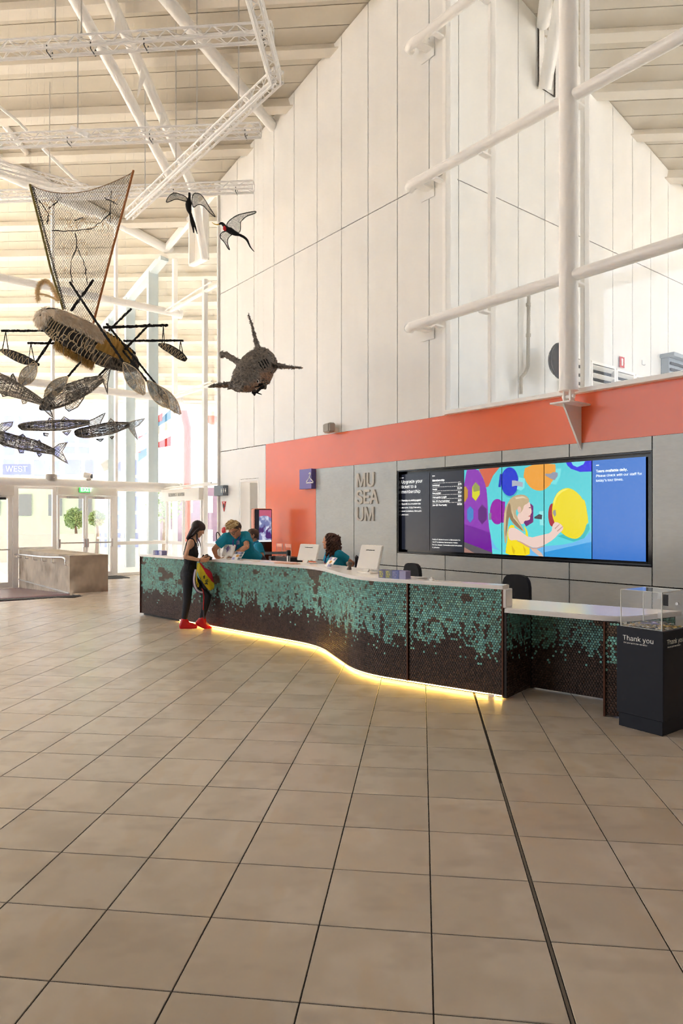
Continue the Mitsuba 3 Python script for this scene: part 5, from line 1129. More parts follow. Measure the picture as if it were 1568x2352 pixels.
    for q in 'LR':
        fd = unit(v['foot' + q]); a = v['an' + q]; so = v.get('sole' + q, np.array([0, 0, 1.0])); x = unit(np.cross(fd, so)); so = unit(np.cross(x, fd)); b = a - so * 0.075
        ms = [hullm((a + so * 0.025, 0.048), (b - fd * 0.035 + so * 0.015, 0.040), (b + fd * 0.06 + so * 0.02, 0.042)), hullm((b - fd * 0.035 + so * 0.0, 0.036), (b + fd * 0.10 + x * 0.01, 0.040), (b + fd * 0.10 - x * 0.01, 0.040), (b + fd * 0.165, 0.032), (b + fd * 0.05 + so * 0.03, 0.04))]
        m = cut(joinm(ms), b - so * 0.030, so)
        sk_ = obj('shoe', soft(m, 0.009, 5), shoe or 'm_black', k, smooth=True)
        if shoe:
            for i in range(3): 
                p = b + fd * (0.045 + 0.025 * i) + so * (0.068 - 0.012 * i); obj('lace', tube([p - x * 0.03 - so * 0.012, p, p + x * 0.03 - so * 0.012], 0.004, 6), mat('m_lace', hexc(150, 10, 18), 0.6), sk_)
    return k, P, v
X3, Y3 = np.array([1.0, 0, 0]), np.array([0, 1.0, 0])
# -- the visitor with the camera, seen from her right side
YV = 10.08
a = lambda u, v, dy=0.0: at(u, v, YV + dy)
Jv = dict(head=a(454.5, 1217, 0.14), face=X3 * 0.93 + Y3 * 0.10 - UP * 0.42, up=UP + X3 * 0.35, neck=a(445.5, 1241, 0.13), shR=a(437.5, 1246, -0.02), shL=a(442, 1246, 0.28),
          elR=a(426, 1279, -0.05), elL=a(436, 1281, 0.30), wrR=a(459, 1287, -0.03), wrL=a(459, 1286, 0.20), waist=a(437, 1298, 0.12), hipR=a(432, 1322, 0.03), hipL=a(435, 1322, 0.20),
          knR=a(429.5, 1381, 0.02), anR=a(422.5, 1428, 0.02), knL=a(477, 1370, 0.14), anL=a(463.5, 1424, 0.12), footR=X3 * 0.97 + Y3 * 0.2, footL=X3 * 0.90 + Y3 * 0.12 - UP * 0.38, soleL=UP * 0.9 + X3 * 0.4, back=-X3)
hv = [hand(a(460, 1287, -0.03), X3 + UP * 0.06 + Y3 * 0.12, Y3 * 0.9 + UP * 0.5, UP, 0.45, 0.95), hand(a(460, 1286, 0.20), X3 + UP * 0.10 - Y3 * 0.30, -Y3 + UP * 0.4, UP, 0.5, 0.95)]
mat('m_redshoe', hexc(206, 14, 26), 0.22, 0.0, 0.5, clearcoat=0.5)
vis_k, P, v = person('woman in black with red high tops holding a camera at the counter', Jv, SKIN[0], hv, 'black sleeveless top', mat('m_blacktop', hexc(20, 21, 28), 0.75), mat('m_jeans', hexc(26, 28, 38), 0.7), sleeve=0, g=0.88, head_s=0.96, shoe='m_redshoe', fit=0.014)
face(vis_k, P, 0.96)
hc = v['head']; f = unit(v['face']); u_ = unit(v['up'] - f * (v['up'] @ f)); r_ = np.cross(f, u_)
cap = hullm((P(-0.026, 0.045, 0), 0.098), (P(0.012, 0.046, 0), 0.086))
cap = cap - hullm((P(0.10, -0.05, 0.10), 0.072), (P(0.10, -0.05, -0.10), 0.072), (P(0.03, -0.09, 0.10), 0.05), (P(0.03, -0.09, -0.10), 0.05), (P(0.13, -0.01, 0), 0.06))
fall = hullm((P(-0.055, 0.02, 0.05), 0.052), (P(-0.055, 0.02, -0.05), 0.052), (P(-0.04, -0.07, 0.055), 0.035), (P(-0.04, -0.07, -0.055), 0.035), (a(431, 1236, 0.08), 0.026), (a(432, 1236, 0.20), 0.026))
sidel = [hullm((P(0.02, 0.04, 0.075 * q), 0.026), (P(-0.015, -0.03, 0.085 * q), 0.02), (P(-0.03, -0.09, 0.075 * q), 0.022)) for q in (1, -1)]
hm_ = soft(joinm([cap, fall] + sidel), 0.010, 5)
mat('m_darkhair', hexc(44, 31, 34), 0.38)
hk_ = obj('hair', hm_, 'm_darkhair', vis_k, smooth=True)
for k2, (p1, p2, p3) in enumerate((((452, 1240), (455, 1251), (454, 1259)), ((455.5, 1240), (460, 1250), (459.5, 1257)))): obj('lock', tube(spline([P(0.02, -0.06, 0.07)] + [a(*q, -0.06) for q in (p1, p2, p3)], 12), np.linspace(0.012, 0.004, 12), 7), 'm_darkhair', hk_)
wb_ = a(459, 1287, -0.03); wd_ = unit(v['wrR'] - v['elR']); w1_ = unit(np.cross(wd_, UP)); w2_ = np.cross(wd_, w1_)
obj('bracelet', tube([wb_ + (w1_ * math.cos(t) + w2_ * math.sin(t)) * 0.027 for t in np.arange(14) * math.pi / 7], 0.005, 6, closed=True), 'm_black', vis_k)
# her camera
cam_k = thing('photo_camera', 'small black camera held by the woman in black', 'camera')
cp = a(473.5, 1281.5, 0.075); cxx = unit(X3 + Y3 * 0.1); cyy = np.cross(UP, cxx)
obj('case', obox(cp, [cxx, cyy, UP], [0.062, 0.03, 0.036], 0.01), 'm_black', cam_k)
obj('prism_hump', obox(cp + UP * 0.042 + cxx * 0.01, [cxx, cyy, UP], [0.022, 0.024, 0.014], 0.006), 'm_black', cam_k)
obj('dial', tube([cp + UP * 0.034 - cxx * 0.042, cp + UP * 0.048 - cxx * 0.042], 0.011, 12), 'm_dark', cam_k)
obj('lens', tube([cp + cxx * 0.035, cp + cxx * 0.085 - UP * 0.012], [0.028, 0.026], 16), 'm_dark', cam_k)
# her bag, worn in front
bag = thing('drawstring_bag', 'yellow and red drawstring backpack hanging before the woman in black', 'bag')
b = lambda x, y, dy=-0.02: a(405 + x * 0.0808, 1270 + y * 0.0808, dy)
bm = soft(joinm([hullm((b(660, 330), 0.030), (b(720, 500), 0.062), (b(700, 480, 0.05), 0.06)), hullm((b(720, 500), 0.062), (b(830, 640), 0.098), (b(900, 860), 0.088), (b(860, 700, 0.05), 0.09)), hullm((b(900, 860), 0.088), (b(960, 940), 0.062), (b(850, 930), 0.055))]), 0.010, 6)
vv = np.array(bm.vertices); px = CX + FPX * vv[:, 0] / vv[:, 1]; py = HY - FPX * (vv[:, 2] - EYE) / vv[:, 1]
n_ = meshkit.fbm(vv * 30, 3); vv2 = vv + np.array(bm.vertex_normals) * ((n_ - 0.5) * 0.012)[:, None]
BXc = (vv - b(600, 290)) @ unit(b(1030, 900) - b(600, 290)); e2_ = unit(b(1030, 900) - b(600, 290)); e3_ = unit(np.cross(e2_, Y3)); lat = (vv - b(800, 650)) @ e3_; lat = lat if (b(1000, 500) - b(800, 650)) @ e3_ > 0 else -lat
colb = np.where((lat > 0.052)[:, None], hexc(196, 16, 52), hexc(206, 186, 22)); colb = np.where((lat < -0.062)[:, None], hexc(30, 34, 42), colb)
bm.vertices = vv2
obj('sack', bm, 'm_vcol', bag, smooth=True, color=colb)
for q in ([(770, 660), (800, 720)], [(800, 640), (780, 730)], [(820, 800), (890, 755)], [(830, 830), (900, 800)], [(800, 880), (880, 850)], [(840, 860), (890, 890)]): obj('print_mark', tube([b(*q[0], -0.155), b(*q[1], -0.155)], 0.007, 6), 'm_dark', bag)
obj('strap', tube(spline([b(555, 470, -0.13), b(510, 700, -0.15), b(520, 880, -0.15), b(600, 1060, -0.13), b(740, 1130, -0.09)], 30), 0.014, 8), mat('m_strapwhite', hexc(214, 204, 222), 0.6), bag, label='white shoulder strap')
obj('strap', tube(spline([b(530, 480, -0.12), b(488, 700, -0.135), b(500, 900, -0.135), b(590, 1090, -0.12), b(760, 1150, -0.08)], 30), 0.012, 8), mat('m_strapplum', hexc(86, 58, 96), 0.6), bag, label='plum edge of the strap')
obj('cord', tube(spline([b(600, 290, -0.09), b(580, 500, -0.16), b(565, 700, -0.17), b(575, 850, -0.17), b(620, 970, -0.17), b(632, 900, -0.17), b(590, 800, -0.17), b(585, 690, -0.17)], 40), 0.006, 6), mat('m_cord', hexc(206, 180, 20), 0.6), bag, label='yellow drawstring')
obj('tail_strap', tube(spline([b(750, 1130, -0.09), b(765, 1400, -0.06), b(775, 1700, -0.05), b(790, 1870, -0.05)], 20), 0.012, 6), mat('m_straptail', hexc(70, 66, 74), 0.7), bag, label='grey strap tail')
obj('tail_strap', tube(spline([b(720, 1010, -0.1), b(770, 1130, -0.10), b(775, 1400, -0.075), b(758, 1620, -0.065)], 20), 0.007, 6), 'm_redshoe', bag, label='red strap tail')
obj('green_tab', bar(b(715, 1200, -0.04), b(715, 1390, -0.04), 0.03, 0.01, X3), mat('m_green', hexc(20, 110, 76), 0.6), bag)
# -- staff
mat('m_teal', hexc(10, 148, 180), 0.7); mat('m_staffpants', hexc(32, 34, 44), 0.7); mat('m_lanyard', hexc(70, 50, 140), 0.5)
YS = 10.35
s = lambda x, y, dy=0.0: at(470 + x / 9.8, 1180 + y / 9.8, YS + dy)
hp = at(584, 1288, YS + 0.36)
Js = dict(head=s(690, 370, -0.06), face=-X3 * 0.48 - Y3 * 0.78 - UP * 0.62, up=UP - X3 * 0.22 - Y3 * 0.2, neck=s(775, 520, 0.04), shR=s(480, 535, -0.02), shL=s(920, 500, 0.06), elR=s(215, 800, -0.02), elL=s(945, 740, -0.16),
          wrR=s(255, 955, 0.06), wrL=s(590, 955, -0.02), waist=hp - X3 * 0.12 + UP * 0.13 - Y3 * 0.06, hipR=hp - X3 * 0.08 - UP * 0.02, hipL=hp + X3 * 0.10 - UP * 0.02, knR=hp * [1, 1, 0] + UP * 0.50 - X3 * 0.08, knL=hp * [1, 1, 0] + UP * 0.50 + X3 * 0.14,
          anR=hp * [1, 1, 0] + UP * 0.085 - X3 * 0.08 + Y3 * 0.05, anL=hp * [1, 1, 0] + UP * 0.085 + X3 * 0.16 + Y3 * 0.05, footR=-Y3 * 0.7 - X3 * 0.7, footL=-Y3, back=Y3 * 0.9 + X3 * 0.3)
hs2 = [hand(s(255, 955, 0.06), X3 * 0.55 - UP * 0.35 - Y3 * 0.5, -UP + X3 * 0.2, X3, 0.55), hand(s(590, 955, -0.02), -X3 * 0.95 - UP * 0.12 + Y3 * 0.1, -UP, -Y3, 0.22)]
m1, P, v = person('attendant with blond hair and glasses in a teal shirt leaning on the counter', Js, SKIN[1], hs2, 'teal polo shirt', 'm_teal', 'm_staffpants', sleeve=0.66, g=1.06, head_s=1.06, fit=0.014)
face(m1, P, 1.06, hexc(50, 40, 30))
hb_ = hullm((P(-0.030, 0.035, 0), 0.094), (P(0.0, 0.045, 0), 0.088)) - hullm((P(0.12, -0.02, 0.1), 0.085), (P(0.12, -0.02, -0.1), 0.085), (P(0.06, -0.14, 0.1), 0.08), (P(0.06, -0.14, -0.1), 0.08)) - hullm((P(-0.02, -0.12, 0.1), 0.085), (P(-0.02, -0.12, -0.1), 0.085))
obj('hair', soft(hb_, 0.010, 4), mat('m_undercut', hexc(78, 60, 46), 0.6), m1, smooth=True, label='dark cropped sides of the hair')
def tufts(P, n, seed, spread, base, L, r, lean):
    g = np.random.default_rng(seed); ms = []
    for i in range(n):
        th, ph = g.uniform(-math.pi, math.pi), g.uniform(0.0, spread)
        d = np.array([math.sin(ph) * math.cos(th), math.cos(ph), math.sin(ph) * math.sin(th)]); p = np.array(base) + d * 0.090
        e = d * 0.5 + np.array(lean) + g.normal(size=3) * 0.10; q = p + unit(e) * L * g.uniform(0.6, 1.1); w = (p + q) / 2 + d * 0.010
        ms.append(tube(spline([P(*p), P(*w), P(*q)], 6), np.array([1, 1.05, 1, 0.8, 0.5, 0.15]) * r, 6))
    return ms
tm_ = tufts(P, 260, 3, 1.2, (-0.010, 0.040, 0), 0.062, 0.0075, (0.55, 0.0, 0.55))
gh = np.random.default_rng(2); nvt = len(tm_[0].vertices)
obj('fringe', cat_(tm_), 'm_vcol', m1, smooth=True, color=np.repeat(np.array([hexc(230, 208, 158), hexc(216, 188, 134), hexc(240, 224, 184), hexc(176, 142, 96)])[gh.integers(0, 4, 260)], nvt, 0), label='swept blond hair on top', kind='stuff')
def glasses(k, P, s=1.0):
    gk = []
    for q in (1, -1):
        c = P(0.094, 0.010, 0.034 * q); gk.append(tube([c + (np.array(P(0, 0, 1)) - np.array(P(0, 0, 0))) * 0.027 * math.cos(t) + (np.array(P(0, 1, 0)) - np.array(P(0, 0, 0))) * 0.021 * math.sin(t) for t in np.arange(16) * math.pi / 8], 0.0032, 6, closed=True))
        gk.append(tube([P(0.094, 0.016, 0.061 * q), P(0.04, 0.02, 0.082 * q), P(-0.012, 0.02, 0.086 * q)], 0.003, 6))
    gk.append(tube([P(0.094, 0.014, -0.008), P(0.098, 0.017, 0), P(0.094, 0.014, 0.008)], 0.003, 6))
    obj('glasses', cat_(gk), 'm_black', k)
glasses(m1, P)
obj('lanyard', cat_([tube(spline([s(650, 585, -0.13), s(634, 640, -0.175), s(645, 720, -0.15), s(660, 800, -0.06)], 14), 0.008, 6), tube(spline([s(800, 520, -0.10), s(735, 640, -0.15), s(712, 730, -0.12), s(700, 800, -0.05)], 14), 0.008, 6)]), 'm_lanyard', m1)
nk = unit(v['head'] - v['neck'])
obj('collar', cat_([tube(spline([v['neck'] + nk * 0.03 + X3 * 0.075 * math.cos(t) + Y3 * 0.075 * math.sin(t) - UP * 0.015 * (1 - math.sin(t)) for t in np.linspace(-1.2, 4.3, 14)], 30), 0.014, 8)]), 'm_teal', m1)
obj('shirt_badge', obox(s(750, 650, -0.150), [X3, UP, -Y3], [0.022, 0.03, 0.003], 0.002), mat('m_badge', hexc(120, 130, 150), 0.5), m1)
# -- second attendant, in profile behind
YM = 11.75
s = lambda x, y, dy=0.0: at(470 + x / 9.8, 1180 + y / 9.8, YM + dy)
hp = np.r_[at(592, 1192, YM + 0.12)[:2], 0.72]
Jm = dict(head=s(1075, 495), face=-X3 * 0.92 - Y3 * 0.30 - UP * 0.12, up=UP, neck=s(1120, 665, 0.02), shR=s(1140, 735, 0.20), shL=s(1210, 740, -0.16), elR=s(1120, 950, 0.25), elL=s(1290, 960, -0.22), wrR=s(960, 1040, 0.1), wrL=s(1060, 1060, -0.2),
          waist=hp + UP * 0.20, hipR=hp + Y3 * 0.08 + UP * 0.02, hipL=hp - Y3 * 0.08 + UP * 0.02, knR=hp - X3 * 0.42 + Y3 * 0.1 - UP * 0.04, knL=hp - X3 * 0.42 - Y3 * 0.1 - UP * 0.04, anR=np.r_[(hp - X3 * 0.40 + Y3 * 0.1)[:2], 0.29], anL=np.r_[(hp - X3 * 0.40 - Y3 * 0.1)[:2], 0.29], footR=-X3, footL=-X3, back=X3)
hs3 = [hand(Jm['wrR'], -X3, -UP, Y3, 0.3), hand(Jm['wrL'], -X3, -UP, -Y3, 0.3)]
m2_, P, v = person('older attendant in a teal shirt seated behind the blond attendant', Jm, SKIN[2], hs3, 'teal polo shirt', 'm_teal', 'm_staffpants', sleeve=0.7, g=1.05, head_s=1.02, fit=0.014)
face(m2_, P, 1.02, hexc(90, 70, 56))
hb_ = hullm((P(-0.030, 0.030, 0), 0.092), (P(0.004, 0.042, 0), 0.084)) - hullm((P(0.13, -0.02, 0.1), 0.095), (P(0.13, -0.02, -0.1), 0.095), (P(0.06, -0.14, 0.1), 0.09), (P(0.06, -0.14, -0.1), 0.09)) - hullm((P(-0.02, -0.12, 0.1), 0.085), (P(-0.02, -0.12, -0.1), 0.085))
obj('hair', soft(hb_, 0.010, 4), mat('m_brownhair', hexc(92, 66, 52), 0.6), m2_, smooth=True)
glasses(m2_, P)
obj('lanyard', tube(spline([v['neck'] + X3 * 0.06 - Y3 * 0.06 + UP * 0.03, v['neck'] - Y3 * 0.085 - UP * 0.02, v['neck'] - X3 * 0.09 - Y3 * 0.08 - UP * 0.10], 12), 0.009, 6), 'm_lanyard', m2_)
st = thing('counter_stool', 'dark swivel stool under the older attendant', 'stool')
c = hp * [1, 1, 0]
obj('seat', lathe([[0, 0.56], [0.19, 0.56], [0.2, 0.58], [0.2, 0.605], [0.18, 0.62], [0, 0.62]], 24, c), 'm_chair', st)
obj('stem', tube([c + UP * 0.02, c + UP * 0.57], 0.03, 12), 'm_black', st); obj('foot_ring', tube([c + UP * 0.24 - X3 * 0.12 + np.array([0.30 * math.cos(t), 0.26 * math.sin(t), 0]) for t in np.arange(20) * math.pi / 10], 0.014, 8, closed=True), 'm_chrome', st)
obj('base', lathe([[0, 0], [0.24, 0], [0.24, 0.015], [0.04, 0.04], [0, 0.04]], 24, c), 'm_black', st)
obj('backrest', obox(c + X3 * 0.27 + UP * 0.86, [Y3, X3, UP], [0.18, 0.02, 0.15], 0.02), 'm_chair', st); obj('back_bracket', tube([c + UP * 0.55, c + X3 * 0.26 + UP * 0.58, c + X3 * 0.28 + UP * 0.8], 0.014, 8), 'm_black', st)
# -- seated attendant with curly hair
YW = 9.62
w_ = lambda x, y, dy=0.0: at(730 + x / 7.127, 1210 + y / 7.127, YW + dy)
hp = np.r_[at(776, 1192, YW + 0.06)[:2], 0.74]
Jw = dict(head=w_(190, 250), face=-X3 * 0.95 + Y3 * 0.22 + UP * 0.12, up=UP + X3 * 0.1, neck=w_(235, 410, 0.02), shR=w_(190, 455, 0.20), shL=w_(345, 460, -0.12), elR=w_(120, 640, 0.26), elL=w_(560, 600, -0.06), wrR=w_(20, 700, 0.1), wrL=w_(470, 690, -0.22),
          waist=hp + UP * 0.22, hipR=hp + Y3 * 0.08 + UP * 0.02, hipL=hp - Y3 * 0.08 + UP * 0.02, knR=hp - X3 * 0.40 + Y3 * 0.16 - UP * 0.03, knL=hp - X3 * 0.40 + Y3 * 0.02 - UP * 0.03, anR=np.r_[(hp - X3 * 0.38 + Y3 * 0.16)[:2], 0.31], anL=np.r_[(hp - X3 * 0.38 + Y3 * 0.02)[:2], 0.31], footR=-X3, footL=-X3, back=X3)
hs4 = [hand(Jw['wrR'], -X3 * 0.9 - Y3 * 0.3, -UP, Y3, 0.3, 0.92), hand(Jw['wrL'], -X3 * 0.8 - Y3 * 0.3 - UP * 0.3, -UP, X3, 0.3, 0.92)]
m3_, P, v = person('seated attendant with curly brown hair in a teal shirt behind the counter', Jw, SKIN[3], hs4, 'teal polo shirt', 'm_teal', 'm_staffpants', sleeve=0.60, g=0.94, head_s=0.98, fit=0.014)
face(m3_, P, 0.98)
g = np.random.default_rng(8); ms, cc = [], []
core = joinm([hullm((P(-0.040, 0.04, 0), 0.095), (P(-0.005, 0.05, 0), 0.088)) - hullm((P(0.14, -0.02, 0.12), 0.09), (P(0.14, -0.02, -0.12), 0.09), (P(0.07, -0.16, 0.12), 0.08), (P(0.07, -0.16, -0.12), 0.08)), hullm((P(-0.06, 0.03, 0.05), 0.07), (P(-0.06, 0.03, -0.05), 0.07), (P(-0.07, -0.13, 0.07), 0.06), (P(-0.06, -0.12, -0.06), 0.055), (w_(330, 400, -0.05), 0.05))])
hk3 = obj('hair', soft(core, 0.011, 4), mat('m_curl', hexc(74, 46, 36), 0.5), m3_, smooth=True)
for i in range(340):
    th = g.uniform(-2.5, 2.5); z = g.uniform(-0.19, 0.10)
    rr = 0.112 if z > -0.02 else 0.118 + 0.02 * g.random()
    ax_ = -math.cos(th) * rr - 0.035; sd_ = math.sin(th) * rr * 0.98
    if z > 0.02: q_ = math.sqrt(max(0.02, 1 - ((z - 0.03) / 0.11) ** 2)); ax_ = -math.cos(th) * rr * q_ - 0.03; sd_ = math.sin(th) * rr * q_
    if ax_ > -0.0 and z < 0.03: ax_ = -0.005
    p = np.array([ax_, z + 0.02, sd_]); R_ = 0.013 + 0.006 * g.random(); t_ = np.linspace(0, 4.5, 16); ph = g.uniform(0, 6)
    ms.append(tube([P(p[0] + R_ * math.cos(q + ph) * 0.8, p[1] - 0.013 * q, p[2] + R_ * math.sin(q + ph)) for q in t_], np.linspace(0.0095, 0.004, 16), 6)); cc.append(np.tile(np.array(hexc(88, 56, 42)) * g.uniform(0.6, 1.6), (len(ms[-1].vertices), 1)))
obj('curls', cat_(ms), 'm_vcol', hk3, smooth=True, color=np.vstack(cc), kind='stuff')
obj('lanyard', tube(spline([v['neck'] - Y3 * 0.07 + UP * 0.02, v['neck'] - X3 * 0.08 - Y3 * 0.06 - UP * 0.06, v['neck'] - X3 * 0.11 - Y3 * 0.02 - UP * 0.16], 12), 0.008, 6), 'm_lanyard', m3_)
st = thing('counter_stool', 'dark swivel chair under the curly haired attendant', 'stool')
c = hp * [1, 1, 0]
obj('seat', lathe([[0, 0.57], [0.2, 0.57], [0.21, 0.59], [0.21, 0.615], [0.19, 0.63], [0, 0.63]], 24, c), 'm_chair', st)
obj('stem', tube([c + UP * 0.02, c + UP * 0.58], 0.03, 12), 'm_black', st); obj('foot_ring', tube([c + UP * 0.26 - X3 * 0.12 + np.array([0.30 * math.cos(t), 0.26 * math.sin(t), 0]) for t in np.arange(20) * math.pi / 10], 0.014, 8, closed=True), 'm_chrome', st)
obj('base', lathe([[0, 0], [0.24, 0], [0.24, 0.015], [0.04, 0.04], [0, 0.04]], 24, c), 'm_black', st)
obj('backrest', obox(c + X3 * 0.27 + UP * 0.93, [Y3, X3, UP], [0.19, 0.025, 0.20], 0.02), 'm_chair', st); obj('back_bracket', tube([c + UP * 0.56, c + X3 * 0.26 + UP * 0.58, c + X3 * 0.28 + UP * 0.8], 0.014, 8), 'm_black', st)
# ------------------------------------------------------------------ lighting trusses under the ceiling
def truss(p0, p1, label, hang=(), pitch=0.36, w=0.17, h=0.17, clamps=()):
    k = thing('lighting_truss', label, 'lighting truss')
    d = unit(p1 - p0); x = unit(np.cross(d, UP)); L = np.linalg.norm(p1 - p0)
    cn = lambda a, b: x * a * w / 2 + UP * b * h / 2
    for a, b in ((-1, -1), (1, -1), (1, 1), (-1, 1)): obj('chord', tube([p0 + cn(a, b), p1 + cn(a, b)], 0.021 if b < 0 else 0.018, 10), 'm_truss', k)
    n = max(2, int(round(L / pitch)))
    fams = [((-1, -1), (-1, 1)), ((1, -1), (1, 1)), ((-1, -1), (1, -1)), ((-1, 1), (1, 1))]
    for (a, b) in fams:
        e = L / n
        for i in range(n):
            for q in (0, 1):
                s0, s1 = (i + 0.5 * q) * e, (i + 0.5 * q + 0.5) * e
                c0, c1 = (a, b) if q == 0 else (b, a)
                obj('lacing_bar', tube([p0 + d * s0 + cn(*c0), p0 + d * s1 + cn(*c1)], 0.0075, 5, cap=False), 'm_truss', k)
    for s in (0, L): obj('end_frame', tube([p0 + d * s + cn(*c) for c in ((-1, -1), (1, -1), (1, 1), (-1, 1))], 0.011, 6, closed=True), 'm_truss', k)
    for f in hang:
        q = p0 + d * L * f + UP * h / 2; top = roof_z(q) - 0.25
        obj('hanger_rod', tube([q, [q[0], q[1], top]], 0.011, 6), 'm_steel', k)
        obj('shackle', tube([q + UP * 0.05 + x * 0.03, q + UP * 0.12, q + UP * 0.05 - x * 0.03], 0.014, 6), 'm_steel', k)
    for f in clamps:
        q = p0 + d * L * f - UP * h / 2
        obj('clamp', tube([q - x * w / 2 + UP * 0.05, q - x * w / 2 - UP * 0.05, q + x * w / 2 - UP * 0.05, q + x * w / 2 + UP * 0.05], 0.009, 6), 'm_dark', k)
    obj('cable_pipe', tube([p0 - x * w * 0.3 - UP * (h / 2 + 0.04), p1 - x * w * 0.3 - UP * (h / 2 + 0.04)], 0.02, 8), 'm_truss', k)
ZT_ = 9.0
zp = lambda u, v, z=ZT_: ground(u, v, z)
truss(zp(-50, 118), zp(626, 72), 'nearest long white lighting truss crossing the upper left', (0.27, 0.36), clamps=(0.25, 0.4, 0.58, 0.97))
truss(zp(-50, 325), zp(598, 298), 'middle long white lighting truss with its end before the panelled wall', (0.36, 0.78), clamps=(0.33, 0.62, 0.95))
truss(zp(-50, 452), zp(582, 428), 'far long white lighting truss behind the hanging net sail', (), clamps=(0.3, 0.72, 0.94))
truss(zp(-60, 368, 9.3), zp(200, 437, 9.3), 'slanting white lighting truss at the left edge behind the sail', (0.65,))
truss(zp(574, -40, 8.72), zp(633, 183, 8.72), 'short white lighting truss running away from the top edge', ())
truss(zp(640, 172, 8.72), zp(296, 493, 8.72), 'diagonal white lighting truss running parallel to the panelled wall', (0.2, 0.6, 0.85))
hb = tag(key_for('hoist_beam'), 'short white rigging beam clamped across the middle truss', kind='structure')
obj('pipe', bar(zp(163, 294, 9.2), zp(205, 312, 9.0), 0.07, 0.09, bev=0.01), 'm_truss', hb)
# ------------------------------------------------------------------ woven sculptures hanging in the hall
mat('m_cane', hexc(58, 54, 50), 0.8); mat('m_black_yarn', hexc(20, 20, 22), 0.9); mat('m_cream_cord', hexc(216, 196, 164), 0.8)
rs_ = np.random.default_rng(21)
WIRE = np.array([hexc(*c) for c in ((92, 87, 82), (128, 121, 113), (168, 160, 150), (104, 98, 92), (56, 53, 51), (200, 191, 180))])
def colorize(ms, pal=WIRE):
    return cat_(ms), np.vstack([np.tile(pal[rs_.integers(0, len(pal))], (len(m.vertices), 1)) for m in ms])
def hang_wires(k, pts, r=0.0007):
    obj('hanging_wire', cat_([tube([p, [p[0], p[1], roof_z(p) - 0.05]], r, 4, cap=False) for p in pts]), 'm_steel', k)
def frame_of(sp):
    t = np.gradient(sp, axis=0); t /= np.linalg.norm(t, axis=1, keepdims=True)
    b = np.cross(t, Y3); b /= np.linalg.norm(b, axis=1, keepdims=True); b = np.where(b[:, 2:] < 0, -b, b)      # up, square to the spine
    return t, b, np.cross(t, b)
class Spindle:
    """a bulging body along a pixel spine: half heights hh (pixels) across it, depth Y, thickness ratio"""
    def __init__(s, px, hh, Y, ratio=0.65, n=60):
        px = np.asarray(px, float); w = np.linspace(0, 1, len(px)); q = np.linspace(0, 1, n)
        from scipy.interpolate import PchipInterpolator as PI_
        u, v = PI_(w, px[:, 0])(q), PI_(w, px[:, 1])(q); Yq = np.interp(q, np.linspace(0, 1, len(Y)), Y)
        s.sp = np.array([at(a, b, c) for a, b, c in zip(u, v, Yq)]); s.h = PI_(np.linspace(0, 1, len(hh)), np.asarray(hh, float))(q) * Yq / FPX
        s.t, s.up, s.side = frame_of(s.sp); s.ratio = ratio; s.n = n
    def at(s, f, th, off=0.0):
        x = np.asarray(f) * (s.n - 1); i = np.clip(x.astype(int) if hasattr(x, 'astype') else int(x), 0, s.n - 2); w = (x - i)
        L = lambda a: (a[i].T * (1 - w) + a[i + 1].T * w).T
        h = L(s.h) + off; c, sn = np.cos(th), np.sin(th)
        return L(s.sp) + (L(s.up).T * (h * c)).T + (L(s.side).T * ((h * s.ratio if off == 0 else L(s.h) * s.ratio + off) * sn)).T
    def mesh(s, m=28, off=0.0, f0=0.0, f1=1.0, n=None):
        n = n or s.n; F_ = np.linspace(f0, f1, n); A_ = np.arange(m) * 2 * np.pi / m
        v = s.at(np.repeat(F_, m), np.tile(A_, n), off)
        i, j = np.meshgrid(np.arange(n - 1), np.arange(m), indexing='ij'); j2 = (j + 1) % m
        q = np.stack([i * m + j, i * m + j2, (i + 1) * m + j2, (i + 1) * m + j], -1).reshape(-1, 4)
        f = np.vstack([q[:, [0, 1, 2]], q[:, [0, 2, 3]]])
        v = np.vstack([v, v[:m].mean(0), v[-m:].mean(0)]); k = n * m; jj = np.arange(m)
        f = np.vstack([f, np.stack([jj * 0 + k, (jj + 1) % m, jj], 1), np.stack([jj * 0 + k + 1, k - m + jj, k - m + (jj + 1) % m], 1)])
        t = trimesh.Trimesh(v, f, process=False)
        if t.volume < 0: t.invert()
        return t
    def weave(s, rings, strands, r):
        ms = []; A_ = np.arange(20) * 2 * np.pi / 20
        for f in (np.arange(rings) + 0.5) / rings:
            f = np.clip(f + rs_.normal() * 0.2 / rings, 0, 1); j = rs_.normal(size=20) * r * 0.9
            p = s.at(np.clip(np.full(20, f) + rs_.normal(size=20) * 0.12 / rings, 0, 1), A_); p = p + (p - p.mean(0)) * 0.03 * rs_.normal(size=(20, 1)); ms.append(tube(p, r * rs_.uniform(0.7, 1.4), 4, closed=True))
        F_ = np.linspace(0, 1, 34)
        for a0 in np.arange(strands) * 2 * np.pi / strands:
            ms.append(tube(s.at(F_, a0 + rs_.normal(size=34) * 0.06), r * rs_.uniform(0.8, 1.5), 4, cap=False))
        return ms
def pxpoly(pts, Y):
    """pixel polygon -> (shapely polygon, function to 3-D on the plane of constant or sloping depth)"""
    Yf = Y if callable(Y) else (lambda u, v: Y)
    return Polygon(pts).buffer(0), lambda q: np.array([at(u, v, Yf(u, v)) for u, v in np.asarray(q)])
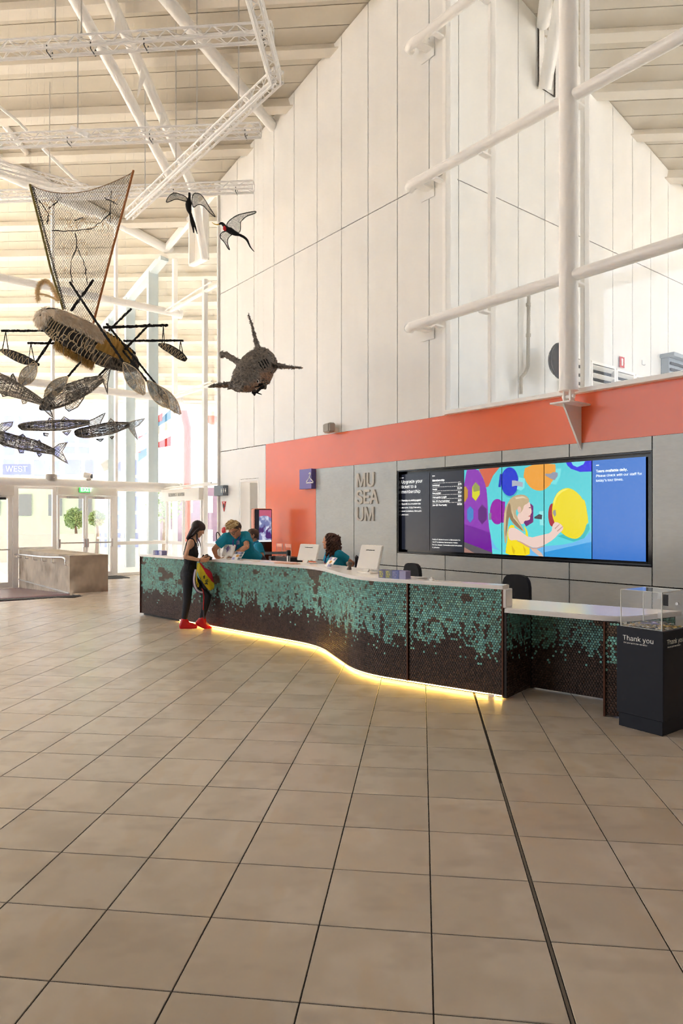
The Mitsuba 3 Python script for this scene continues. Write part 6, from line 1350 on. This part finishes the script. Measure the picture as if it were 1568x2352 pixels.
def lines_in(P, ang, pitch, jit=0.0):
    from shapely.geometry import LineString
    from shapely import affinity
    x0, y0, x1, y1 = P.bounds; cx_, cy_ = (x0 + x1) / 2, (y0 + y1) / 2; R_ = math.hypot(x1 - x0, y1 - y0)
    out = []
    for o in np.arange(-R_ / 2, R_ / 2, pitch):
        o2 = o + rs_.normal() * jit
        l = affinity.rotate(LineString([(cx_ - R_, cy_ + o2), (cx_ + R_, cy_ + o2)]), ang, origin=(cx_, cy_)).intersection(P)
        for g in getattr(l, 'geoms', [l]):
            if not g.is_empty and g.length > 1.2: out.append(np.array(g.coords))
    return out
def densify(c, step):
    n = max(2, int(np.ceil(np.linalg.norm(c[-1] - c[0]) / step)) + 1); return c[0] + (c[-1] - c[0]) * np.linspace(0, 1, n)[:, None]
def net(P, to3, pitch, r, angs=(58, -58), jit=0.0, step=40): return [tube(to3(densify(c, step)), r, 3, cap=False) for a in angs for c in lines_in(P, a, pitch, jit)]
def rim(pts, to3, r, closed=True): 
    q = np.array(pts, float); q = np.vstack([q, q[:1]]) if closed else q
    return tube(to3(np.vstack([densify(np.array([q[i], q[i + 1]]), 9)[:-1] for i in range(len(q) - 1)] + [q[-1:]])), r, 6, cap=True)
def fin(k, pts, Y, name='fin', pitch=2.3, r=0.0034, rr=0.007):
    P, f3 = pxpoly(pts, Y); m, c = colorize(net(P, f3, pitch, r, (35, -50), 0.5) + [rim(pts, f3, rr)]); obj(name, m, 'm_vcol', k, smooth=True, color=c)
def fish(label, px, hh, Y, fins, tail, eye=None, ratio=0.6, dens=1.0, wires=(0.25, 0.75)):
    k = thing('fish_sculpture', label, 'sculpture', 'woven fish hanging at the left')
    S_ = Spindle(px, hh, Y, ratio)
    L = np.linalg.norm(np.diff(S_.sp, axis=0), axis=1).sum()
    m, c = colorize(S_.weave(int(L / 0.017 * dens), int(34 * dens), 0.0034)); obj('woven_body', m, 'm_vcol', k, smooth=True, color=c)
    Ym = float(np.mean(Y))
    for q in fins: fin(k, q, np.interp(0.5, [0, 1], [Y[0], Y[-1]]))
    fin(k, tail, Y[-1], 'tail_fin')
    if eye: obj('eye', trimesh.creation.icosphere(2, 0.022).apply_translation(at(*eye, Y[0] - hh[len(hh) // 2] * 0.45 * Y[0] / FPX)), 'm_black', k, smooth=True)
    hang_wires(k, [S_.at(np.array([f]), np.array([0.0]))[0] for f in wires])
    return k
fish('large woven grey fish entering from the left edge with its forked tail near the centre', [(-60, 852), (0, 880), (50, 902), (98, 925)], [20, 21, 15, 6], [9.6, 9.7],
     [[(26, 862), (30, 858), (36, 872), (38, 886), (24, 876)], [(2, 900), (16, 898), (20, 908), (6, 911)], [(48, 912), (64, 918), (60, 926), (52, 928)]], [(94, 920), (104, 912), (121, 914), (112, 930), (122, 960), (108, 948), (96, 936)], None)
fish('stout woven grey fish swimming down to the left below the big canoe', [(94, 940), (112, 928), (150, 908), (190, 890), (236, 868)], [4, 15, 22, 19, 7], [9.9, 10.3],
     [[(152, 905), (200, 888), (192, 915), (178, 935), (158, 945), (150, 938)], [(193, 868), (206, 866), (205, 874), (194, 876)], [(153, 889), (160, 887), (164, 894), (154, 896)], [(205, 893), (213, 893), (210, 902)]], [(232, 866), (248, 848), (254, 845), (250, 862), (247, 880), (247, 906), (242, 890), (236, 876)], (117, 932), 0.7, 1.15)
fish('long thin woven fish facing left with a blunt snout', [(46, 981), (70, 979), (130, 977), (205, 970)], [6, 10, 12, 5], [9.7, 9.9],
     [[(110, 966), (113, 960), (120, 961), (123, 969)], [(139, 967), (147, 957), (161, 966)], [(100, 995), (112, 996), (109, 1002), (101, 1000)], [(143, 992), (164, 988), (154, 1000)]], [(200, 968), (216, 962), (242, 948), (230, 972), (238, 978), (216, 984), (203, 977)], (66, 980))
fish('slender woven fish with a wide forked tail right of the thin one', [(174, 995), (195, 994), (245, 985), (297, 975)], [6, 12, 14, 5], [9.9, 10.1],
     [[(246, 974), (254, 961), (266, 972)], [(221, 1009), (238, 1008), (231, 1014)], [(253, 1004), (262, 1002), (257, 1009)]], [(293, 972), (306, 967), (333, 961), (318, 977), (308, 982), (316, 1010), (300, 990), (295, 982)], (199, 996))
fish('woven fish at the bottom left whose forked tail points right', [(-12, 998), (25, 1012), (70, 1022), (125, 1038)], [12, 15, 14, 6], [9.6, 9.8],
     [[(43, 1003), (52, 997), (58, 1003), (59, 1010)], [(84, 1018), (90, 1010), (96, 1020)], [(41, 1030), (55, 1033), (54, 1040), (45, 1040)], [(85, 1040), (96, 1043), (90, 1050)]], [(120, 1032), (135, 1020), (155, 1016), (142, 1037), (156, 1065), (138, 1055), (122, 1044)], None)
fish('small woven fish tail at the left edge above the bottom fish', [(-70, 1003), (-40, 1000), (-12, 995)], [14, 12, 5], [9.5, 9.6], [], [(-14, 992), (4, 972), (30, 969), (26, 980), (6, 994), (14, 1027), (2, 1020), (-12, 1004)], None)
# -- the great canoe with a net sail
cn_ = thing('canoe_sculpture', 'large woven outrigger canoe with a net sail hanging at the left', 'sculpture')
H_ = Spindle([(94, 724), (128, 744), (185, 776), (240, 805), (285, 826), (304, 834)], [17, 33, 39, 37, 28, 19], [9.9, 10.2, 10.6, 10.8], 0.8)
hm_ = H_.mesh(36, n=70); hv_ = np.array(hm_.vertices); nz = meshkit.noise(hv_ * 70, 2); nz2 = meshkit.noise(hv_ * 45, 5)
hm_.vertices = hv_ + np.array(hm_.vertex_normals) * ((nz - 0.5) * 0.016)[:, None]
sp_f = np.clip((hv_[:, 0] - hv_[:, 0].min()) / np.ptp(hv_[:, 0]), 0, 1)
colh = np.where((nz2 > np.where(sp_f > 0.5, 0.50, 0.78))[:, None], hexc(132, 124, 114), hexc(38, 36, 36)) * (0.7 + 0.6 * nz[:, None])
obj('hull', hm_, 'm_vcol', cn_, smooth=True, color=colh)
sgn = -1.0 if H_.side[5][1] > 0 else 1.0     # theta that faces the camera
ms = []
def squig(f0, f1, t0, t1, loops, r=0.0065):
    q = np.linspace(0, 1, 26 * loops); w = 0.5 - 0.5 * np.cos(q * loops * 2 * np.pi); w = np.clip((w - 0.5) * 1.35 + 0.5, 0, 1)
    return tube(H_.at(np.clip(f0 + (f1 - f0) * q + 0.010 * np.sin(q * loops * 4 * np.pi + 1), 0, 1), sgn * (t0 + (t1 - t0) * w + 0.08 * np.sin(q * 40)), 0.004), r, 6)
for a_ in ((0.09, 0.34, 1.40, 2.2, 4), (0.12, 0.42, 2.0, 2.75, 5), (0.32, 0.52, 1.35, 2.1, 4), (0.40, 0.64, 1.75, 2.75, 4), (0.16, 0.30, 2.4, 2.9, 3)): ms.append(squig(*a_))
obj('cord_pattern', cat_(ms), 'm_cream_cord', cn_, label='cream cord looped over the dark hull')
obj('rope_ribs', cat_([tube(H_.at(np.full(30, f), sgn * np.linspace(1.0, 3.0, 30), 0.005), 0.007, 6) for f in np.linspace(0.66, 0.98, 13)]), mat('m_rib', hexc(104, 97, 88), 0.9), cn_)
obj('gunwale', tube(H_.at(np.linspace(0, 0.98, 40), np.full(40, sgn * 0.35), 0.012), 0.016, 8), 'm_black_yarn', cn_)
def hair(base, dirs, L, w, pal):
    n = len(base); s_ = rs_.normal(size=(n, 3)); s_ = np.cross(s_, dirs); s_ /= np.linalg.norm(s_, axis=1, keepdims=True); l = (L * rs_.uniform(0.6, 1.2, n))[:, None]
    sag = np.array([0, 0, -0.25]) * l
    v = np.stack([base - s_ * w, base + s_ * w, base + dirs * l * 0.55 + s_ * w * 0.8 + sag * 0.25, base + dirs * l * 0.55 - s_ * w * 0.8 + sag * 0.25, base + dirs * l + sag], 1).reshape(-1, 3)
    f = np.arange(n)[:, None] * 5; f = np.vstack([f + [0, 1, 2], f + [0, 2, 3], f + [3, 2, 4]])
    return trimesh.Trimesh(v, f, process=False), np.repeat(pal[rs_.integers(0, len(pal), n)], 5, 0)
CREAM = np.array([hexc(246, 236, 222), hexc(236, 222, 204), hexc(250, 246, 238), hexc(222, 206, 184)])
n = 7000; F_ = np.clip(rs_.uniform(-0.05, 0.53, n), 0.0, 1); th = sgn * rs_.uniform(0.25, 1.28, n); nb_ = F_ < 0.10
th = np.where(nb_, rs_.uniform(-3.2, 3.2, n), th)
b_ = H_.at(F_, th, 0.012); o_ = H_.at(F_, th, 0.10) - b_; o_ /= np.linalg.norm(o_, axis=1, keepdims=True); o_ = o_ + np.array([-0.1, 0, -1.0]) * 0.9 + rs_.normal(size=(n, 3)) * 0.2; o_ /= np.linalg.norm(o_, axis=1, keepdims=True)
b_ = np.where(nb_[:, None], H_.sp[0] + (b_ - H_.sp[0]) * rs_.uniform(0.15, 1.0, (n, 1)) - H_.t[0] * 0.012, b_)
m, c = hair(b_, o_, 0.065, 0.0038, CREAM); obj('fur_collar', m, 'm_vcol', cn_, smooth=False, color=c, kind='stuff', label='cream fur along the prow')
q = np.linspace(0, 1, 50); g0, g1 = np.meshgrid(np.linspace(0.0, 0.53, 40), np.linspace(0.22, 1.25, 12), indexing='ij'); pv = H_.at(g0.ravel(), sgn * g1.ravel(), 0.022)
def patch(g0, g1, v, two=True):
    a_, b_ = g0.shape; i, j = np.meshgrid(np.arange(a_ - 1), np.arange(b_ - 1), indexing='ij'); k = i * b_ + j; f = np.stack([k, k + 1, k + b_ + 1, k + b_], -1).reshape(-1, 4)
    return trimesh.Trimesh(v, np.vstack([f[:, [0, 1, 2]], f[:, [0, 2, 3]]]), process=False)
obj('fur_backing', patch(g0, g1, pv), mat('m_furback', hexc(242, 230, 214), 0.9), cn_, smooth=True)
g0, g1 = np.meshgrid(np.linspace(0.50, 0.85, 60), np.linspace(-0.4, 1.75, 44), indexing='ij'); pv = H_.at(g0.ravel(), sgn * g1.ravel(), 0.02); off = 0.010 * np.cos(g0.ravel() * 190) 
pv = pv + (H_.at(g0.ravel(), sgn * g1.ravel(), 0.1) - pv) * (off / 0.08)[:, None]
obj('knitted_sleeve', patch(g0, g1, pv), mat('m_knit', hexc(178, 140, 72), 0.9), cn_, smooth=True, label='ochre knitted sleeve round the hull')
n = 1500; F_ = rs_.uniform(0.26, 0.56, n); th = sgn * rs_.uniform(2.7, 3.5, n); b_ = H_.at(F_, th, 0.0); o_ = np.tile([-0.25, 0.0, -1.0], (n, 1)) + rs_.normal(size=(n, 3)) * 0.25; o_ /= np.linalg.norm(o_, axis=1, keepdims=True)
m, c = hair(b_, o_, 0.11, 0.003, np.array([hexc(196, 158, 84), hexc(214, 180, 110), hexc(170, 132, 64)])); obj('fringe', m, 'm_vcol', cn_, smooth=False, color=c, kind='stuff', label='golden fringe under the hull')
YL = 9.85
lp = [at(u, v, YL) for u, v in ((88, 690), (86, 668), (95, 648), (108, 646), (122, 662), (134, 690))]; ls = spline(lp, 30); lp2 = spline([at(u, v, YL) for u, v in ((86, 675), (106, 678), (132, 690))], 16)
obj('prow_loop', cat_([tube(ls, 0.022, 8), tube(lp2, 0.016, 8)]), mat('m_loop', hexc(222, 196, 148), 0.9), cn_, label='tan fur loop on the prow')
n = 1400; i_ = rs_.integers(0, 30, n); b_ = ls[i_]; o_ = rs_.normal(size=(n, 3)); o_ /= np.linalg.norm(o_, axis=1, keepdims=True); m, c = hair(b_ + o_ * 0.018, o_, 0.035, 0.0025, np.array([hexc(222, 190, 132), hexc(240, 222, 186), hexc(196, 160, 100)])); obj('loop_fur', m, 'm_vcol', cn_, smooth=False, color=c, kind='stuff')
# poles of the canoe (fuzzy black yarn)
def yarn(p0, p1, r):
    n = max(8, int(np.linalg.norm(p1 - p0) / 0.02)); q = np.linspace(p0, p1, n) + rs_.normal(size=(n, 3)) * r * 0.12; return tube(q, r * rs_.uniform(0.8, 1.25, n), 7)
def pole(a, b, Ya, Yb, r=0.017, parent=None, name='pole'): return obj(name, yarn(at(*a, Ya), at(*b, Yb), r), 'm_black_yarn', parent or cn_)
for a_, b_, Ya, Yb, r in (((3, 760), (112, 759.5), 10.3, 10.45, 0.017), ((63, 788), (160, 789), 9.9, 10.3, 0.015), ((160, 648), (283, 832), 10.2, 10.0, 0.018), ((214, 644), (164, 713), 10.5, 10.3, 0.020), ((301, 710), (250, 759), 10.9, 10.6, 0.016),
                          ((238, 752), (385, 747), 10.5, 11.2, 0.021), ((283, 783), (421, 782), 10.3, 10.7, 0.017), ((344, 744), (287, 802), 11.0, 10.5, 0.017), ((245, 744), (362, 887), 10.7, 10.2, 0.016), ((270, 790), (339, 877), 10.6, 10.1, 0.016),
                          ((124, 770), (83, 833), 10.3, 9.9, 0.018), ((192, 822), (156, 865), 10.4, 10.0, 0.016), ((250, 840), (228, 862), 10.8, 10.5, 0.016)):
    pole(a_, b_, Ya, Yb, r)
def paddle(b0, tip, wpx, Y, name='paddle_blade'):
    b0, tip = np.array(b0, float), np.array(tip, float); d = (tip - b0); L = np.linalg.norm(d); d /= L; nrm = np.array([-d[1], d[0]])
    s_ = np.linspace(0, 1, 22); wv = wpx / 2 * (np.sin(np.pi * s_ ** 0.85) ** 0.75) * (0.35 + 0.65 * s_ ** 0.5); wv[-1] = wpx * 0.08
    pts = np.vstack([b0 + d * L * s_[:, None] + nrm * wv[:, None], (b0 + d * L * s_[:, None] - nrm * wv[:, None])[::-1]])
    P, f3 = pxpoly(pts, Y)
    m, c = colorize(net(P, f3, 1.7, 0.0026, (20, -40, 80), 0.4)); k = obj(name, m, 'm_vcol', cn_, smooth=True, color=c)
    cords = [rim(pts, f3, 0.006), tube(f3(b0 + d * L * np.linspace(0, 1, 12)[:, None]), 0.0055, 6)]
    for fr, sd in ((0.55, 0.42), (0.68, -0.42), (0.82, 0.34)):
        c0 = b0 + d * L * fr + nrm * wpx / 2 * sd; a_ = np.linspace(0, 4.6 * np.pi, 36); rr = np.linspace(0.3, wpx * 0.17, 36); cords.append(tube(np.array([at(c0[0] + r2 * math.cos(t), c0[1] + r2 * math.sin(t), Y - 0.012) for r2, t in zip(rr, a_)]), 0.0042, 5))
    obj('cord_swirls', cat_(cords), 'm_cream_cord', k)
paddle((283, 832), (331, 906), 46, 9.98); paddle((338, 874), (388, 937), 40, 10.08); paddle((361, 885), (414, 951), 34, 10.2); paddle((84, 834), (46, 886), 44, 9.88); paddle((156, 865), (102, 913), 40, 9.98)
# net sail and its spars
Ysail = lambda u, v: 10.45 + 0.25 * math.sin((u - 70) / 237 * math.pi) * (750 - v) / 360 + (u - 170) * 0.0012
top = [(70, 424), (90, 434), (115, 441), (145, 444), (175, 443), (205, 438), (235, 428), (265, 416), (290, 404), (307, 394)]
SP, s3 = pxpoly(top + [(286, 470), (258, 575), (236, 660), (214, 747), (195, 735), (165, 716), (144, 712), (118, 620), (95, 525)], Ysail)
sl = obj('sail_net', cat_(net(SP, s3, 4.6, 0.0032, (57, -57), 0.0, 45)), mat('m_netline', hexc(56, 48, 40), 0.9), cn_, smooth=False, label='diamond knotted net sail')
KB = [[(90, 462), (110, 490), (109, 515)], [(112, 480), (134, 462)], [(118, 530), (170, 530), (205, 525), (232, 510), (255, 490)], [(257, 440), (254, 478), (253, 515)], [(173, 538), (176, 560), (168, 590), (162, 605), (165, 635), (166, 652)], [(176, 562), (188, 590), (196, 615), (199, 640), (201, 655)], [(240, 455), (270, 470)], [(172, 508), (190, 500)]]
obj('dark_knots', cat_([tube(s3(spline(np.array(q, float), 14)) - Y3 * 0.01 + rs_.normal(size=(14, 3)) * 0.006, rs_.uniform(0.004, 0.011, 14), 6) for q in KB]), 'm_black_yarn', sl, smooth=False)
m, c = colorize([tube(s3(np.array([(u, v), (u + rs_.normal() * 5, v + rs_.normal() * 5), (u + rs_.normal() * 6, v + rs_.normal() * 6)])) - Y3 * 0.012, 0.0035, 5) for u, v in [(112 + rs_.normal() * 10, 480 + rs_.normal() * 16) for _ in range(18)] + [(180 + rs_.normal() * 22, 515 + rs_.normal() * 12) for _ in range(26)] + [(250 + rs_.normal() * 8, 500 + rs_.normal() * 26) for _ in range(22)] + [(165 + rs_.normal() * 16, 600 + rs_.normal() * 30) for _ in range(18)]], np.array([hexc(206, 176, 128), hexc(180, 150, 104), hexc(226, 206, 170)]))
obj('raffia_tufts', m, 'm_vcol', sl, smooth=True, color=c, kind='stuff')
obj('spar', tube(s3(np.array([(69, 424), (95, 527), (118, 622), (146, 712)], float)) - Y3 * 0.01, 0.017, 9), mat('m_olive', hexc(112, 100, 40), 0.8), cn_, label='olive left spar')
obj('spar_binding', cat_([tube(s3(np.array([(72 + 76 * f, 424 + 288 * f), (78 + 76 * f, 428 + 288 * f)], float)) - Y3 * 0.014, 0.009, 5) for f in np.linspace(0.02, 0.98, 60)]), 'm_black_yarn', cn_, smooth=False)
obj('spar', tube(s3(np.array([(307, 392), (286, 472), (258, 576), (236, 662), (213, 750)], float)) - Y3 * 0.01, 0.017, 9), mat('m_brownspar', hexc(164, 104, 58), 0.8), cn_, label='brown right spar')
obj('head_rope', tube(s3(np.array(top, float)), 0.006, 6), mat('m_rope', hexc(150, 116, 76), 0.8), cn_)
hang_wires(cn_, [at(307, 392, 10.45), at(71, 425, 10.45), at(288, 782, 10.3), at(120, 720, 10.0), at(383, 747, 11.2)], 0.0009)
# small outrigger canoes hanging from the poles
def little_canoe(px, hh, Y, strings, label):
    k = thing('small_canoe_sculpture', label, 'sculpture', 'small canoes hanging from the poles')
    S_ = Spindle(px, hh, Y, 0.7, 40); m_ = S_.mesh(18, n=30); v_ = np.array(m_.vertices); z_ = meshkit.noise(v_ * 80, 4)
    obj('hull', m_, 'm_vcol', k, smooth=True, color=np.where((z_ > 0.62)[:, None], hexc(104, 97, 88), hexc(36, 34, 34)))
    sg = -1.0 if S_.side[5][1] > 0 else 1.0; q = np.linspace(0, 1, 150)
    obj('cord_pattern', tube(S_.at(0.06 + 0.88 * q, sg * (1.7 + 0.75 * np.sin(q * 50)), 0.004), 0.0045, 5), 'm_cream_cord', k)
    for (a0, a1), (b0, b1), Ya in strings: obj('hanging_cord', yarn(at(a0, a1, Ya), at(b0, b1, Y[0]), 0.006), 'm_black_yarn', k)
little_canoe([(0, 804), (22, 812), (50, 824), (90, 838)], [2, 9, 11, 3], [10.0, 10.0], [((13, 762), (5, 806), 10.3), ((13, 762), (20, 811), 10.3), ((71, 790), (66, 826), 9.95), ((71, 790), (80, 834), 9.95)], 'small dark woven canoe hanging at the left edge')
little_canoe([(364, 791), (385, 799), (408, 813), (427, 827)], [3, 9, 10, 5], [10.8, 10.8], [((375, 748), (372, 791), 11.1), ((375, 748), (378, 795), 11.1), ((414, 783), (412, 812), 10.7), ((414, 783), (422, 821), 10.7)], 'small dark woven canoe hanging right of the big canoe by the corner post')
# -- birds
def bird(label, wings, body, extra, Y):
    k = thing('bird_sculpture', label, 'sculpture', 'woven birds hanging by the wall')
    for pts, dY in wings:
        pts = [tuple(q) for q in spline(np.array(pts, float), 34, True)]
        P, f3 = pxpoly(pts, lambda u, v, dY=dY: Y + dY(u, v)); n1 = net(P, f3, 2.3, 0.0026, (30, -50), 0.25, 12)
        w = obj('wing', cat_(n1), 'm_black_yarn', k, smooth=False); obj('wing_edge', rim(pts, f3, 0.007), 'm_black_yarn', w)
    for q, r in body: obj('body' if len(r) > 4 else 'tail', tube(spline([at(u, v, Y + d) for u, v, d in q], 20), np.interp(np.linspace(0, 1, 20), np.linspace(0, 1, len(r)), r), 10), 'm_black_yarn', k, smooth=True)
    for nm, q, r, m in extra: obj(nm, tube(spline([at(u, v, Y + d) for u, v, d in q], 12), np.interp(np.linspace(0, 1, 12), np.linspace(0, 1, len(r)), r), 8), m, k)
    hang_wires(k, [at(*body[0][0][1][:2], Y)])
bird('black woven bird seen from below with both wings spread under the far truss', [([(382, 464), (390, 449), (403, 443), (413, 446), (427, 453), (430, 462), (410, 458), (396, 460)], lambda u, v: (434 - u) * -0.008), ([(443, 447), (457, 445), (464, 450), (470, 458), (482, 478), (494, 498), (479, 486), (468, 474), (459, 470), (451, 472), (444, 476)], lambda u, v: (u - 440) * -0.006)],
     [([(434.5, 443, 0), (435, 452, 0), (433, 468, 0), (434, 482, 0), (437, 492, 0)], [0.018, 0.022, 0.055, 0.045, 0.018]), ([(437, 490, 0), (441, 510, 0), (445, 535, 0.05)], [0.024, 0.03, 0.008]), ([(437, 490, 0), (446, 515, 0), (453, 537, 0.05)], [0.02, 0.02, 0.006])], [], 11.4)
mat('m_beak', hexc(232, 190, 20), 0.5); mat('m_throat', hexc(206, 24, 30), 0.6)
bird('black woven bird with a red throat and yellow beak against the white wall', [([(521, 520), (531, 503), (546, 494), (565, 489), (588, 486), (587, 489), (566, 497), (556, 506), (552, 511), (549, 534)], lambda u, v: (u - 521) * 0.004), ([(517, 531), (505, 542), (511, 552), (518, 561), (523, 570), (527, 574), (523, 561), (526, 544), (532, 538)], lambda u, v: -0.15)],
     [([(503, 515, 0), (509, 513, 0), (518, 522, 0), (527, 529, 0), (540, 536, 0), (551, 540, 0)], [0.012, 0.026, 0.03, 0.055, 0.04, 0.018]), ([(551, 540, 0), (566, 550, 0.05), (574, 566, 0.08), (584, 578, 0.1)], [0.022, 0.02, 0.012, 0.004])],
     [('beak', [(503, 515.5, 0), (494, 515.5, 0), (487, 511, 0)], [0.009, 0.007, 0.004], 'm_beak'), ('throat', [(515, 520, -0.02), (516, 526, -0.03), (518, 531, -0.02)], [0.015, 0.034, 0.012], 'm_throat')], 11.2)
# -- shark
sh_k = thing('shark_sculpture', 'big grey woven shark swimming towards the camera against the white wall', 'sculpture')
B_ = lambda u, v, Y, r: (at(u, v, Y), r * Y / FPX)
core = joinm([hullm(B_(601, 832, 11.2, 32), B_(588, 846, 10.9, 39)), hullm(B_(588, 846, 10.9, 39), B_(570, 864, 10.6, 34), B_(596, 858, 10.8, 30)), hullm(B_(570, 864, 10.6, 33), B_(546, 882, 10.35, 17), B_(563, 884, 10.2, 16), B_(572, 878, 10.35, 20)), hullm(B_(546, 882, 10.35, 15), B_(530, 886, 10.3, 6), B_(562, 888, 10.1, 12)), hullm(B_(601, 832, 11.2, 31), B_(618, 826, 12.3, 12), B_(612, 838, 11.6, 25)),
              hullm(B_(618, 826, 12.2, 11), B_(624, 822, 12.9, 5)),
              hullm(B_(589, 804, 11.0, 5.5), B_(598, 802, 11.15, 4), B_(592, 812, 10.9, 5)), hullm(B_(593, 804, 11.05, 5.5), B_(585, 775, 11.15, 3.6)), hullm(B_(585, 775, 11.15, 3.6), B_(578, 746, 11.25, 2.4)), hullm(B_(578, 746, 11.25, 2.4), B_(570.5, 723, 11.3, 1.2)),
              hullm(B_(545, 830, 11.0, 5.5), B_(552, 836, 10.9, 8)), hullm(B_(546, 831, 11.0, 6), B_(518, 814, 11.4, 5)), hullm(B_(518, 814, 11.4, 5), B_(507, 812, 11.5, 3.5), B_(510, 819, 11.5, 3)),
              hullm(B_(530, 884, 10.3, 5.5), B_(500, 884, 10.3, 4.5), B_(490, 887, 10.3, 3)), hullm(B_(491, 886, 10.3, 3.2), B_(480, 889, 10.3, 1.2)), hullm(B_(545, 880, 10.3, 7), B_(529, 883, 10.3, 6)),
              hullm(B_(626, 840, 10.9, 5), B_(640, 840, 10.8, 4.5), B_(660, 843, 10.7, 3)), hullm(B_(660, 843, 10.7, 3), B_(693, 845, 10.6, 1.4)), hullm(B_(526, 893, 10.5, 2.5), B_(530, 886, 10.5, 4)), hullm(B_(612, 874, 10.7, 2.2), B_(616, 880, 10.7, 1.2), B_(608, 866, 10.8, 4))])
bt = soft(core, 0.016, 6); bv = np.array(bt.vertices); nn_ = np.array(bt.vertex_normals); z1 = meshkit.noise(bv * 48, 7); z2 = meshkit.noise(bv * 85, 9)
bt.vertices = bv + nn_ * (((z1 - 0.5) * 0.030 + (z2 - 0.5) * 0.022))[:, None]
pu = CX + FPX * bv[:, 0] / bv[:, 1]; pv_ = HY - FPX * (bv[:, 2] - EYE) / bv[:, 1]
belly = np.clip(((nn_ @ unit([0.55, -0.45, -0.7])) - 0.45) * 3, 0, 1)[:, None]
basec = np.array(hexc(112, 104, 97)) * (1 - belly) + np.array(hexc(156, 122, 96)) * belly
cs = basec * (0.45 + 1.1 * z2[:, None]) * (0.7 + 0.6 * z1[:, None])
obj('body', bt, 'm_vcol', sh_k, smooth=True, color=cs)
pick = rs_.integers(0, len(bv), 1500); ms = []
for i in pick:
    p = np.array(bt.vertices[i]); t_ = unit(np.cross(nn_[i], rs_.normal(size=3))); ms.append(tube([p, p + t_ * 0.016 + nn_[i] * 0.010, p + t_ * 0.032], 0.0035, 4, cap=False))
m, c = colorize(ms, np.array([hexc(88, 81, 76), hexc(132, 122, 113), hexc(172, 160, 147), hexc(58, 54, 51)])); obj('woven_loops', m, 'm_vcol', sh_k, smooth=True, color=c, kind='stuff')
def on_body(u, v):
    o, d = np.array([0, 0, EYE]), ray(u, v); lo = bt.ray.intersects_location([o], [unit(d)], multiple_hits=False)[0]; return lo[0] if len(lo) else at(u, v, 10.5)
for (a0, b0) in (((594, 832), (604, 850)), ((600, 829), (609, 846)), ((606, 826), (614, 842)), ((611, 824), (617, 836))): obj('gill_slit', tube([on_body(a0[0] + (b0[0] - a0[0]) * f, a0[1] + (b0[1] - a0[1]) * f) for f in np.linspace(0, 1, 6)], 0.011, 6), 'm_black_yarn', sh_k)
ep = on_body(591, 876); obj('eye', trimesh.creation.icosphere(2, 0.026).apply_translation(ep), 'm_offwhite', sh_k, smooth=True); obj('pupil', trimesh.creation.icosphere(2, 0.018).apply_translation(ep - unit(ray(591, 876)) * 0.013), 'm_black', sh_k, smooth=True)
hang_wires(sh_k, [at(592, 800, 11.0), at(604, 800, 11.3)])
dv = thing('diver_sculpture', 'tiny black and grey diver figure hanging under the shark', 'sculpture')
d_ = lambda u, v: at(u, v, 10.25)
obj('body', soft(joinm([hullm((d_(582, 901), 0.030), (d_(590, 899), 0.026)), hullm((d_(590, 899), 0.024), (d_(598, 892), 0.020)), hullm((d_(598, 892), 0.018), (d_(604, 889), 0.030), (d_(609, 887), 0.016)), hullm((d_(602, 882), 0.016), (d_(596, 884), 0.022)), hullm((d_(598, 886), 0.012), (d_(586, 889), 0.008)), hullm((d_(590, 902), 0.012), (d_(600, 906), 0.006)), hullm((d_(584, 905), 0.022), (d_(584, 908), 0.010))]), 0.008, 4), 'm_black_yarn', dv, smooth=True)
obj('stripe', tube(spline([d_(580, 899) - Y3 * 0.03, d_(588, 899) - Y3 * 0.03, d_(594, 893) - Y3 * 0.026], 8), 0.006, 6), 'm_rib', dv); obj('flipper', soft(hullm((d_(604, 890), 0.022), (d_(610, 884), 0.020), (d_(609, 892), 0.018)), 0.01, 3), 'm_rib', dv, smooth=True)
obj('hanging_wire', tube([d_(596, 891), on_body(599, 866)], 0.002, 4), 'm_steel', dv)
for d__ in labels:
    if labels[d__].get('label') is None and labels[d__].get('category'): raise ValueError(d__)
